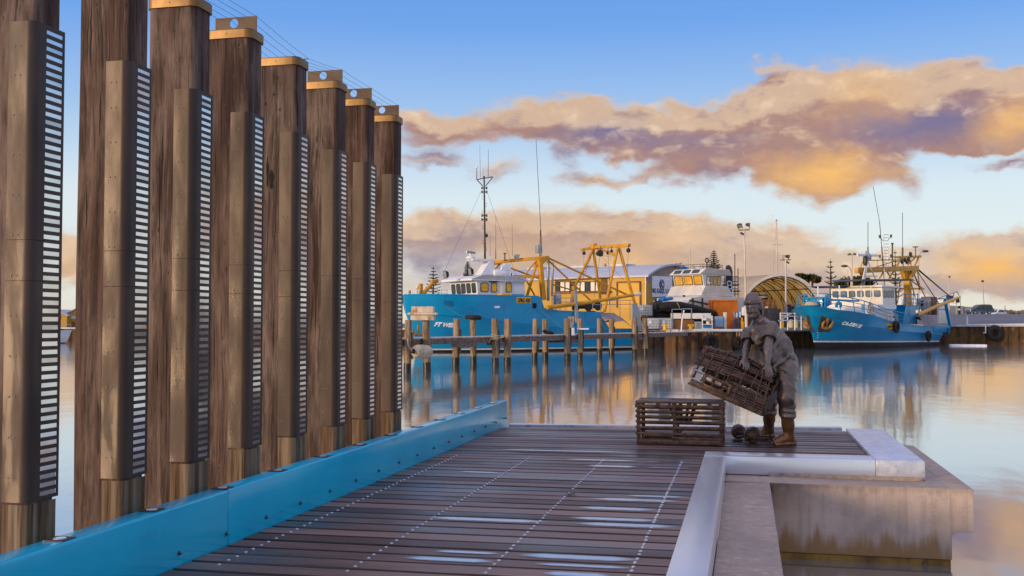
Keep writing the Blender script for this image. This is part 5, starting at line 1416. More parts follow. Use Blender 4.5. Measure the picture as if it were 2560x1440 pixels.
mb = MB(); mb.prism([A.at(1579, 826, BA + .1), A.at(1579, 762, BA + .1), A.at(1583, 757, BA + .1), A.at(1591, 758, BA + .1), A.at(1607, 826, BA + .1)], A.e2 * .12); mb.build('stern_gallows', GALV, ba, smooth=0, bevel=.01)
mb = MB(); mb.prism([A.at(1424, 820, BA + .05), A.at(1419, 796, BA + .05), A.at(1421, 791, BA + .05), A.at(1436, 791, BA + .05), A.at(1432, 820, BA + .05)], A.e2 * .03); mb.build('freeing_port', RUSTWHITE, ba, smooth=0)
# hull welds: two proud seams down the side
for x in (1372, 1462):
    mb = MB(); mb.tube([A.at(x, 779, BA + .012), A.at(x, 826, BA - .04)], .022, 5); mb.build('weld_seam', BLUE, ba)

# ================================================================== the second trawler, bow on, to the right
Bf = Fr(2020, 84, 50)
LB_, BB = 25.5, 2.9
bq = lambda u, v: (1960 + u / 4.2354, 560 + v / 4.2354)
def bp_(u, v, t): return Bf.at(*bq(u, v), t)
def bs(u, v, t=BB): return Bf.sz(*bq(u, v), t)
bb = thing('bow_on_trawler', 'blue trawler seen from its flared bow with two anchors and a tall ladder mast', 'fishing boat', Bf.P(LB_ / 2, 0, ZW))
zb0 = Bf.tz(*bq(255, 868), 0)[1]
sh = [(0, zb0)] + [bs(600, 908, 2.25), bs(780, 935, 2.75)] + [bs(u, v) for u, v in ((950, 965), (1080, 1012), (1160, 1038))]; sstep = bs(1232, 1050)
sh += [(sstep[0] - .05, sstep[1] + .02), (sstep[0] + .05, bs(1240, 1056)[1]), (LB_, bs(1770, 1095)[1])]
zrB = lambda u: interp(u * LB_, sh)
rubs = [bs(840, 1080), bs(1230, 1140), bs(1770, 1180)]
zkB = lambda u: min(interp(u * LB_, [(0, zrB(0) - .9)] + rubs), zrB(u) - .25)
wlB = ell_half(BB * .92, .45, 1.35, .95, .9); rlB = ell_half(BB, .17, 2.0, .55, .96); kkB = ell_half(BB * .99, .33, 1.7, .75, .95)
usB = sorted(set([0, .006, .015, .03, .05, .08, .11, .15, .2, .26, .33, .4, .5, .6, .7, .8, .9, 1, sstep[0] / LB_ - .002, sstep[0] / LB_ + .002]))
hullB = hull(Bf, LB_, [(2.4, lambda u: .02, lambda u: ZW - 1.2, 0), (1.9, lambda u: wlB(u) * .8, lambda u: ZW - .5, 0), (1.15, wlB, lambda u: ZW + .62 - .28 * u, 1), (1.1, lambda u: wlB(u) + .015, lambda u: ZW + .74 - .28 * u, 2),
              (.55, kkB, zkB, 2), (.5, lambda u: kkB(u) + .05 * min(1, u * 6), lambda u: zkB(u) + .05, 2), (.45, lambda u: kkB(u) + .01, lambda u: zkB(u) + .12, 2), (0, rlB, zrB, 2), (.12, lambda u: max(.01, rlB(u) - .13), zrB, 2), (.9, lambda u: max(.01, kkB(u) - .3), lambda u: zrB(u) - .45, 3), (.95, lambda u: .005, lambda u: zrB(u) - .4, 3)],
              usB, [BLACKHULL, BOOT, BLUE2, DARKSTEEL], bb)
bvB = world_bvh(hullB)
hull_text(Bf, bvB, 'CA-DEN III', bq(594, 1062), bq(800, 1100), 7.8, SIGNW, bb, bold=.08, slant=.15, lift=.09)
pl_ = hullpatch(Bf, bvB, *(bq(1086, 0)[0], bq(1168, 0)[0]), bq(0, 1058)[1], bq(0, 1116)[1], YELLOW, 'registration_board', bb, BB + .4)
hull_text(Bf, bvB, 'LFBG 2', bq(1090, 1112), bq(1160, 1120), 9.5, BLACKPAINT, bb, bold=.06, lift=.03)
for i_, s_ in enumerate('642'): hull_text(Bf, bvB, s_, bq(349, 1152 + i_ * 27), bq(357, 1153 + i_ * 27), 3.4, SIGNW, bb, bold=.04)
def anchor(c, x, n):
    mb = MB(); c = np.array(c); y = unit(ZU * 1.0 + n * .35)
    mb.bar(c + y * .5, c - y * .35, .17, .14, n)
    for q in (-1, 1): mb.tube([c - y * .38, c - y * .3 + x * q * .35, c + y * .05 + x * q * .5 + n * .1, c + y * .35 + x * q * .42 + n * .18], [.15, .13, .12, .04], 6)
    mb.build('anchor', ANCHORM, bb)
for (u, v, sgn) in ((440, 1052, 1), (268, 1052, -1)):
    d = ray(*bq(u, v)); h = bvB.ray_cast(Vector(tuple(CP)), Vector(tuple(d)).normalized())
    if h[0] is not None:
        n = np.array(h[1]); n = n if n @ d < 0 else -n
        c = np.array(h[0]); x = unit(np.cross(ZU, n)); mbp = MB(); mbp.obox(c, x, unit(np.cross(n, x)), unit(n), .62, .75, .05); mbp.build('anchor_pad', DARKSTEEL, bb)
        anchor(c + n * .15, x, n)
for u, v, rr in ((1191, 1090, .40), (1530, 1187, .38)):
    c = bp_(u, v, BB + .22); mb = MB(); mb.torus(c, rr, .17, Bf.e2, 20, 8); mb.build('tyre_fender', RUBBER, bb); mb = MB(); mb.tube([c + ZU * rr, c + ZU * (rr + .9) - Bf.e2 * .1], .02, 4); mb.build('fender_rope', ROPE, bb)
# deck house, wheelhouse
tw = 2.35
sF = bs(1045, 800, tw)[0]; sE = bs(1176, 800, tw)[0]; zRt = bs(1045, 668, tw)[1]; zMid = bs(1045, 850, tw)[1]
mb = MB(); mb.prism([Bf.P(sF + .1, -tw, zMid - .4), Bf.P(sF - .12, -tw, zRt), Bf.P(sE, -tw, zRt), Bf.P(sE + .1, -tw, zMid - .4)], Bf.e2 * 2 * tw)
whb = mb.build('wheelhouse', CREAM, bb, smooth=0)
mb = MB(); Bf.box(mb, sF - .7, sE + .5, -tw - .2, tw + .25, zRt + .003, zRt + .16); mb.build('wheelhouse_roof', CREAM, bb, smooth=0, bevel=.03)
nw = unit(-Bf.e1 - ZU * .08)
zwa, zwb = bs(1045, 770, tw)[1], bs(1045, 702, tw)[1]
for k in range(6):
    ta = -tw + .16 + k * .76; fn = lambda t, z: Bf.P(sF - .12 * (z - zMid) / (zRt - zMid), t, z)
    window(fn, ta, ta + .58, zwa, zwb, nw, whb, M('blue_glass', [hx('4a5c70'), hx('7e92a6')], .1, sc=(.6, .6, .6)) if k == 0 else bpy.data.materials['blue_glass'])
sd_ = lambda u, v: bp_(u, -v, tw)
for u0, u1 in ((1054, 1086), (1096, 1122), (1131, 1160)): window(sd_, u0, u1, -780, -705, Bf.e2, whb)
mb = MB(); s0_ = bs(700, 900, 2.0)[0]; sc0 = sF - 3.2
mb.prism([Bf.P(sc0, -2.1, zMid - 1.6), Bf.P(sc0 + .5, -2.1, zMid - .25), Bf.P(sF + 2, -2.1, zMid - .02), Bf.P(sF + 2.9, -2.1, zMid - .02), Bf.P(sF + 2.9, -2.1, zMid - 2.6), Bf.P(sc0, -2.1, zMid - 2.2)], Bf.e2 * 4.3); mb.build('deck_house', WHITE, bb, smooth=0, bevel=.03)
mb = MB(); Bf.box(mb, sF - 1.2, sE + .3, -2.3, 2.36, zMid - .42, zMid - .02); mb.build('bridge_deck', WHITE, bb, smooth=0, bevel=.03)
mb = MB()
for k in range(5): Bf.box(mb, sF + 2.91, sF + 3.3, .9, 2.2, zMid - .55 - k * .45, zMid - .28 - k * .45)
mb.build('stair', CREAM, bb, smooth=0)
mb = MB(); mb.prism([bp_(560, 662, 1.6), bp_(700, 653, 2.3), bp_(700, 668, 2.3), bp_(640, 680, 1.8)], Bf.e2 * -2.5 + ZU * .05); mb.build('awning', DARKSTEEL, bb, smooth=0)
for u, v0, v1, t in ((360, 660, 770, 1.0), (818, 655, 800, 2.3), (920, 665, 810, 2.4), (585, 650, 760, 1.8), (1062, 660, 470, 1.2)):
    mb = MB(); mb.tube([bp_(u, v0, t), bp_(u, v1, t)], .05, 6); mb.build('awning_pole', WHITE, bb)
# bow rail
ptsr = [(152, 775, -1.6), (220, 742, -.6), (300, 733, .6), (440, 737, 1.9), (560, 758, 2.4), (725, 785, 2.7), (850, 815, 2.75), (930, 842, 2.8), (1080, 900, 2.8), (1200, 930, 2.8), (1290, 950, 2.8)]
foot = [(150, 895, -1.6), (205, 880, -.6), (268, 866, .6), (430, 880, 1.9), (600, 908, 2.4), (750, 930, 2.7), (850, 945, 2.75), (960, 965, 2.8), (1095, 1015, 2.8), (1210, 1040, 2.8), (1290, 1050, 2.8)]
def bl_at(u, v, t):
    # rail stands over the hull edge: find it on the vertical through the edge at half-breadth t
    if t < 1.9: return Bf.ats(*bq(u, v), .5 + .25 * abs(t) ** 2)
    return bp_(u, v, t)
T_ = [bl_at(*p) for p in ptsr]; G_ = [bl_at(*p) for p in foot]
mb = MB(); mb.tube(T_, .045, 6)
for f in (.35, .68): mb.tube([g + (a - g) * f for a, g in zip(T_, G_)], .03, 5)
for a, g in zip(T_, G_): mb.tube([g, a], .04, 6)
mb.build('bow_rail', BLUE, bb)
mb = MB(); c = Bf.ats(*bq(345, 835), 1.6); Bf.box(mb, 1.3, 2.3, -.6, .7, c[2] - .6, c[2] + .42); mb.lathe(Bf.P(1.8, -1, c[2] + .2), [(.5, 0), (.5, .1), (.3, .12), (.3, 1.9), (.5, 1.92), (.5, 2.0)], 14, Bf.e2); mb.build('anchor_windlass', BLUE, bb, bevel=.03)
mb = MB(); c2 = Bf.ats(*bq(290, 845), .9)
for k in range(5): mb.torus(c2 + ZU * (.05 * k - .1), .55 - .03 * k, .06, (0, 0, 1), 18, 6)
mb.build('rope_pile', ROPE, bb)
mb = MB(); mb.bar(bp_(460, 803, 1.2), bp_(790, 815, 1.8), .16, .16); mb.tube([bp_(555, 880, 2.1), bp_(560, 840, 2.1), bp_(580, 832, 2.1), bp_(600, 840, 2.1), bp_(600, 885, 2.1)], .12, 8); mb.bar(bp_(838, 855, 2.3), bp_(838, 930, 2.3), .2, .2, Bf.e1); mb.build('deck_fittings', BLUE, bb)
mb = MB()
for (u, v, w) in ((890, 900, 26), (905, 880, 20), (930, 920, 30)): mb.tube([bp_(u, v, 2.85), bp_(u + w * .4, v - 60, 2.87), bp_(u + w, v + 10, 2.86), bp_(u + w * .5, v + 50, 2.85), bp_(u - 6, v + 20, 2.86)], .05, 5)
for u in (1055, 1075, 1110, 1165, 1180): mb.tube([bp_(u, 890 + (u - 1055) * .5, 2.9), bp_(u + 14, 960, 2.95), bp_(u + 26, 1040, 2.92)], .045, 5)
mb.build('hung_ropes', ROPE, bb)
# blue pylon and mast
mb = MB(); tq = 1.2
mb.prism([bp_(1262, 1052, tq), bp_(1290, 855, tq), bp_(1365, 858, tq), bp_(1432, 870, tq), bp_(1430, 905, tq), bp_(1395, 915, tq), bp_(1415, 1060, tq)], -Bf.e2 * 2.2); mb.build('mast_pylon', BLUE, bb, smooth=0, bevel=.02)
mb = MB(); mb.bar(bp_(1315, 860, 0), bp_(1300, 455, 0), 1.1 * .55, .55, Bf.e1); mb.prism([bp_(1262, 470, .2), bp_(1350, 466, .2), bp_(1330, 580, .2), bp_(1290, 580, .2)], -Bf.e2 * .4); mb.build('mast_column', MUSTARD, bb, bevel=.03)
mb = MB()
for u in (1268, 1285, 1365, 1412): mb.tube([bp_(u, 870, 1.3), bp_(u + 4, 735, 1.3)], .05, 6)
for v in (740, 785, 830): mb.tube([bp_(1270, v, 1.3), bp_(1412, v + 8, 1.3)], .04, 6)
mb.build('pylon_rail', BLUE, bb)
def tB(mb, a, b, t, r, t2=None, n=8): mb.tube([bp_(*a, t), bp_(*b, t if t2 is None else t2)], r, n)
mb = MB(); mb.bar(bp_(765, 492, .3), bp_(1408, 468, .3), .34, .5); mb.prism([bp_(765, 492, .3), bp_(870, 492, .3), bp_(840, 540, .3), bp_(810, 540, .3)], Bf.e2 * .2)
mb.prism([bp_(1345, 465, .3), bp_(1410, 462, .3), bp_(1345, 570, .3), bp_(1325, 575, .3)], Bf.e2 * .2)
tB(mb, (860, 490), (820, 545), .3, .08); tB(mb, (1090, 500), (1130, 570), .3, .08); tB(mb, (1170, 490), (1110, 575), .3, .08); tB(mb, (1010, 575), (1060, 500), .3, .08); tB(mb, (800, 480), (835, 395), .3, .05); tB(mb, (880, 385), (1245, 378), .3, .05); tB(mb, (990, 385), (990, 475), .3, .04); tB(mb, (920, 472), (1170, 395), .3, .05)
mb.bar(bp_(1200, 352, .3), bp_(1447, 343, .3), .18, .22); tB(mb, (1245, 350), (1185, 462), .3, .09); tB(mb, (1425, 350), (1375, 462), .3, .1); tB(mb, (1395, 350), (1310, 430), .3, .08); tB(mb, (1260, 355), (1262, 470), .3, .07); tB(mb, (1330, 355), (1350, 462), .3, .06)
tB(mb, (1345, 600), (1480, 690), .3, .06); tB(mb, (1350, 685), (1480, 685), .3, .08); tB(mb, (1225, 685), (1300, 685), .3, .08); tB(mb, (1345, 600), (1440, 660), .3, .05); tB(mb, (1360, 500), (1500, 780), .3, .06); tB(mb, (1410, 480), (1440, 690), .3, .05); tB(mb, (1345, 620), (1390, 780), .3, .06)
mb.build('mast_gantry', MUSTARD, bb, bevel=.006)
mb = MB(); mb.prism([bp_(800, 600, 1.6), bp_(1395, 600, 1.6), bp_(1360, 582, 1.6), bp_(860, 584, 1.6)], -Bf.e2 * 3); mb.build('flat_awning', DARKSTEEL, bb, smooth=0)
for u, v0, v1 in ((912, 592, 660), (1183, 590, 690), (1232, 590, 720)): mb = MB(); tB(mb, (u, v0), (u - (30 if u > 1200 else 0), v1 + 120 if u > 1200 else v1), .6, .05); mb.build('awning_post', MUSTARD, bb)
mb = MB()
for u in (1050, 1099): tB(mb, (u, 108), (u + 1, 470), .2, .045)
for k in range(11): tB(mb, (1050, 112 + k * 33), (1099, 112 + k * 33), .2, .03)
mb.build('ladder_mast', WHITE, bb)
mb = MB()
for u, v in ((1014, 142), (1133, 136), (1014, 352), (1133, 346)): tB(mb, (u, v), (1052 if u < 1075 else 1097, v + 38), .2, .025); mb.lathe(bp_(u, v + 8, .2), [(.1, 0), (.1, .3)], 8)
mb.build('mast_light', DARKSTEEL, bb)
for a, b, r, t in (((890, 330), (889, 240), .06, .6), ((889, 240), (889, -20), .03, .6), ((1062, 590), (1035, 240), .06, .4), ((1035, 240), (1012, -20), .035, .4), ((1012, -20), (945, -395), .025, .4), ((1254, 380), (1256, 250), .09, .2), ((1256, 250), (1255, -120), .03, .2), ((1148, 460), (1147, 215), .08, .1), ((1147, 215), (1147, 200), .14, .1), ((1392, 340), (1392, 243), .05, .3), ((1366, 243), (1420, 242), .06, .3)):
    mb = MB(); tB(mb, a, b, t, r, n=6); mb.build('antenna', DARKSTEEL, bb)
mb = MB()
for a, b in (((880, 385), (842, 650)), ((875, 400), (815, 648)), ((890, 400), (1000, 660)), ((850, 550), (985, 552))): tB(mb, a, b, .7, .10 if a[0] == 880 else .05)
mb.build('radar_tripod', WHITE, bb)
mb = MB(); c = bp_(883, 385, .7); mb.lathe(c, [(.3, 0), (.36, .15), (.36, .45), (.2, .6), (.12, .9)], 14); rd = mb.build('radar', GALV, bb); mb = MB(); mb.bar(bp_(776, 328, .7), bp_(992, 334, .7), .14, .2); mb.build('radar_bar', WHITE, rd, bevel=.02)
mb = MB(); mb.lathe(bp_(860, 440, .7), [(.14, 0), (.2, .2), (.2, .7), (.12, .9)], 10); mb.build('horn', DARKSTEEL, bb)
mb = MB()
for (u, v, r) in ((1340, 325, .4), (1318, 375, .42), (1250, 395, .35), (1300, 400, .3), (1280, 380, .3)): c = bp_(u, v, .35); mb.lathe(c - Bf.e2 * .1, [(r * .6, 0), (r * .8, .05), (r * .6, .2)], 12, Bf.e2)
mb.build('mast_blocks', DARKSTEEL, bb)
mb = MB(); mb.tube([bp_(1412, 962, 1.6), bp_(1620, 870, 2.6), bp_(1840, 782, 3.4)], [.18, .17, .15], 10); bm1 = mb.build('trawl_boom', PALEMUST, bb); mb = MB(); mb.bar(bp_(1838, 790, 3.45), bp_(1842, 830, 3.45), .25, .3, Bf.e2); mb.build('boom_block', DARKSTEEL, bb)
for a, b, ta, tb_ in (((1412, 470), (1792, 797), .3, 3.2), ((1415, 485), (1795, 800), .3, 3.2), ((1412, 500), (1645, 850), .3, 2.7), ((1366, 500), (1440, 700), .3, .8)):
    mb = MB(); tB(mb, a, b, ta, .045, tb_); mb.build('topping_wire', DARKSTEEL, bb)
mb = MB(); Bf.box(mb, bs(1552, 850, .2)[0], bs(1626, 850, .2)[0], -.8, .2, bs(1552, 960, .2)[1], bs(1552, 768, .2)[1]); mb.build('exhaust_trunk', BROWN, bb, bevel=.08)
mb = MB(); Bf.box(mb, bs(1640, 900, 1.0)[0], bs(1742, 900, 1.0)[0], .8, 1.0, bs(1640, 1055, 1.0)[1], bs(1640, 835, 1.0)[1]); mb.build('net_board', CREAM, bb, bevel=.02)
mb = MB(); mb.bar(bp_(1705, 800, 2.4), bp_(1762, 1092, 2.6), .28, .28, Bf.e2); mb.bar(bp_(1605, 792, 2.3), bp_(1725, 790, 2.4), .12, .12); mb.tube([bp_(1640, 905, 2.3), bp_(1720, 905, 2.4)], .05, 6); mb.build('stern_davit', BLUE, bb)
mb = MB()
for v in (790, 835, 880): tB(mb, (1435, v), (1550, v - 2), .5, .05)
for u in (1437, 1475, 1515, 1548): tB(mb, (u, 788), (u, 945), .5, .05)
tB(mb, (1640, 785), (1830, 715), 2.5, .04); tB(mb, (1830, 715), (1865, 780), 2.8, .04); tB(mb, (1865, 780), (1845, 785), 3, .04); tB(mb, (1795, 725), (1800, 760), 2.6, .04)
mb.build('working_deck_rail', GALV, bb)
mb = MB(); Bf.box(mb, bs(1425, 850, .3)[0], bs(1545, 850, .3)[0], -1.4, .3, bs(1425, 900, .3)[1], bs(1425, 795, .3)[1]); mb.build('after_house', GALV, bb, bevel=.03)
mb = MB(); c = bp_(1465, 845, .35); mb.lathe(c, [(.34, 0), (.34, .1), (.2, .14)], 16, Bf.e2); mb.build('hose_reel', DARKSTEEL, bb)
mb = MB(); rows = []
rg = random.Random(8)
for i in range(9):
    rows.append([Bf.P(bs(1455 + i * 17, 1000, 1.8)[0], 2.2 - j * .55, bs(1455 + i * 17, 950 + abs(i - 3) * 9 + rg.uniform(-8, 8), 1.8)[1] - (0, 0, .1, .3)[j] - (1.4 if j == 0 else 0)) for j in range(4)])
mb.grid(rows); mb.build('deck_cover', TARP, bb, smooth=60, fix=False)
mb = MB(); Bf.box(mb, bs(1590, 1100)[0], bs(1768, 1100)[0], BB * .93, BB * .96 + .06, bs(1590, 1150)[1], bs(1590, 1082)[1] + .02); mb.build('side_panel', BLUE2, bb, bevel=.02)
mb = MB(); c = bs(1743, 1140, BB); Bf.box(mb, c[0] - .25, c[0] + .35, BB * .92, BB + .03, c[1] - .3, c[1] + .35); mb.build('scupper', M('scupper_shade', hx('0d4a66'), .6), bb)

# ================================================================== timber finger jetty
Jd0, Jd1 = atz(1012, 846, .67), atz(1716, 829.5, .67)
je1 = unit((Jd1 - Jd0) * [1, 1, 0]); je2 = np.array([-je1[1], je1[0], 0]); LJ = np.linalg.norm(Jd1 - Jd0)
if je2[1] < 0: je2 = -je2
jt = thing('jetty', 'low grey weathered timber finger jetty on round piles in front of the blue trawler', 'jetty', Jd0 + je1 * LJ / 2)
def JP(s, t, z): p = Jd0 + je1 * s + je2 * t; return np.array([p[0], p[1], z])
mb = MB(); rg = random.Random(9); s = -4.0
while s < LJ:
    w = rg.uniform(.19, .24); mb.bar(JP(s + w / 2, -.12 + rg.uniform(-.04, .04), .64 + rg.uniform(-.008, .008)), JP(s + w / 2, 1.9, .64), w - .012, .055); s += w
mb.build('deck_planks', GREYWOOD, jt, smooth=0)
cuts = [-4] + [JP(0, 0, 0) @ je1 * 0 + v for v in (3.2, 7.5, 11.8, 16.2, 20.5, LJ)]
for t in (-.06, 1.75):
    for a, b in zip(cuts[:-1], cuts[1:]):
        mb = MB(); mb.bar(JP(a + .02, t, .49 + rg.uniform(-.02, .02)), JP(b - .02, t, .49 + rg.uniform(-.02, .02)), .10, .29); mb.build('edge_beam', BEAMWOOD, jt, bevel=.01)
def jet_s(px):      # where the sight line at px crosses the jetty's near edge
    n = je2; q = onplane(px, 860, Jd0, n); return (q - Jd0) @ je1
PILES = [(1020, 1, 800), (1066, 1, 800), (1141, 0, 797), (1183, 0, 798), (1238, 1, 797), (1269, 1, 797), (1338, 0, 797), (1363, 0, 798), (1418, 1, 796), (1450, 1, 796), (1499, 0, 796), (1529, 0, 797), (1587, 1, 795), (1613, 1, 795)]
PLB = ['weathered jetty pile at the outer end, beside the floating white buoy', 'weathered jetty pile capped by the rust-stained white box', 'jetty pile standing behind the deck, left of the tyre-topped pile', 'jetty pile with a black tyre lying on its top',
       'jetty pile in front of the deck with white rope tied round it', 'dark-sided jetty pile just right of the roped pile', 'jetty pile behind the deck directly below the yellow number board', 'short-topped jetty pile behind the deck with a black tyre at its foot',
       'pale jetty pile left of the white plastic bracket', 'jetty pile with the white plastic bracket fixed to it', 'jetty pile behind the deck at the sloping end of the blue bulwark', 'jetty pile behind the deck in front of the grey tarpaulin',
       'jetty pile in front of the grey steel stern plate', 'jetty pile nearest the quay, left of the stacked liquid tanks']
for i, ((px, fr, ty), lab) in enumerate(zip(PILES, PLB)):
    t = -.28 if fr else 2.0
    q = onplane(px, 860, Jd0 + je2 * t, je2); sx = (q - Jd0) @ je1; zt = onplane(px, ty, Jd0 + je2 * t, je2)[2]
    r = .165 + .012 * (i % 3); b = JP(sx, t, 0)
    p = thing('jetty_pile', lab, 'pile', (b[0], b[1], ZW), 'round timber piles of the finger jetty')
    rg = random.Random(i); lean = rg.uniform(-.03, .03)
    mb = MB(); zs = np.linspace(ZW + .42, zt, 9); mb.tube([b * [1, 1, 0] + [lean * (z - .6), 0, z] for z in zs], [r * (1.04 - .05 * k / 8 + rg.uniform(-.02, .02)) for k in range(9)], 12); mb.build('upper_timber', OLDWOOD, p, smooth=50)
    mb = MB(); mb.tube([b * [1, 1, 0] + [lean * (z - .6), 0, z] for z in (ZW - 1.5, ZW + .1, ZW + .425)], [r * 1.1, r * 1.08, r * 1.045], 12); mb.build('tidal_timber', WETWOOD, p, smooth=50)
    if i % 2 == 0 or i > 8: mb = MB(); mb.bar(b * [1, 1, 0] + [0, 0, zt - .55] + RT * r * .9, b * [1, 1, 0] + [0, 0, ZW + .6] + RT * r * .9, .1, .16); mb.build('rubbing_strip', WETWOOD, p)
for px, t in ((1200, 2.0), (1254, -.1), (1435, -.1), (1352, 2.0), (1600, -.1), (1040, -.1), (1160, -.1)):
    q = onplane(px, 860, Jd0 + je2 * t, je2); sx = (q - Jd0) @ je1; mb = MB(); mb.bar(JP(sx - 1.1, .9 if t > 1 else -.15, .28), JP(sx + 1.1, .9 if t > 1 else -.15, .28), .16, .2); mb.build('cross_beam', BEAMWOOD, jt, bevel=.012)
q = onplane(1066, 785, Jd0 - je2 * .28, je2)
bx_ = thing('stained_box', 'rust-stained pale box with a wide rim, set on a jetty pile top', 'box', (q[0], q[1], 1.5))
c = np.array([q[0], q[1], 0]) - RT * .15; zt_ = onplane(1066, 767, Jd0, je2)[2]; zm_ = onplane(1066, 782.5, Jd0, je2)[2]; zl_ = onplane(1066, 801, Jd0, je2)[2]
mb = MB(); mb.obox(c + [0, 0, (zt_ + zm_) / 2], RT, F0, ZU, .50, .42, (zt_ - zm_) / 2); mb.build('upper_box', RUSTWHITE, bx_, bevel=.03)
mb = MB(); mb.obox(c + [0, 0, zm_ - .045], RT, F0, ZU, .66, .55, .05); mb.build('rim', RUSTWHITE, bx_, bevel=.02)
mb = MB(); mb.obox(c + [0, 0, (zm_ - .1 + zl_) / 2], RT, F0, ZU, .53, .44, (zm_ - .1 - zl_) / 2); mb.build('lower_box', RUSTWHITE, bx_, bevel=.03)
# buoy lashed to the outer piles
c = onplane(1055, 879, Jd0 - je2 * .85, je2); by_ = thing('fender_buoy', 'big dirty white barrel-shaped buoy hanging beside the outer jetty piles', 'buoy', c)
ax = unit(je1 + np.array([0, -.25, -.04])); mb = MB(); mb.lathe(c - ax * .62, [(.1, 0), (.14, .08), (.24, .13), (.30, .28), (.31, .6), (.30, .95), (.24, 1.1), (.1, 1.18), (.06, 1.22)], 20, ax); mb.build('shell', BUOYM, by_)
mb = MB(); mb.lathe(c - ax * .72, [(.07, 0), (.11, .04), (.11, .12)], 12, ax); mb.build('nose_cap', RUBBER, by_)
mb = MB(); p_ = c - ax * .7; mb.tube([p_, p_ + ZU * .25 - RT * .18, p_ + ZU * .55 - RT * .2], .03, 6); mb.build('lanyard', ROPE, by_); mb = MB(); mb.tube([c + ax * .58, c + ax * .62 + ZU * .3], .02, 5); mb.build('lanyard', ROPE, by_)
def tyre(c, axis, R, r, lab, grp=None):
    mb = MB(); mb.torus((0, 0, 0), R, r, axis, 22, 10); mb.v = [tuple(np.array(v) + np.array(c)) for v in mb.v]; return solo(mb, 'tyre', RUBBER, lab, 'tyre', c, grp)
q = onplane(1183, 799, Jd0 + je2 * 2.0, je2); tyre(q + [0, 0, .12], (0.05, 0, 1), .34, .13, 'black tyre lying flat on top of a jetty pile in front of the blue hull')
q = onplane(1371, 832, Jd0 + je2 * 1.6, je2); tyre([q[0], q[1], .79], (.25, .1, 1), .26, .11, 'black tyre lying on the jetty planks at the foot of a pile')
q = onplane(1434, 830, Jd0 - je2 * .35, je2); br_ = thing('plastic_bracket', 'white moulded plastic bracket around a jetty pile, on the deck edge', 'bracket', q)
mb = MB(); mb.prism([q + RT * -.38 + ZU * -.22, q + RT * -.3 + ZU * .22, q + RT * .05 + ZU * .25, q + RT * .1 + ZU * -.22], F0 * .4); mb.obox(q + RT * .55 + ZU * .18, RT, F0, ZU, .36, .2, .05); mb.build('shell', SIGNW, br_, bevel=.04)
mb = MB(); q2 = onplane(1418, 855, Jd0 - je2 * .5, je2); mb.tube([q2 + ZU * -.1, q2 + RT * .2 - ZU * .35, q2 + RT * .5 - ZU * .55, q2 + RT * .68 - ZU * .2, q2 + RT * .72 + ZU * .55], .028, 6)
solo(mb, 'mooring_rope', BLUEROPE, 'pale blue rope hanging in a loop under the white bracket', 'rope', q2)
mb = MB(); q = onplane(1238, 845, Jd0 - je2 * .5, je2)
for k in range(3): mb.torus(q + ZU * (.1 * k - .05), .20, .022, (0.1 * k, 0, 1), 16, 5)
mb.tube([q + RT * -.2, q + RT * -.35 - ZU * .25], .025, 5); mb.tube([q + RT * .2, q + RT * .45 + ZU * .06], .025, 5)
solo(mb, 'mooring_rope', ROPE, 'white rope wound round a jetty pile in front of the blue trawler', 'rope', q)
for pts, lab in (([(1113, 765), (1140, 783), (1168, 797), (1175, 800)], 'pale mooring line from the bow port down to the jetty pile with the tyre'), ([(1113, 764), (1180, 780), (1262, 803)], 'long pale mooring line from the bow port across the hull to mid jetty'),
                 ([(1331, 768), (1315, 786), (1298, 797), (1275, 806), (1250, 811)], 'blue mooring line sagging from the dark square port down to the left'), ([(1340, 770), (1372, 792), (1410, 822)], 'blue mooring line from the dark square port down to the right')):
    P3 = [A.at(*pts[0], BA + .05)] + [A.at(*p, BA + .25 + .5 * k) for k, p in enumerate(pts[1:])]
    mb = MB(); mb.tube(P3, .022, 5); solo(mb, 'mooring_line', BLUEROPE, lab, 'mooring line', P3[0], 'mooring lines of the blue trawler')
# ================================================================== quays and hardstand
ZL, ZR = .77, 1.15
def gp(px, d, z=0): p = atd(px, 808, d); return np.array([p[0], p[1], z])
W0, W1, W2 = gp(1690, 83), Bf.P(.2, -4.0, 0), Bf.P(27, -4.0, 0)
left_edge = [gp(-2500, 150), gp(60, 131), gp(260, 128), gp(700, 122), gp(1330, 106), gp(1640, 95), W0, W1, W2]
poly = [(p[0], p[1], ZL) for p in left_edge] + [(*gp(2350, 1500)[:2], ZL), (*gp(-2500, 1500)[:2], ZL)]
MB().add(poly, [tuple(range(len(poly)))]).build('quay_ground', ASPHALT, smooth=0, kind='structure')
R3, R4 = gp(2385, 106), gp(3900, 104)
mb = MB(); rows = []
for d, z in ((0, ZR), (48, 2.72), (70, 2.76), (1400, 3.2)):
    rows.append([(*(W2 + F0 * (d + .0))[:2], z), (*(R3 + F0 * d)[:2], z), (*(R4 + F0 * d + RT * d)[:2], z)])
mb.grid(rows); mb.build('hardstand', ASPHALT, smooth=0, kind='structure')
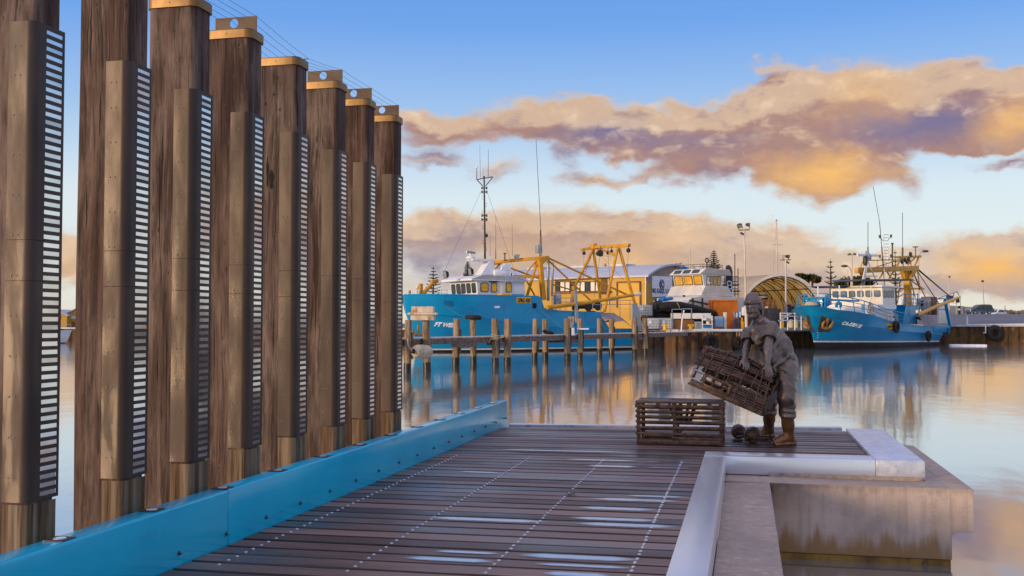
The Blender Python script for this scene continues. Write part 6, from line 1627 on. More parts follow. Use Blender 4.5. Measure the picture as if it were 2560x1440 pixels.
def quay_wall(pts, ztop, lab, cap=True, seed=0):
    pts = [np.array(p) for p in pts]; t = thing('quay_wall', lab, 'quay wall', (pts[0][0], pts[0][1], 0)); rg = random.Random(seed); prof = []
    for a, b in zip(pts[:-1], pts[1:]):
        L = np.linalg.norm(b - a); e = (b - a) / L; n = np.array([e[1], -e[0], 0]); n = n if n @ (CP * [1, 1, 0] - a) > 0 else -n
        k = int(L / .28)
        for i in range(k): prof.append(a + e * (L * i / k) + n * (.16 if (i // 2) % 2 else -.06))
        prof.append(b)
    mb = MB(); mb.grid([[(p[0], p[1], z) for p in prof] for z in (ZW - 1.5, ZW + .55, ztop - .12)]); mb.build('sheet_piling', SHEETPILE, t, smooth=0, fix=False)
    mb = MB()
    for a, b in zip(pts[:-1], pts[1:]): mb.bar([a[0], a[1], ztop - .04], [b[0], b[1], ztop - .04], .56, .2)
    mb.build('coping', CONCRETE if cap else GREYWOOD, t, smooth=0)
    return t
quay_wall([gp(-300, 131), gp(260, 128), gp(700, 122), gp(1330, 106), gp(1640, 95), W0], ZL, 'long dark quay wall running behind the blue trawler to the far left', seed=1)
quay_wall([W0, W1], ZL, 'rusty brown sheet-pile quay wall with hanging tyres behind the statue', seed=2)
quay_wall([W1, W2], ZL, 'shaded sheet-pile quay wall alongside the bow-on trawler', seed=3)
quay_wall([W2, R3, R4], ZR, 'brown sheet-pile quay wall below the parked cars at the right', seed=4)
wu = unit((W1 - W0)); wn = np.array([wu[1], -wu[0], 0])
def WP(px, y, off=0): return onplane(px, y, W0 + wn * off, wn)
mb = MB(); a, b = WP(1735, 825, .3), WP(1872, 825, .3); mb.bar(a, b, .14, .16); a2, b2 = WP(1950, 822, .3), WP(2012, 822, .3)
solo(mb, 'white_edge_rail', SIGNW, 'straight white edge beam along the top of the rusty quay wall', 'edge beam', a)
mb = MB(); mb.bar(a2, b2, .14, .2); solo(mb, 'white_edge_rail', GREYWOOD, 'pale grey edge beam on the quay wall between statue and trawler bow', 'edge beam', a2)
for px, py, R, lab in ((1777, 856, .52, 'larger black tyre hanging on the rusty quay wall left of the statue'), (1845, 857, .40, 'smaller black tyre hung by two ropes on the rusty quay wall beside the statue')):
    c = WP(px, py, .42); t = thing('tyre_fender', lab, 'tyre', c, 'tyres on the rusty quay wall'); mb = MB(); mb.torus(c, R, R * .40, wn, 24, 10); mb.build('tyre', RUBBER, t, smooth=60)
    mb = MB()
    for q in (-.18, .18): mb.tube([c + wu * q + ZU * R * .8, c + wu * q * .7 + ZU * (ZL - c[2])], .018, 5)
    mb.build('rope', ROPE, t)
rdir = unit(R4 - R3); rn = np.array([rdir[1], -rdir[0], 0])
def RP(px, y, off=0): return onplane(px, y, R3 + rn * off, rn)
c = RP(2487, 833, .5); t = thing('tyre_fender', 'huge black tractor tyre hanging on the right-hand quay wall under the parked car', 'tyre', c); mb = MB(); mb.torus(c, .55, .30, rn, 24, 10); mb.build('tyre', RUBBER, t, smooth=60); mb = MB()
for q in (-.8, .8): mb.tube([c + rdir * q * .6 + ZU * .5, c + rdir * q + ZU * .95], .025, 5)
mb.build('chain', ROPE, t)
t = thing('quay_rail', 'low white rail with an upright end post along the right-hand quay edge', 'rail', RP(2418, 812, .1)); mb = MB(); mb.bar(RP(2414, 812, .2), RP(2562, 811, .2), .12, .16); mb.build('rail', SIGNW, t); mb = MB(); mb.bar(RP(2418, 813, .2), RP(2418, 790, .2), .14, .14); mb.build('end_post', SIGNW, t); mb = MB(); mb.bar(RP(2464, 815, .3), RP(2464, 833, .3), .1, .1); mb.bar(RP(2464, 832, .3), RP(2458, 832, .3), .1, .1); mb.build('ladder_stub', SIGNW, t)
mb = MB(); a = gp(2372, 100, ZW + .06); b = gp(2465, 99, ZW + .06); mb.bar(a, b, 1.1, .18); solo(mb, 'pontoon', SIGNW, 'thin white floating pontoon on the water behind the trawler stern', 'pontoon', a, bevel=.04)
# patches of paint on the hardstand
mb = MB()
for x0, x1, y in ((2372, 2452, 795), (2500, 2518, 795), (2546, 2600, 795)):
    a, b = gp(x0, 122), gp(x1, 122); mb.bar([a[0], a[1], 1.655], [b[0], b[1], 1.655], .5, .05)
mb.build('parking_kerb', ROCK, smooth=0, kind='structure')

# ================================================================== long barrel-roofed shed
S = Fr(1617, 112, 53)
ze = S.tz(1617, 688, 0)[1]; WS, LS = 12.6, 25.0; rise = 1.5
sh_ = thing('barrel_roof_shed', 'long golden shed with a curved pale roof and a white sign on its gable', 'shed', S.P(WS / 2, -LS / 2, ZL))
mb = MB(); mb.add([S.P(0, 0, ZL), S.P(0, -LS, ZL), S.P(0, -LS, ze), S.P(0, 0, ze)], [(0, 1, 2, 3)]); mb.build('long_wall', SHEDWALL, sh_, smooth=0)
def arch(s0, w, z, r, n=16): return [(s0 + w * i / n, z + r * (1 - (2 * i / n - 1) ** 2)) for i in range(n + 1)]
mb = MB(); mb.add([S.P(0, 0, ZL), S.P(WS, 0, ZL), S.P(WS, 0, ze - .9), S.P(0, 0, ze - .9)], [(0, 1, 2, 3)]); mb.build('gable_wall', SHEDWALL, sh_, smooth=0)
g_ = arch(0, WS, ze, rise); mb = MB(); mb.add([S.P(0, .03, ze - .9), S.P(WS, .03, ze - .9)] + [S.P(s, .03, z - .03) for s, z in g_[::-1]], [tuple(range(len(g_) + 2))]); mb.build('gable_arch', GABLE, sh_, smooth=0)
mb = MB(); mb.grid([[S.P(s * 1.04 - .25, t, z) for s, z in g_] for t in (.35, -LS)]); mb.grid([[S.P(s * 1.04 - .25, .35, z) for s, z in g_], [S.P(s * 1.04 - .25, .35, z - .22) for s, z in g_]])
mb.grid([[S.P(-.25, .35, ze), S.P(-.25, -LS, ze)], [S.P(-.25, .35, ze - .2), S.P(-.25, -LS, ze - .2)]]); mb.build('roof', SHEDROOF, sh_, smooth=40, fix=False)
for t in (-5, -10.5, -17): mb = MB(); S.box(mb, WS * .32, WS * .5, t - 2.2, t, ze + rise - .15, ze + rise + .12); mb.build('ridge_vent', SHEDROOF, sh_, smooth=0)
def lw(px, py, off=0.0): return onplane(px, py, S.O - S.e1 * off, S.e1)
mb = MB(); mb.add([lw(1543, 769, .06), lw(1601, 771, .06), lw(1600, 704, .06), lw(1543, 706, .06)], [(0, 1, 2, 3)]); mb.build('roller_door', M('roller_door', [hx('c8962e'), hx('d2a23a')], .55, sc=(1, 1, 30)), sh_, smooth=0)
mb = MB(); P_ = [lw(1543, 769, .1), lw(1543, 705.5, .1), lw(1600, 704, .1), lw(1601, 771, .1)]
for a, b in zip(P_[:-1], P_[1:]): mb.bar(a, b, .16, .16, S.e1)
mb.build('door_surround', BROWN, sh_, smooth=0)
for k in range(9):
    x0 = 1388 + k * 12.6; x1 = x0 + 11.4
    window(lambda u, v: lw(u, -v, .05), x0, x1, -729 - (1500 - x0) * .004, -703.5, -S.e1, sh_, CREAM if k % 3 else GLASS, .02)
mb = MB(); mb.add([lw(1502, 736, .05), lw(1526, 736, .05), lw(1526, 692, .05), lw(1502, 692, .05)], [(0, 1, 2, 3)]); mb.build('dark_recess', M('recess_paint', hx('6b4a1c'), .7), sh_, smooth=0)
mb = MB(); mb.bar(lw(1383, 700, .3), lw(1526, 693.5, .3), .5, .12); mb.bar(lw(1383, 732, .3), lw(1526, 729, .3), .5, .12)
mb.build('window_hood', BROWN, sh_, smooth=0)
mb = MB(); mb.tube([lw(1614, 690, .15), lw(1614, 762, .15)], .06, 6); mb.tube([lw(1521, 692, .15), lw(1521, 760, .15)], .06, 6); mb.build('downpipe', CREAM, sh_)
gw = lambda px, py, off=.05: onplane(px, py, S.O + S.e2 * off, S.e2)
mb = MB(); mb.prism([gw(1629, 742.5), gw(1678.5, 741), gw(1678.5, 691.5), gw(1629, 690)], S.e2 * .08); mb.build('sign_board', SIGNW, sh_, smooth=0)
c = gw(1654.5, 711, .15); mb = MB(); mb.torus(c, .50, .055, S.e2, 28, 6); mb.build('sign_ring', SIGNB, sh_)
words('K', 1.0, SIGNB, c - ZU * .36, S.e1, ZU, sh_, depth=.02, bold=.03, align='CENTER', name='sign_letter')
a, b = gw(1631, 732, .15), gw(1677, 732, .15); Lw = np.linalg.norm(b - a)
def fit(o, org, d, width):
    d = unit(d); off = np.array(o.parent.location); L = max((np.array(v.co) + off - org) @ d for v in o.data.vertices)
    for v in o.data.vertices: q = np.array(v.co) + off - org; v.co = Vector(tuple(q + d * (q @ d) * (width / L - 1) + org - off))
fit(words('MG KAILIS', Lw * .175, SIGNB, a, S.e1, ZU, sh_, depth=.01, bold=.014, name='sign_lettering'), a, S.e1, Lw * .64)
a2_ = a + S.e1 * Lw * .68; fit(words('GROUP', Lw * .175, SIGNG, a2_, S.e1, ZU, sh_, depth=.01, name='sign_lettering'), a2_, S.e1, Lw * .31)
mb = MB(); mb.tube([gw(1686, 663), gw(1690, 659), gw(1697, 659)], .05, 5); mb.obox(gw(1699, 659), S.e1, S.e2, ZU, .3, .12, .07); mb.build('gable_lamp', GALV, sh_)
mb = MB(); S.box(mb, 5.2, 7.6, -.02, .06, ZL, 4.6); mb.build('gable_door', BROWN, sh_, smooth=0)

# ================================================================== patrol boat on the hardstand
P = Fr(1763, 93, 40)
pb = thing('patrol_boat', 'cream patrol boat with yellow window covers and a fat black collar, ashore by the quay', 'boat', P.P(1, -1.5, ZL))
ps = lambda px, py, t=0.0: P.at(px, py, t)
pf = lambda px, py, s=0.0: P.ats(px, py, s)
zz = lambda y, px=1763: P.tz(px, y, 0)[1]
wP = 3.5; lP = P.sz(1806, 700, 0)[0]
mb = MB(); mb.prism([P.P(-.1, -wP, zz(714)), P.P(-.35, -wP, zz(686)), P.P(lP, -wP, zz(686)), P.P(lP, -wP, zz(714))], P.e2 * wP); whp = mb.build('wheelhouse', CREAM, pb, smooth=0)
for k in range(3): window(lambda t, z: P.P(-.1 - .25 * (z - zz(714)) / (zz(686) - zz(714)), t, z), -wP + .12 + k * 1.13, -wP + 1.13 + k * 1.13, zz(711.5), zz(688.5), unit(-P.e1), whp, AMBERGLASS, .04)
for x0, x1 in ((1766, 1773), (1775, 1781), (1783, 1790), (1792, 1801)): window(lambda u, v: ps(u, -v, .0), x0, x1, -713 + (x0 - 1766) * -.03, -690, P.e2, whp, CREAM if x0 < 1770 else PALEMUST, .06)
mb = MB(); mb.prism([P.P(-.75, -wP - .15, zz(685.5)), P.P(-.2, -wP + .1, zz(671)), P.P(lP + .6, -wP + .2, zz(672)), P.P(lP + 1.3, -wP - .1, zz(686))], P.e2 * (wP + .2)); rfp = mb.build('roof', CREAM, pb, smooth=0, bevel=.03)
for k in range(3): window(lambda t, z: P.P(-.75 + .55 * (z - zz(685.5)) / (zz(671) - zz(685.5)), t, z), -wP + .3 + k * 1.08, -wP + 1.1 + k * 1.08, zz(682.5), zz(674), unit(-P.e1 * .7 + ZU * .7), rfp, GLASS, .1)
mb = MB()
rp = [P.P(-.3, -wP + .2, zz(671)), P.P(-.3, 0, zz(671)), P.P(lP, 0, zz(671)), P.P(lP, -wP + .2, zz(671))]
for h in (.18, .38): mb.tube([p + ZU * h for p in rp], .025, 5)
for a, b in zip(rp[:-1], rp[1:]):
    for f in (0, .33, .66, 1): p = a + (b - a) * f; mb.tube([p, p + ZU * .4], .025, 5)
mb.build('roof_rail', DARKSTEEL, pb)
mb = MB(); mb.ball(P.P(.1, -2.6, zz(668)), .3, 10, (1.2, 1, .7)); mb.build('blue_cover', CLOTHBLUE, pb)
mb = MB(); mb.lathe(P.P(.6, -1.2, zz(671)), [(.2, 0), (.2, .3), (.12, .4)], 12); mb.build('sensor_dome', WHITE, pb)
mb = MB(); c = P.P(.3, .0, zz(671)); mb.tube([c, c + ZU * .5], .07, 6); mb.torus(c + ZU * .75, .2, .06, P.e2, 14, 6); mb.build('fire_monitor', DARKSTEEL, pb)
mb = MB(); mb.prism([P.P(-.9, -wP - .3, zz(739)), P.P(-.35, -wP - .2, zz(714.5)), P.P(lP + .3, -wP - .2, zz(714.5)), P.P(lP + 1.4, -wP - .3, zz(739))], P.e2 * (wP + .55)); mb.build('deck_house', CREAM, pb, smooth=0, bevel=.02)
mb = MB(); mb.prism([P.P(-3.2, -wP - .4, zz(763)), P.P(-2.4, -wP - .3, zz(746)), P.P(-.8, -wP - .3, zz(739.3)), P.P(5.2, -wP - .3, zz(741)), P.P(5.4, -wP - .3, zz(786)), P.P(-2.4, -wP - .3, zz(786))], P.e2 * (wP + .75)); mb.build('hull', CREAM, pb, smooth=0, bevel=.04)
mb = MB()
pts = [(1692, 764, -4.6), (1660, 757.5, -3.7), (1640, 761, -2.6), (1630, 768, -1.4), (1640, 769, -.2), (1670, 765, .8), (1700, 765, .95), (1740, 774, 1.0), (1785, 787, 1.0)]
mb.tube([ps(a, b, c) for a, b, c in pts], [.2, .28, .33, .36, .38, .40, .40, .40, .38], 12); cl_ = mb.build('collar', RUBBER, pb, smooth=60)
mb = MB(); mb.prism([ps(1636, 779, -.4), ps(1700, 776, .5), ps(1760, 790, .7), ps(1760, 812, .5), ps(1690, 800, .3), ps(1652, 792, -.2)], -P.e2 * 1.5); mb.build('lower_hull', BLACKHULL, pb, smooth=0)
mb = MB(); rg = random.Random(2)
for k in range(7): mb.ball(ps(1654 + k * 3.8, 746 + rg.uniform(-3, 4), .2), .16 + rg.uniform(0, .08), 8, (1.3, 1, .8))
mb.build('blue_rag', CLOTHBLUE, pb)
mb = MB()
for x in (1732, 1756): mb.bar(ps(x, 770, .8), ps(x, 745, .8), .13, .13, P.e1)
mb.bar(ps(1724, 751, .85), ps(1770, 761, .85), .12, .16); mb.bar(ps(1639, 772, .2), ps(1639, 746, .2), .14, .14, P.e1); mb.build('fender_posts', DARKSTEEL, pb)
mb = MB(); mb.tube([ps(1692, 756, 1.3), ps(1697, 764, 1.35), ps(1699, 771, 1.3)], .03, 5); mb.build('collar_strap', ROPE, pb)
for x, y in ((1694, 713), (1773, 711)): mb = MB(); mb.lathe(ps(x, y, .1), [(.05, 0), (.05, .1), (.22, .14), (.2, .18)], 10); mb.build('roof_vent', WHITE, pb)
mb = MB(); mb.obox(ps(1710, 740, .3), P.e1, P.e2, ZU, .1, .06, .08); mb.build('deck_light', FRAME, pb)
mb = MB()
for y in (717, 725, 733): mb.tube([ps(1789, y, .1), ps(1802, y + .5, .1)], .025, 5)
for x in (1789, 1796, 1802): mb.tube([ps(x, 716, .1), ps(x, 740, .1)], .025, 5)
mb.build('side_rail', GALV, pb)

# ---- upright black blade, ladder and scaffold behind the patrol boat
q = atd(1823, 748, 97); mb = MB(); x0 = RT
prf = [atd(x, y, 97) for x, y in ((1815, 752), (1816, 668), (1818, 663), (1823, 662), (1829, 668), (1832, 680), (1833, 752))]; mb.prism(prf, F0 * .5)
solo(mb, 'upright_blade', PLASTICDK, 'tall black curved blade standing on end right of the patrol boat', 'blade', [q[0], q[1], ZL], bevel=.06)
t = thing('boarding_ladder', 'bent white tubular boarding ladder in front of the tall black blade', 'ladder', atd(1826, 750, 96)); mb = MB()
for a, b in (((1818, 705), (1823, 745)), ((1828, 704), (1833, 744))): mb.tube([atd(*a, 96), atd(*b, 96), atd(b[0] - 4, b[1] + 4, 95.5)], .055, 6)
mb.tube([atd(1818, 705, 96), atd(1822, 703, 96), atd(1828, 704, 96)], .055, 6)
mb.build('rails', SIGNW, t); mb = MB()
for k in range(4): mb.tube([atd(1819.5 + k * 1.3, 713 + k * 9, 96), atd(1829 + k * 1.3, 713 + k * 9, 96)], .04, 5)
mb.build('rungs', SIGNW, t)
t = thing('scaffold_tower', 'dark tubular scaffold tower with uneven platforms behind the black blade', 'scaffold', (*atd(1825, 745, 101)[:2], ZL)); mb = MB(); rg = random.Random(3)
for x, yt in ((1803, 690), (1811, 684), (1837, 632), (1845, 668)):
    for dd in (100.5, 102): mb.tube([(*atd(x, 748, dd)[:2], ZL), atd(x, yt + (dd - 100) * 6, dd)], .045, 5)
mb.build('uprights', DARKSTEEL, t); mb = MB()
for y in (692, 704, 712, 722, 735):
    x0, x1 = (1800, 1846) if y > 700 else (1830, 1846); mb.tube([atd(x0, y, 100.5), atd(x1, y + rg.uniform(-1, 1), 100.5)], .04, 5); mb.tube([atd(x0, y, 102), atd(x1, y, 102)], .04, 5)
mb.build('ledgers', DARKSTEEL, t); mb = MB()
for y, x0, x1 in ((712.5, 1802, 1845), (728, 1832, 1847), (735, 1802, 1812)): mb.bar(atd(x0, y, 101.2), atd(x1, y, 101.2), 1.2, .12)
mb.build('platform', BROWN, t)

# ================================================================== containers and the tunnel tent
def corrugated(mb, a, b, z0, z1, n, dep, step=.26):
    a = np.array(a); b = np.array(b); L = np.linalg.norm((b - a)[:2]); e = (b - a) / L; k = max(2, int(L / step)); pr_ = []
    for i in range(k + 1):
        p = a + e * L * i / k; o = n * (.05 if i % 2 else 0); pr_ += [p + o - e * step * .12 * (1 if i else 0), p + o + e * step * .12 * (1 if i < k else 0)]
    mb.grid([[(p[0], p[1], z) for p in pr_] for z in (z0, z1)])
def container(x0, x1, ytop, d, dep, mat, name, lab, cat, corr=False, ang=8):
    F_ = Fr(x0, d, ang); w = F_.sz(x1, 800, 0)[0]; zt = F_.sz(x0, ytop, 0)[1]; t = thing(name, lab, cat, F_.P(w / 2, -dep / 2, ZL)); mb = MB()
    F_.box(mb, 0, w, -dep, -.02, ZL, zt)
    if corr: corrugated(mb, F_.P(.1, .0, 0), F_.P(w - .1, .0, 0), ZL + .1, zt - .1, F_.e2, dep)
    b = mb.build('body', mat, t, smooth=0); mb = MB(); F_.box(mb, -.03, w + .03, -.03, .07, zt - .12, zt + .02); F_.box(mb, -.03, w + .03, -.03, .07, ZL, ZL + .15)
    for s in (0, w): F_.box(mb, s - .06, s + .06, -.03, .07, ZL + .15, zt - .12)
    mb.build('frame', mat, t, smooth=0); return F_, w, zt, t
container(1779, 1843, 750, 92, 2.4, RUST, 'rusty_container', 'rust-orange steel container standing on the quay left of the statue head', 'container')
Fc, wc, zc_, tc_ = container(1846, 1938, 749, 97, 2.4, BROWN, 'ribbed_container', 'brown ribbed shipping container behind the statue head, loaded with white rope', 'container', True)
mb = MB(); Fc.box(mb, wc * .72, wc * .8, .06, .08, zc_ - 1.0, zc_ - .65); mb.build('notice', SIGNW, tc_, smooth=0)
mb = MB(); rg = random.Random(6)
for k in range(5): mb.torus(Fc.P(1.7 + .25 * k, -.6, zc_ + .14 + .02 * k), .38 + rg.uniform(-.08, .1), .05, (rg.uniform(-.3, .3), rg.uniform(-.3, .3), 1), 16, 5)
solo(mb, 'rope_heap', ROPE, 'heap of pale rope lying on top of the brown ribbed container', 'rope', Fc.P(2, -.6, zc_))
mb = MB(); mb.lathe(Fc.P(1.9, -1.4, zc_ + .28), [(.05, 0), (.26, .02), (.26, 1.5), (.2, 1.52)], 12, RT); solo(mb, 'dark_roll', PLASTICDK, 'dark cylindrical roll lying behind the rope heap on the brown container', 'roll', Fc.P(2.4, -1.4, zc_))
T = Fr(1957, 112, 20)     # tunnel tent: e1 runs across the mouth, -e2 goes in
tt_ = thing('tunnel_tent', 'big arched tunnel tent with pale fabric roof, dark ribs and golden lining', 'tent', T.P(0, -6, ZL))
wT, zs_, zp_ = 5.5, 1.9, 6.75; LT = 17.0
def tarc(n=22, sc=1.0): return [(-wT * sc * math.cos(PI * i / n), zs_ + (zp_ - zs_) * sc * math.sin(PI * i / n)) for i in range(n + 1)]
arcp = [(-wT, ZL)] + tarc() + [(wT, ZL)]
mb = MB(); mb.grid([[T.P(s, t, z) for s, z in arcp] for t in (0, -LT)]); mb.build('fabric_roof', FABRIC, tt_, smooth=40, fix=False)
mb = MB(); hem_ = tarc(); ou = tarc(22, 1.012); mb.grid([[T.P(s, .02, z) for s, z in ou], [T.P(s, .02, z) for s, z in tarc(22, .95)], [T.P(s, -.3, z) for s, z in tarc(22, .95)]]); mb.build('mouth_hem', CREAM, tt_, smooth=0, fix=False)
mb = MB(); ar = tarc(22, .985); mb.add([T.P(s, -LT + .2, z) for s, z in [(-wT * .985, ZL)] + ar + [(wT * .985, ZL)]], [tuple(range(len(ar) + 2))]); mb.build('back_wall', TENTIN, tt_, smooth=0)
for k in range(8):
    t = -.5 - k * 2.0; mb = MB(); mb.tube([T.P(s, t, z) for s, z in tarc(20, .955)], .06, 5); mb.tube([T.P(s, t, z) for s, z in tarc(20, .90)], .04, 5)
    for i in range(0, 20, 2): a = tarc(20, .955)[i]; b = tarc(20, .90)[min(20, i + 1)]; mb.tube([T.P(a[0], t, a[1]), T.P(b[0], t, b[1])], .03, 4)
    mb.build('rib', DARKSTEEL, tt_, smooth=0)
mb = MB()
for f in (.25, .5, .75): a = tarc(20, .955)[int(20 * f)]; mb.tube([T.P(a[0], -.5, a[1]), T.P(a[0], -LT + .5, a[1])], .05, 5)
for s in (-2.6, -.5, 1.8): mb.tube([T.P(s, -LT + .3, ZL), T.P(s, -LT + .3, zp_ - .5 - .12 * s * s)], .05, 5)
for z in (3.2, 4.6): mb.tube([T.P(-wT * .9, -LT + .3, z), T.P(wT * .9, -LT + .3, z)], .05, 5)
mb.build('purlin', DARKSTEEL, tt_, smooth=0)

# ================================================================== light poles, masts, street lamps
def fl_pole(px, ytop, ybase, d, zbase, heads, lab, r=.11, lean=0.0, grp='floodlight poles on the quay', extra=None):
    b = gp(px + lean, d, zbase); top = atd(px, ytop, d)
    t = thing('light_pole', lab, 'light pole', b, grp); mb = MB()
    mid = b + (top - b) * .33; mb.tube([b, mid, mid + (top - b) * .002, top], [r * 1.3, r * 1.15, r * .8, r * .62], 10); mb.build('pole', POLEST, t)
    k = d / FPX
    for (dx, dy, ax, down, sz) in heads:
        c = atd(px + dx, ytop + dy, d); h_, g_ = MB(), MB(); floodlight(h_, g_, c, RT * ax - F0 * .6 - ZU * down, sz * k, sz * k * .8); l_ = h_.build('floodlight', DARKSTEEL, t, smooth=0); g_.build('lamp_face', LAMPGLASS, l_, smooth=0)
    mb = MB(); mb.bar(atd(px - 12 * (len(heads) > 1) - 1, ytop + 1, d), atd(px + 12 * (len(heads) > 1) + 1, ytop + .5, d), .1, .08)
    for (dx, dy, *_r) in heads: mb.tube([atd(px + dx * 1.3, ytop, d), atd(px + dx * 1.4, ytop + dy, d)], .03, 5)
    mb.build('cross_arm', DARKSTEEL, t)
    if extra: mb = MB(); c = atd(px + extra[0], ytop + extra[1], d); mb.obox(c, unit(RT - ZU * .5), F0, ZU, .14, .09, .08); mb.tube([c, atd(px, ytop + extra[1], d)], .03, 5); mb.build('small_lamp', DARKSTEEL, t)
    return t
fl_pole(1860, 574, 822, 87, ZL, [(-10, -10, -.3, .7, 7), (10, -12, .9, .2, 6)], 'tall tapered light pole with two big floodlights rising behind the statue', lean=6, extra=(-5, 10))
fl_pole(1964.5, 649, 812, 100, ZL, [(-4, -8, -.4, .1, 4.5), (5, -8, .6, .2, 5.5)], 'shorter light pole with paired floodlights in front of the tunnel tent', r=.13, extra=(5, 7))
fl_pole(2130.5, 636, 700, 135, ZL, [(-6.5, -.5, -.8, .6, 3.2), (6.5, -1, .8, .6, 3.2)], 'thin light pole with a T of two small floodlights behind the trawler wheelhouse')
fl_pole(2372.5, 694, 787, 160, 2.7, [(1.5, -2, .9, .5, 3)], 'slim light pole with one small lamp facing right, near the blue signboard', grp='lamps above the hardstand')
fl_pole(2456.5, 706, 765, 168, 2.7, [(0, -3, .1, .9, 3)], 'slim leaning light pole with one square lamp behind the parked blue car', lean=5, grp='lamps above the hardstand')
def curve_lamp(px, ytop, d, dirx, lab, head=7):
    b = gp(px, d, ZL); t = thing('street_lamp', lab, 'street lamp', b, 'street lamps behind the trawler'); mb = MB()
    mb.tube([b, atd(px, ytop + 18, d), atd(px + dirx * 2, ytop + 8, d), atd(px + dirx * 7, ytop + 2, d), atd(px + dirx * 13, ytop, d)], [.12, .09, .08, .07, .06], 8); mb.build('pole', POLEST, t)
    mb = MB(); mb.ball(atd(px + dirx * 17, ytop + 1, d), .36, 10, (1.25, .8, .45)); mb.build('lamp_head', DARKSTEEL, t)
curve_lamp(2296, 627, 130, 1, 'tall curved street lamp rising above the trawler gantry')
curve_lamp(2128, 664, 128, -1, 'lower curved street lamp left of the trawler mast')
for px, y0, y1, d, r, lab, cross in ((1725, 660, 615, 130, .10, 'bare yacht mast above the curved shed roof, beside the patrol boat', 0), (1943, 690, 553, 128, .11, 'tall bare yacht mast with spreaders behind the tunnel tent', 1), (1938.5, 690, 637, 128, .05, 'short thin mast leaning beside the tall yacht mast', 0), (1859, 720, 676, 120, .06, 'thin white mast left of the tall light pole, near the tent', 0), (2120, 690, 672, 140, .04, 'thin whip mast above the round green trees behind the trawler', 0)):
    b = gp(px + (3 if px == 1943 else 0), d, ZL); t = thing('yacht_mast', lab, 'mast', b, 'masts behind the sheds'); mb = MB(); top = atd(px - (2 if px in (1943, 1938.5) else 0), y1, d); mb.tube([b, top], [r, r * .6], 7); mb.build('spar', POLEST, t)
    mb = MB(); 
    if cross:
        for f in (.5, .78): c = b + (top - b) * f; mb.tube([c - RT * .55, c + RT * .55], .03, 5)
        mb.lathe(top, [(.08, 0), (.12, .1), (.03, .25)], 8); mb.tube([top, b + (top - b) * .5 - RT * .55, b - RT * .3 + ZU * 3], .012, 4)
    else: mb.tube([top, b + ZU * 3 - RT * .6], .012, 4)
    mb.build('rigging', GALV, t, smooth=0)

# ================================================================== trees
def pine(px, ytop, ybase, wpx, d, nw, lab, dense=1.0, umbrella=False, seed=0, zb=ZL, grp='Norfolk pines behind the harbour sheds'):
    rg = random.Random(seed); k = d / FPX; b = gp(px, d, zb); zt = atd(px, ytop, d)[2]; zlo = atd(px, ybase, d)[2]
    t = thing('norfolk_pine', lab, 'pine tree', b, grp); mb = MB(); mb.tube([b, (b[0], b[1], zlo), (b[0], b[1], zt)], [.28, .2, .02], 8); mb.build('trunk', BARK, t)
    mb = MB(); H_ = zt - zlo; R0 = wpx * k / 2
    for i in range(nw):
        f = (i + .4) / nw; z = zlo + H_ * f * .97; R = R0 * (1 - f) ** .75 * rg.uniform(.85, 1.1) + .06; nb = 7 if umbrella else 9
        a0 = rg.uniform(0, 6)
        for j in range(nb):
            if rg.random() > dense: continue
            a = a0 + j * 2 * PI / nb + rg.uniform(-.2, .2); L = R * rg.uniform(.75, 1.1); up = (.42 if umbrella else .18) * rg.uniform(.7, 1.3)
            dr = np.array([math.cos(a), math.sin(a), 0]); sdv = np.array([-dr[1], dr[0], 0]); o = np.array([b[0], b[1], z]); m = 6 if umbrella else 8
            for q in range(1, m + 1):
                u = q / m; c = o + dr * L * u + ZU * (L * up * u * u - .05); w = L * (.20 if umbrella else .17) * (1.15 - u * .6) + .05
                for s_ in (-1, 1):
                    tip = c + sdv * s_ * w * rg.uniform(.7, 1.3) + dr * w * .7 + ZU * w * rg.uniform(.25, .9)
                    n_ = np.cross(sdv, dr); th = .10 + .035 * R0
                    mb.add([c - dr * th, c + dr * th + ZU * th * .5, tip, c + ZU * th], [(0, 1, 2, 3)])
                mb.add([c - sdv * w * .3, c + dr * w * .8 + ZU * w * .35, c + sdv * w * .3], [(0, 1, 2)])
    mb.build('crown', LEAFPINE, t, smooth=0, fix=False); return t
pine(1083, 664, 742, 46, 175, 9, 'open layered Norfolk pine left of the blue trawler wheelhouse', .8, False, 1)
pine(1169, 652, 692, 26, 190, 13, 'slim dense Norfolk pine rising behind the trawler radar pylon', 1, False, 2)
pine(1514, 657, 690, 22, 210, 8, 'small dark pine top showing over the curved shed roof', .9, False, 3)
pine(1786, 624, 700, 44, 150, 15, 'dense conical Norfolk pine behind the patrol boat roof', 1, False, 4)
pine(2078, 646, 716, 34, 170, 5, 'sparse Norfolk pine with upturned tiers right of the tent', 1, True, 5)
pine(2240, 622, 748, 34, 165, 11, 'tall sparse Norfolk pine seen through the trawler mast gantry', 1, True, 6)
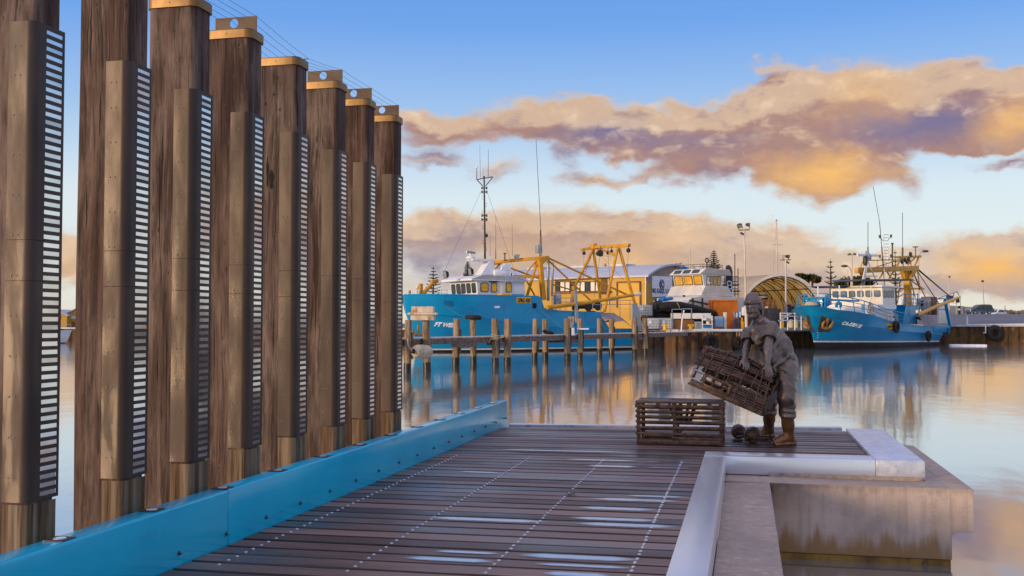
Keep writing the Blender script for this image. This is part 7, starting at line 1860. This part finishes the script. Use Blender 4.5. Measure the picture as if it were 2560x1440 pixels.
def bush(px, ytop, wpx, hpx, d, lab, seed, n=900):
    rg = random.Random(seed); k = d / FPX; b = gp(px, d, ZL); zt = atd(px, ytop, d)[2]; t = thing('round_tree', lab, 'tree', b, 'round green trees behind the tent'); rx = wpx * k / 2; rz = hpx * k / 2
    mb = MB()
    for q in range(3): mb.tube([b + RT * (q - 1) * .3, b + RT * (q - 1) * rx * .35 + ZU * (zt - rz * 1.5 - b[2]), b + RT * (q - 1) * rx * .6 + ZU * (zt - rz - b[2])], [.28, .18, .06], 7)
    mb.build('trunk', BARK, t); mb = MB(); cl = [(rg.uniform(-.8, .8), rg.uniform(-.7, .7), rg.uniform(-.6, .45), rg.uniform(.35, .55)) for _ in range(13)]
    for i in range(n * 2):
        c = rg.choice(cl); v = unit([rg.gauss(0, 1), rg.gauss(0, 1), rg.gauss(0, 1)]) * c[3] * rg.uniform(.55, 1.05)
        p = b * [1, 1, 0] + [0, 0, zt - rz * 1.05] + RT * (c[0] + v[0]) * rx + F0 * (c[1] + v[1]) * rx * .8 + ZU * (c[2] + v[2]) * rz * 1.05
        s = rg.uniform(.16, .34); a = unit([rg.gauss(0, 1), rg.gauss(0, 1), rg.gauss(0, 1)]); e = unit(np.cross(a, (0.3, .2, 1))); mb.add([p - a * s, p + e * s * .6, p + a * s, p - e * s * .6], [(0, 1, 2, 3)])
    mb.build('crown', LEAFBUSH, t, smooth=0, fix=False)
bush(2022, 681, 60, 26, 175, 'low dark treetop just showing above the tent roof', 1)
bush(2118, 683, 64, 50, 165, 'broad rounded dark green tree between tent and trawler mast', 2, 1300)
bush(2158, 686, 50, 46, 168, 'smaller round tree directly behind the trawler radar tripod', 3)

# ================================================================== quay clutter
def ibc(x0, x1, y0, y1, d, lab):
    F_ = Fr(x0, d, 12); w = F_.sz(x1, 800, 0)[0]; za, zb_ = F_.sz(x0, y1, 0)[1], F_.sz(x0, y0, 0)[1]; t = thing('liquid_tank', lab, 'tank', F_.P(w / 2, -.5, za), 'caged white liquid tanks on the quay')
    mb = MB(); F_.box(mb, .03, w - .03, -1.0, -.03, za + .12, zb_ - .02); mb.build('bottle', IBCW, t, bevel=.06); mb = MB(); F_.box(mb, 0, w, -1.03, .0, za, za + .03); 
    for s in (.06, w / 2, w - .06): F_.box(mb, s - .06, s + .06, -1.03, 0, za + .03, za + .115)
    mb.build('pallet', DARKSTEEL, t, smooth=0); mb = MB()
    for k in range(7): s = w * k / 6; mb.tube([F_.P(s, .01, za + .1), F_.P(s, .01, zb_)], .016, 4)
    for k in range(5): z = za + .12 + (zb_ - za - .13) * k / 4; mb.tube([F_.P(0, .02, z), F_.P(w, .02, z)], .016, 4)
    mb.build('cage', GALV, t, smooth=0); mb = MB(); F_.box(mb, w * .1, w * .33, .02, .04, za + .55, za + .8); mb.build('plate', SIGNW, t, smooth=0)
ibc(1597, 1632, 762, 792, 88.5, 'upper caged white liquid tank perched left of the black collar')
ibc(1618, 1650, 795, 825.5, 86, 'left one of two caged white tanks side by side behind the jetty end')
ibc(1651, 1683, 795, 825.5, 86.6, 'right one of two caged white tanks side by side behind the jetty end')
Fq = Fr(1597, 90.2, 12); w_ = Fq.sz(1632, 800, 0)[0]; mb = MB(); Fq.box(mb, -.2, w_ + .2, -1.2, .0, ZL, Fq.sz(1597, 792.5, 0)[1] - .0); solo(mb, 'steel_plinth', BROWN, 'brown steel plinth carrying the upper caged liquid tank', 'plinth', Fq.P(.5, -.5, ZL), bevel=.02)
for px, lab in ((1662, 'yellow mooring bollard in front of the caged tanks'), (1727, 'yellow mooring bollard right of the leaning white pole')):
    c = gp(px, 83.6, ZL); t = thing('bollard', lab, 'bollard', c, 'yellow bollards on the quay edge'); mb = MB(); mb.lathe(c, [(.3, 0), (.3, .04), (.15, .08), (.14, .4), (.2, .46), (.2, .5)], 14); mb.bar(c + ZU * .42 - RT * .24, c + ZU * .42 + RT * .24, .2, .16); mb.build('post', YELLOW, t); mb = MB(); mb.obox(c + ZU * .02, RT, F0, ZU, .38, .3, .02); mb.build('base_plate', YELLOW, t)
F_ = Fr(1680, 87, 8); u = lambda px: F_.sz(px, 800, 0)[0]; zy = lambda y: F_.sz(1690, y, 0)[1]
t = thing('wire_case', 'long glass-sided case with a pale metal frame beside the caged tanks', 'case', F_.P(u(1705), -.4, zy(800))); mb = MB()
for a, b, y0, y1 in ((1680, 1705, 773, 797), (1705, 1729, 772, 797)):
    for x in (a, b): mb.bar(F_.P(u(x), 0, zy(y1)), F_.P(u(x), 0, zy(y0)), .06, .06, F_.e1)
    for y in (y0, y1): mb.bar(F_.P(u(a), 0, zy(y)), F_.P(u(b), 0, zy(y)), .06, .06)
mb.build('frame', GALV, t, smooth=0); mb = MB(); F_.box(mb, u(1682), u(1727), -.6, -.04, zy(797), zy(783)); mb.build('contents', CREAM, t)
mb = MB(); F_.box(mb, u(1729), u(1778), -.7, 0, zy(797), zy(783)); solo(mb, 'grey_bin', IBCW, 'low pale tub next to the glass-sided case', 'tub', F_.P(u(1750), -.3, zy(797)), bevel=.03)
mb = MB(); F_.box(mb, u(1682), u(1736), -.9, -.05, ZL + .1, zy(800)); solo(mb, 'brown_bench', BROWN, 'dark brown steel bench under the glass-sided case', 'bench', F_.P(u(1708), -.4, ZL), bevel=.03)
mb = MB(); F_.box(mb, u(1737), u(1756), -.6, 0, ZL, zy(804)); 
for k in range(3): F_.box(mb, u(1738), u(1748), 0.002, .03, zy(820 - k * 5), zy(817 - k * 5))
solo(mb, 'stacked_sacks', GALV, 'grey crate with pale sacks right of the brown bench', 'crate', F_.P(u(1745), -.3, ZL), bevel=.02)
mb = MB(); mb.tube([WP(1702, 840, .5), WP(1705, 800, .4), WP(1710, 776, .2)], .05, 6); solo(mb, 'leaning_pole', SIGNW, 'thin white pole leaning at the jetty end by the bollards', 'pole', WP(1702, 840, .5))
t = thing('shelf_rack', 'white open shelf rack with tubs and blue bins left of the rusty container', 'rack', F_.P(u(1768), 0, ZL)); mb = MB()
for x in (1755, 1779): mb.bar(F_.P(u(x), .1, ZL), F_.P(u(x), .1, zy(789)), .07, .07, F_.e1)
for y in (800, 811, 821): mb.bar(F_.P(u(1755), .1, zy(y)), F_.P(u(1779), .1, zy(y)), .5, .05)
mb.build('frame', SIGNW, t, smooth=0); mb = MB(); F_.box(mb, u(1757), u(1776), -.1, .2, zy(820), zy(813)); mb.build('blue_bin', MIDBLUE, t, bevel=.02); mb = MB(); mb.lathe(F_.P(u(1769), .1, zy(810.5)), [(.14, 0), (.17, .22), (.1, .26)], 12); F_.box(mb, u(1757), u(1764), -.1, .2, zy(799.5), zy(794)); mb.build('tub', IBCW, t)
F_ = Fr(1787, 90, 6); u = lambda px: F_.sz(px, 800, 0)[0]; zy = lambda y: F_.sz(1795, y, 0)[1]
t = thing('electric_cabinet', 'pale blue metal cabinet with a rusty edge in front of the rust-orange container', 'cabinet', F_.P(.3, 0, ZL)); mb = MB(); F_.box(mb, 0, u(1808.5), -.4, 0, zy(818), zy(791)); mb.build('body', GALV, t, bevel=.02); mb = MB(); F_.box(mb, .04, u(1808.5) - .04, .002, .03, zy(817), zy(792)); mb.build('door', SKYBLUE, t, bevel=.015); mb = MB(); F_.box(mb, .1, .2, -.3, -.1, ZL, zy(818)); F_.box(mb, u(1804), u(1807), -.3, -.1, ZL, zy(818)); mb.build('leg', GALV, t)
mb = MB(); F_.box(mb, u(1810), u(1817), -.25, 0, ZL, zy(782)); F_.box(mb, u(1809.5), u(1817.5), -.27, .02, zy(782.3), zy(780.5)); solo(mb, 'white_post', CREAM, 'square cream service post right of the pale blue cabinet', 'post', F_.P(u(1813), -.1, ZL), bevel=.015)
t = thing('tube_stand', 'blue tubular frame holding a white box in front of the rusty container', 'frame', F_.P(u(1841), 0, ZL)); mb = MB()
for x in (1837, 1845): mb.bar(F_.P(u(x), 0, ZL), F_.P(u(x), 0, zy(779)), .06, .06, F_.e1)
for y in (780, 794): mb.bar(F_.P(u(1837), 0, zy(y)), F_.P(u(1846), 0, zy(y)), .06, .06)
mb.build('frame', MIDBLUE, t); mb = MB(); F_.box(mb, u(1838.5), u(1853), -.4, -.05, zy(794), zy(779.5)); mb.build('box', IBCW, t, bevel=.02)
mb = MB(); F_.box(mb, u(1838), u(1853), -.4, -.08, ZL, zy(797)); solo(mb, 'dark_drum_crate', BROWN, 'dark crate beneath the white box on the blue frame', 'crate', F_.P(u(1845), -.2, ZL), bevel=.02)
mb = MB(); F_.box(mb, u(1851), u(1857), .05, .3, ZL, zy(803)); F_.box(mb, u(1852), u(1855), .1, .25, zy(803), zy(794)); solo(mb, 'yellow_jerrycan', YELLOW, 'yellow jerrycan just left of the statue shoulder', 'can', F_.P(u(1854), .2, ZL), bevel=.03)
t = thing('notice_sign', 'white notice board on a pale post partly behind the statue face', 'sign', gp(1866, 88.5, ZL)); mb = MB(); c = gp(1866, 88.5, 0); mb.tube([c + ZU * ZL, c + ZU * 2.6], .06, 8); mb.build('post', POLEST, t); mb = MB(); mb.obox(atd(1863, 778, 88.3), RT, F0, ZU, .30, .02, .36); mb.build('board', SIGNW, t)
F_ = Fr(1921, 92, 4); u = lambda px: F_.sz(px, 800, 0)[0]; zy = lambda y: F_.sz(1921, y, 0)[1]
mb = MB(); mb.prism([F_.P(0, 0, zy(770)), F_.P(u(1953), 0, zy(772)), F_.P(u(1949), 0, ZL), F_.P(u(1925), 0, ZL)], -F_.e2 * 1.1); solo(mb, 'skip_bin', PLASTICDK, 'dark tapered skip bin right of the statue neck', 'bin', F_.P(.5, -.5, ZL), bevel=.03)
mb = MB(); F_.box(mb, u(1953), u(1960), -.5, 0, ZL, zy(795)); solo(mb, 'yellow_drum', YELLOW, 'narrow yellow crate between skip bin and white barrier', 'crate', F_.P(u(1956), -.2, ZL), bevel=.03)
mb = MB(); F_.box(mb, u(1961), u(1969), -.5, 0, ZL, zy(797)); solo(mb, 'dark_crate', PLASTICDK, 'dark crate behind the white barrier, right of the yellow crate', 'crate', F_.P(u(1965), -.2, ZL), bevel=.03)
t = thing('barrier', 'white tubular barrier on the quay between statue and trawler bow', 'barrier', gp(1980, 86, ZL)); mb = MB()
for y in (783, 790, 801): mb.tube([atd(1950, y, 86), atd(2004, y + 1, 87)], .045, 6)
mb.build('rails', SIGNW, t); mb = MB()
for x in (1951, 1969, 1987, 2003): mb.tube([gp(x, 86.4, ZL), atd(x, 782, 86.4)], .045, 6)
mb.build('posts', SIGNW, t); mb = MB(); mb.tube([atd(1946, 803, 85.6), atd(1978, 785, 86)], .06, 6); mb.build('brace', GALV, t)
for px, mat, lab in ((1978, BUOYM, 'pale tub behind the white barrier by the trawler bow'), (1990, BUOYM, 'second pale tub behind the barrier, touching the trawler bow')):
    mb = MB(); c = gp(px, 89, ZL); mb.lathe(c, [(.22, 0), (.27, .5), (.2, .85), (.1, .9)], 12); solo(mb, 'tub', mat, lab, 'tub', c)
for px, y, lab in ((1975, 765, 'dark machine standing inside the tent mouth, left one'), (1998, 762, 'grey pallet box standing inside the tent mouth')):
    F_ = Fr(px - 8, 108, 10); mb = MB(); F_.box(mb, 0, .8, -.8, 0, ZL, F_.sz(px, y, 0)[1]); F_.box(mb, .1, .6, -.6, -.1, F_.sz(px, y, 0)[1], F_.sz(px, y - 4, 0)[1]); solo(mb, 'machine' if px < 1990 else 'pallet_box', PLASTICDK if px < 1990 else GALV, lab, 'machine' if px < 1990 else 'box', F_.P(.4, -.4, ZL), bevel=.03)

# ================================================================== right-hand hardstand: cars, wall, sign, rocks
def car(px, ybase, d, L, hgt, mat, lab, suv=True, ang=6, flip=1):
    F_ = Fr(px, d, ang); zb = F_.sz(px, ybase, 0)[1]; t = thing('parked_car', lab, 'car', F_.P(L / 2, -.85, zb), 'cars parked on the hardstand'); W_ = 1.75
    def pr2(pts, inset=0.0): return [F_.P(x * L, -inset, zb + z * hgt) for x, z in pts]
    lower = [(.0, .22), (.005, .42), (.04, .52), (.20, .60), (.27, .62), (.98, .64), (1.0, .5), (1.0, .22)] if suv else [(.0, .2), (.0, .42), (.05, .52), (.24, .62), (.96, .64), (1., .5), (1., .2)]
    mb = MB(); mb.prism(pr2(lower), -F_.e2 * W_); body = mb.build('body', mat, t, smooth=0, bevel=.05)
    up = [(.26, .62), (.40, .95), (.46, 1.0), (.88, 1.0), (.94, .95), (.975, .63)] if suv else [(.24, .62), (.42, .96), (.50, 1.0), (.74, .98), (.93, .64)]
    mb = MB(); mb.prism(pr2(up, .12), -F_.e2 * (W_ - .24)); mb.build('cabin', mat, t, smooth=0, bevel=.05)
    for pts in (([(.30, .65), (.415, .92), (.55, .94), (.55, .65)], [(.57, .65), (.57, .94), (.74, .94), (.75, .65)], [(.77, .65), (.76, .94), (.87, .93), (.92, .66)]) if suv else ([(.29, .65), (.43, .92), (.56, .94), (.56, .65)], [(.58, .65), (.58, .94), (.72, .92), (.86, .66)])):
        mb = MB(); mb.add([F_.P(x * L, -.108, zb + z * hgt) for x, z in pts], [tuple(range(4))]); mb.build('side_window', GLASS, t, smooth=0)
    mb = MB(); a = up[0]; b = up[1]; mb.add([F_.P(a[0] * L - .02 + .03, -.25, zb + (a[1] + .03) * hgt), F_.P(a[0] * L + .01, -W_ + .25, zb + (a[1] + .03) * hgt), F_.P(b[0] * L - .03, -W_ + .3, zb + (b[1] - .02) * hgt), F_.P(b[0] * L - .03, -.3, zb + (b[1] - .02) * hgt)], [(0, 1, 2, 3)]); mb.build('windscreen', GLASS, t, smooth=0)
    for x in (.19, .79):
        for y in (.02, -W_ + .14):
            c = F_.P(x * L, y - .08, zb + .33); mb = MB(); mb.lathe(c - F_.e2 * .1, [(.2, 0), (.33, .02), (.34, .06), (.34, .18), (.30, .2)], 18, F_.e2); w = mb.build('wheel', RUBBER, t); mb = MB(); mb.lathe(c + F_.e2 * .095, [(.2, 0), (.2, .02), (.06, .03)], 14, F_.e2); mb.build('rim', STEEL, w)
    for y in (-.25, -W_ + .25): mb = MB(); mb.ball(F_.P(.02 * L, y, zb + .47 * hgt), .13, 8, (.6, 1, .7)); mb.build('headlight', SCREEN, t)
    mb = MB(); mb.obox(F_.P(.965 * L, .0, zb + .55 * hgt), F_.e1, F_.e2, ZU, .06, .02, .12); mb.build('tail_light', RUST, t)
    if suv:
        mb = MB(); mb.lathe(F_.P(L, -W_ / 2, zb + .5 * hgt), [(.3, 0), (.34, .04), (.34, .18), (.2, .2)], 16, F_.e1); mb.build('spare_wheel', RUBBER, t); mb = MB()
        for y in (-.3, -W_ + .3): mb.tube([F_.P(.5 * L, y, zb + hgt + .03), F_.P(.9 * L, y, zb + hgt + .05)], .03, 5)
        mb.build('roof_rail', DARKSTEEL, t)
        mb = MB(); mb.prism(pr2([(.0, .22), (.0, .36), (.1, .42), (.72, .42), (.9, .44), (1, .4), (1, .22)], -.006), F_.e2 * .02); mb.build('cladding', M('car_grey', hx('5a5c66'), .5), t, smooth=0)
car(2427, 787, 158, 3.95, 1.55, DARKBLUE, 'dark blue off-road car with spare wheel parked above the right quay', True, 8)
car(2492, 789, 170, 2.35, .62 * 1.0, WHITE, 'white hatchback half hidden behind the blue car', False, 8) if False else None
F_ = Fr(2490, 166, 12)
car(2487, 794, 166, 3.3, 1.35, WHITE, 'small white hatchback partly hidden by the rise, behind the blue car', False, 30)
mb = MB(); pts_ = [(2330, 764), (2365, 763), (2405, 766), (2440, 768), (2480, 771), (2514, 775)]
for (xa, ya), (xb, yb) in zip(pts_[:-1], pts_[1:]):
    a, b = atd(xa, ya, 176), atd(xb, yb, 176); mb.prism([(a[0], a[1], 2.6), (b[0], b[1], 2.6), b, a], F0 * .25)
for xa, ya in pts_: a = atd(xa, ya, 175.8); mb.bar((a[0], a[1], 2.6), a + ZU * .08, .3, .3, F0)
solo(mb, 'block_wall', WALLGREY, 'long grey boundary wall behind the parked blue car', 'wall', gp(2420, 176, 2.7), smooth=0)
t = thing('signboard', 'dark blue and cream signboard on two posts at the trawler stern', 'sign', gp(2380, 150, 2.4)); mb = MB(); 
for x in (2370, 2391): mb.tube([gp(x, 150, 2.4), atd(x, 740, 150)], .06, 6)
mb.build('post', GALV, t); mb = MB(); mb.obox(atd(2378, 748, 149.8), RT, F0, ZU, .75, .03, .55); mb.build('blue_panel', M('sign_navy', hx('2c4668'), .5), t); mb = MB(); mb.obox(atd(2390, 748, 149.7), RT, F0, ZU, .32, .03, .62); mb.obox(atd(2382, 757, 149.7), RT, F0, ZU, .7, .03, .1); mb.build('cream_panel', CREAM, t)
t = thing('marker_post', 'short black marker post with a white band beside a thin upright pole', 'post', gp(2398.5, 152, 2.5)); mb = MB(); b = gp(2398.5, 152, 0); mb.lathe((b[0], b[1], 2.5), [(.16, 0), (.16, 1.3), (.13, 1.42)], 12); mb.build('shaft', BLACKPAINT, t); mb = MB(); mb.lathe((b[0], b[1], 3.28), [(.165, 0), (.165, .22)], 12); mb.build('band', SIGNW, t)
mb = MB(); b = gp(2401.5, 153, 2.5); mb.tube([b, atd(2401, 738, 153)], .035, 6); solo(mb, 'thin_pole', DARKSTEEL, 'thin dark upright pole right of the black marker post', 'pole', b)
mb = MB(); b = gp(2513, 178, 2.6); mb.tube([b, atd(2512.5, 765, 178)], .06, 6); solo(mb, 'fence_post', BROWN, 'brown post at the right end of the grey boundary wall', 'post', b)
rg = random.Random(14)
for i in range(7):
    px = 2519 + i * 9.5; d = 176 + rg.uniform(-3, 3); c = gp(px, d, 2.75); R = rg.uniform(.5, .8); m1 = MB(); m1.ball((0, 0, 0), R, 10)
    m1.v = [tuple(np.array(v) * (1 + .22 * math.sin(9 * v[0] + i) * math.cos(7 * v[2] + 2 * v[1] + i)) * [1.15, 1, .8] + c + [0, 0, .25]) for v in m1.v]
    solo(m1, 'boulder', ROCK, ['brown boulder next to the end post of the grey wall', 'brown boulder, second from the end of the grey wall', 'brown boulder in the middle of the rock row', 'brown boulder right of the middle of the rock row', 'last whole brown boulder at the photo edge', 'boulder beyond the edge of the picture', 'boulder beyond the rock row'][i], 'boulder', c, 'boulders in a row beyond the grey wall', smooth=25)

# ================================================================== far left, seen through the pillars
def gable_shed(px, d, w, L, ze_, zr_, ang, lab, wall, roofm):
    F_ = Fr(px, d, ang); t = thing('gabled_shed', lab, 'shed', F_.P(w / 2, -L / 2, ZL), 'golden sheds seen between the pillars'); mb = MB()
    mb.prism([F_.P(0, 0, ZL), F_.P(w, 0, ZL), F_.P(w, 0, ze_), F_.P(w / 2, 0, zr_), F_.P(0, 0, ze_)], -F_.e2 * L); b = mb.build('walls', wall, t, smooth=0)
    mb = MB()
    for s, q in ((-.2, 0), (w + .2, w)): mb.prism([F_.P(s, .25, ze_ - .1), F_.P(w / 2, .25, zr_ + .05), F_.P(w / 2, .25, zr_ + .2), F_.P(s, .25, ze_ + .05)], -F_.e2 * (L + .5))
    mb.build('roof', roofm, t, smooth=0); mb = MB(); F_.box(mb, w * .3, w * .62, .0, .05, ZL, ze_ * .62); mb.build('door', M('shed_door', hx('8a6a2c'), .6) if 'shed_door' not in bpy.data.materials else bpy.data.materials['shed_door'], t, smooth=0)
    mb = MB(); F_.box(mb, w * .25, w * .75, .0, .05, ze_ * .78, ze_ * .95); mb.build('window', CREAM, t, smooth=0); return F_
zyl = lambda y, d: EYE + (808 - y) * d / FPX
gable_shed(106, 150, 3.4, 12, zyl(789, 150), zyl(776, 150), 8, 'golden gabled shed at far left with a dark door, half behind the first pillar', SHEDWALL, SHEDROOF)
gable_shed(160, 152, 3.6, 12, zyl(788, 152), zyl(772, 152), 8, 'golden gabled shed at far left with a pale sign panel and bluish roof', SHEDWALL, SHEDROOF)
gable_shed(222, 150, 4.5, 12, zyl(788, 150), zyl(775, 150), 8, 'golden gabled shed hidden mostly behind the second pillar', SHEDWALL, SHEDROOF)
Wb = Fr(180, 112, 200)
wb = thing('white_launch', 'small white motor boat whose bow shows between the first two pillars', 'boat', Wb.P(2, 0, ZW))
us2 = [0, .03, .08, .15, .25, .4, .6, .8, 1]
hullW = hull(Wb, 7.5, [(.9, lambda u: .02, lambda u: ZW - .4, 0), (.6, ell_half(1.0, .5, 1.5, .9), lambda u: ZW + .12, 1), (.3, ell_half(1.2, .4, 1.7, .75), lambda u: ZW + .6, 1), (0, ell_half(1.35, .3, 2, .6), lambda u: ZW + 1.45 - .45 * u, 1), (.1, lambda u: max(.01, ell_half(1.3, .3, 2, .6)(u) - .1), lambda u: ZW + 1.42 - .45 * u, 1), (.2, lambda u: .005, lambda u: ZW + 1.45 - .4 * u, 1)], us2, [BROWN, WHITE], wb)
mb = MB(); Wb.box(mb, 2.4, 4.8, -.8, .8, ZW + 1.2, ZW + 2.2); mb.build('cabin', WHITE, wb, bevel=.06); mb = MB(); mb.tube([Wb.P(.2, 0, ZW + 1.5), Wb.P(.1, 0, ZW + 2.1)], .03, 5); mb.tube([Wb.P(.1, 0, ZW + 2.1), Wb.P(2.4, .8, ZW + 1.9)], .025, 5); mb.build('bow_rail', GALV, wb); mb = MB(); mb.tube([Wb.P(.0, 0, ZW + 1.44), Wb.P(.6, .62, ZW + 1.42), Wb.P(2.0, 1.2, ZW + 1.33)], .04, 5); mb.build('gunwale', BROWN, wb)
mb = MB(); mb.torus(Wb.P(1.4, 1.2, ZW + .4), .2, .1, Wb.e2, 14, 6); mb.build('tyre_fender', RUBBER, wb)
Gb = Fr(335, 118, 10); gb = thing('moored_barge', 'blue hull with a pale cabin just visible between second and third pillars', 'boat', Gb.P(3, 0, ZW)); mb = MB(); Gb.box(mb, 0, 6, -1.5, 1.2, ZW + .5, zyl(797, 118)); mb.build('hull', BLUE, gb, bevel=.08); mb = MB(); Gb.box(mb, 1.2, 4.5, -1.2, .9, zyl(797, 118), zyl(782, 118)); mb.build('cabin', WHITE, gb, bevel=.05); mb = MB(); Gb.box(mb, -.05, 6.05, -1.55, 1.25, ZW - .3, ZW + .5); mb.build('boot', BLACKHULL, gb)
mb = MB(); Gb.box(mb, 1.2, 2.6, 1.25, 1.5, zyl(822, 118), zyl(816, 118)); mb.build('fender', YELLOW, gb)
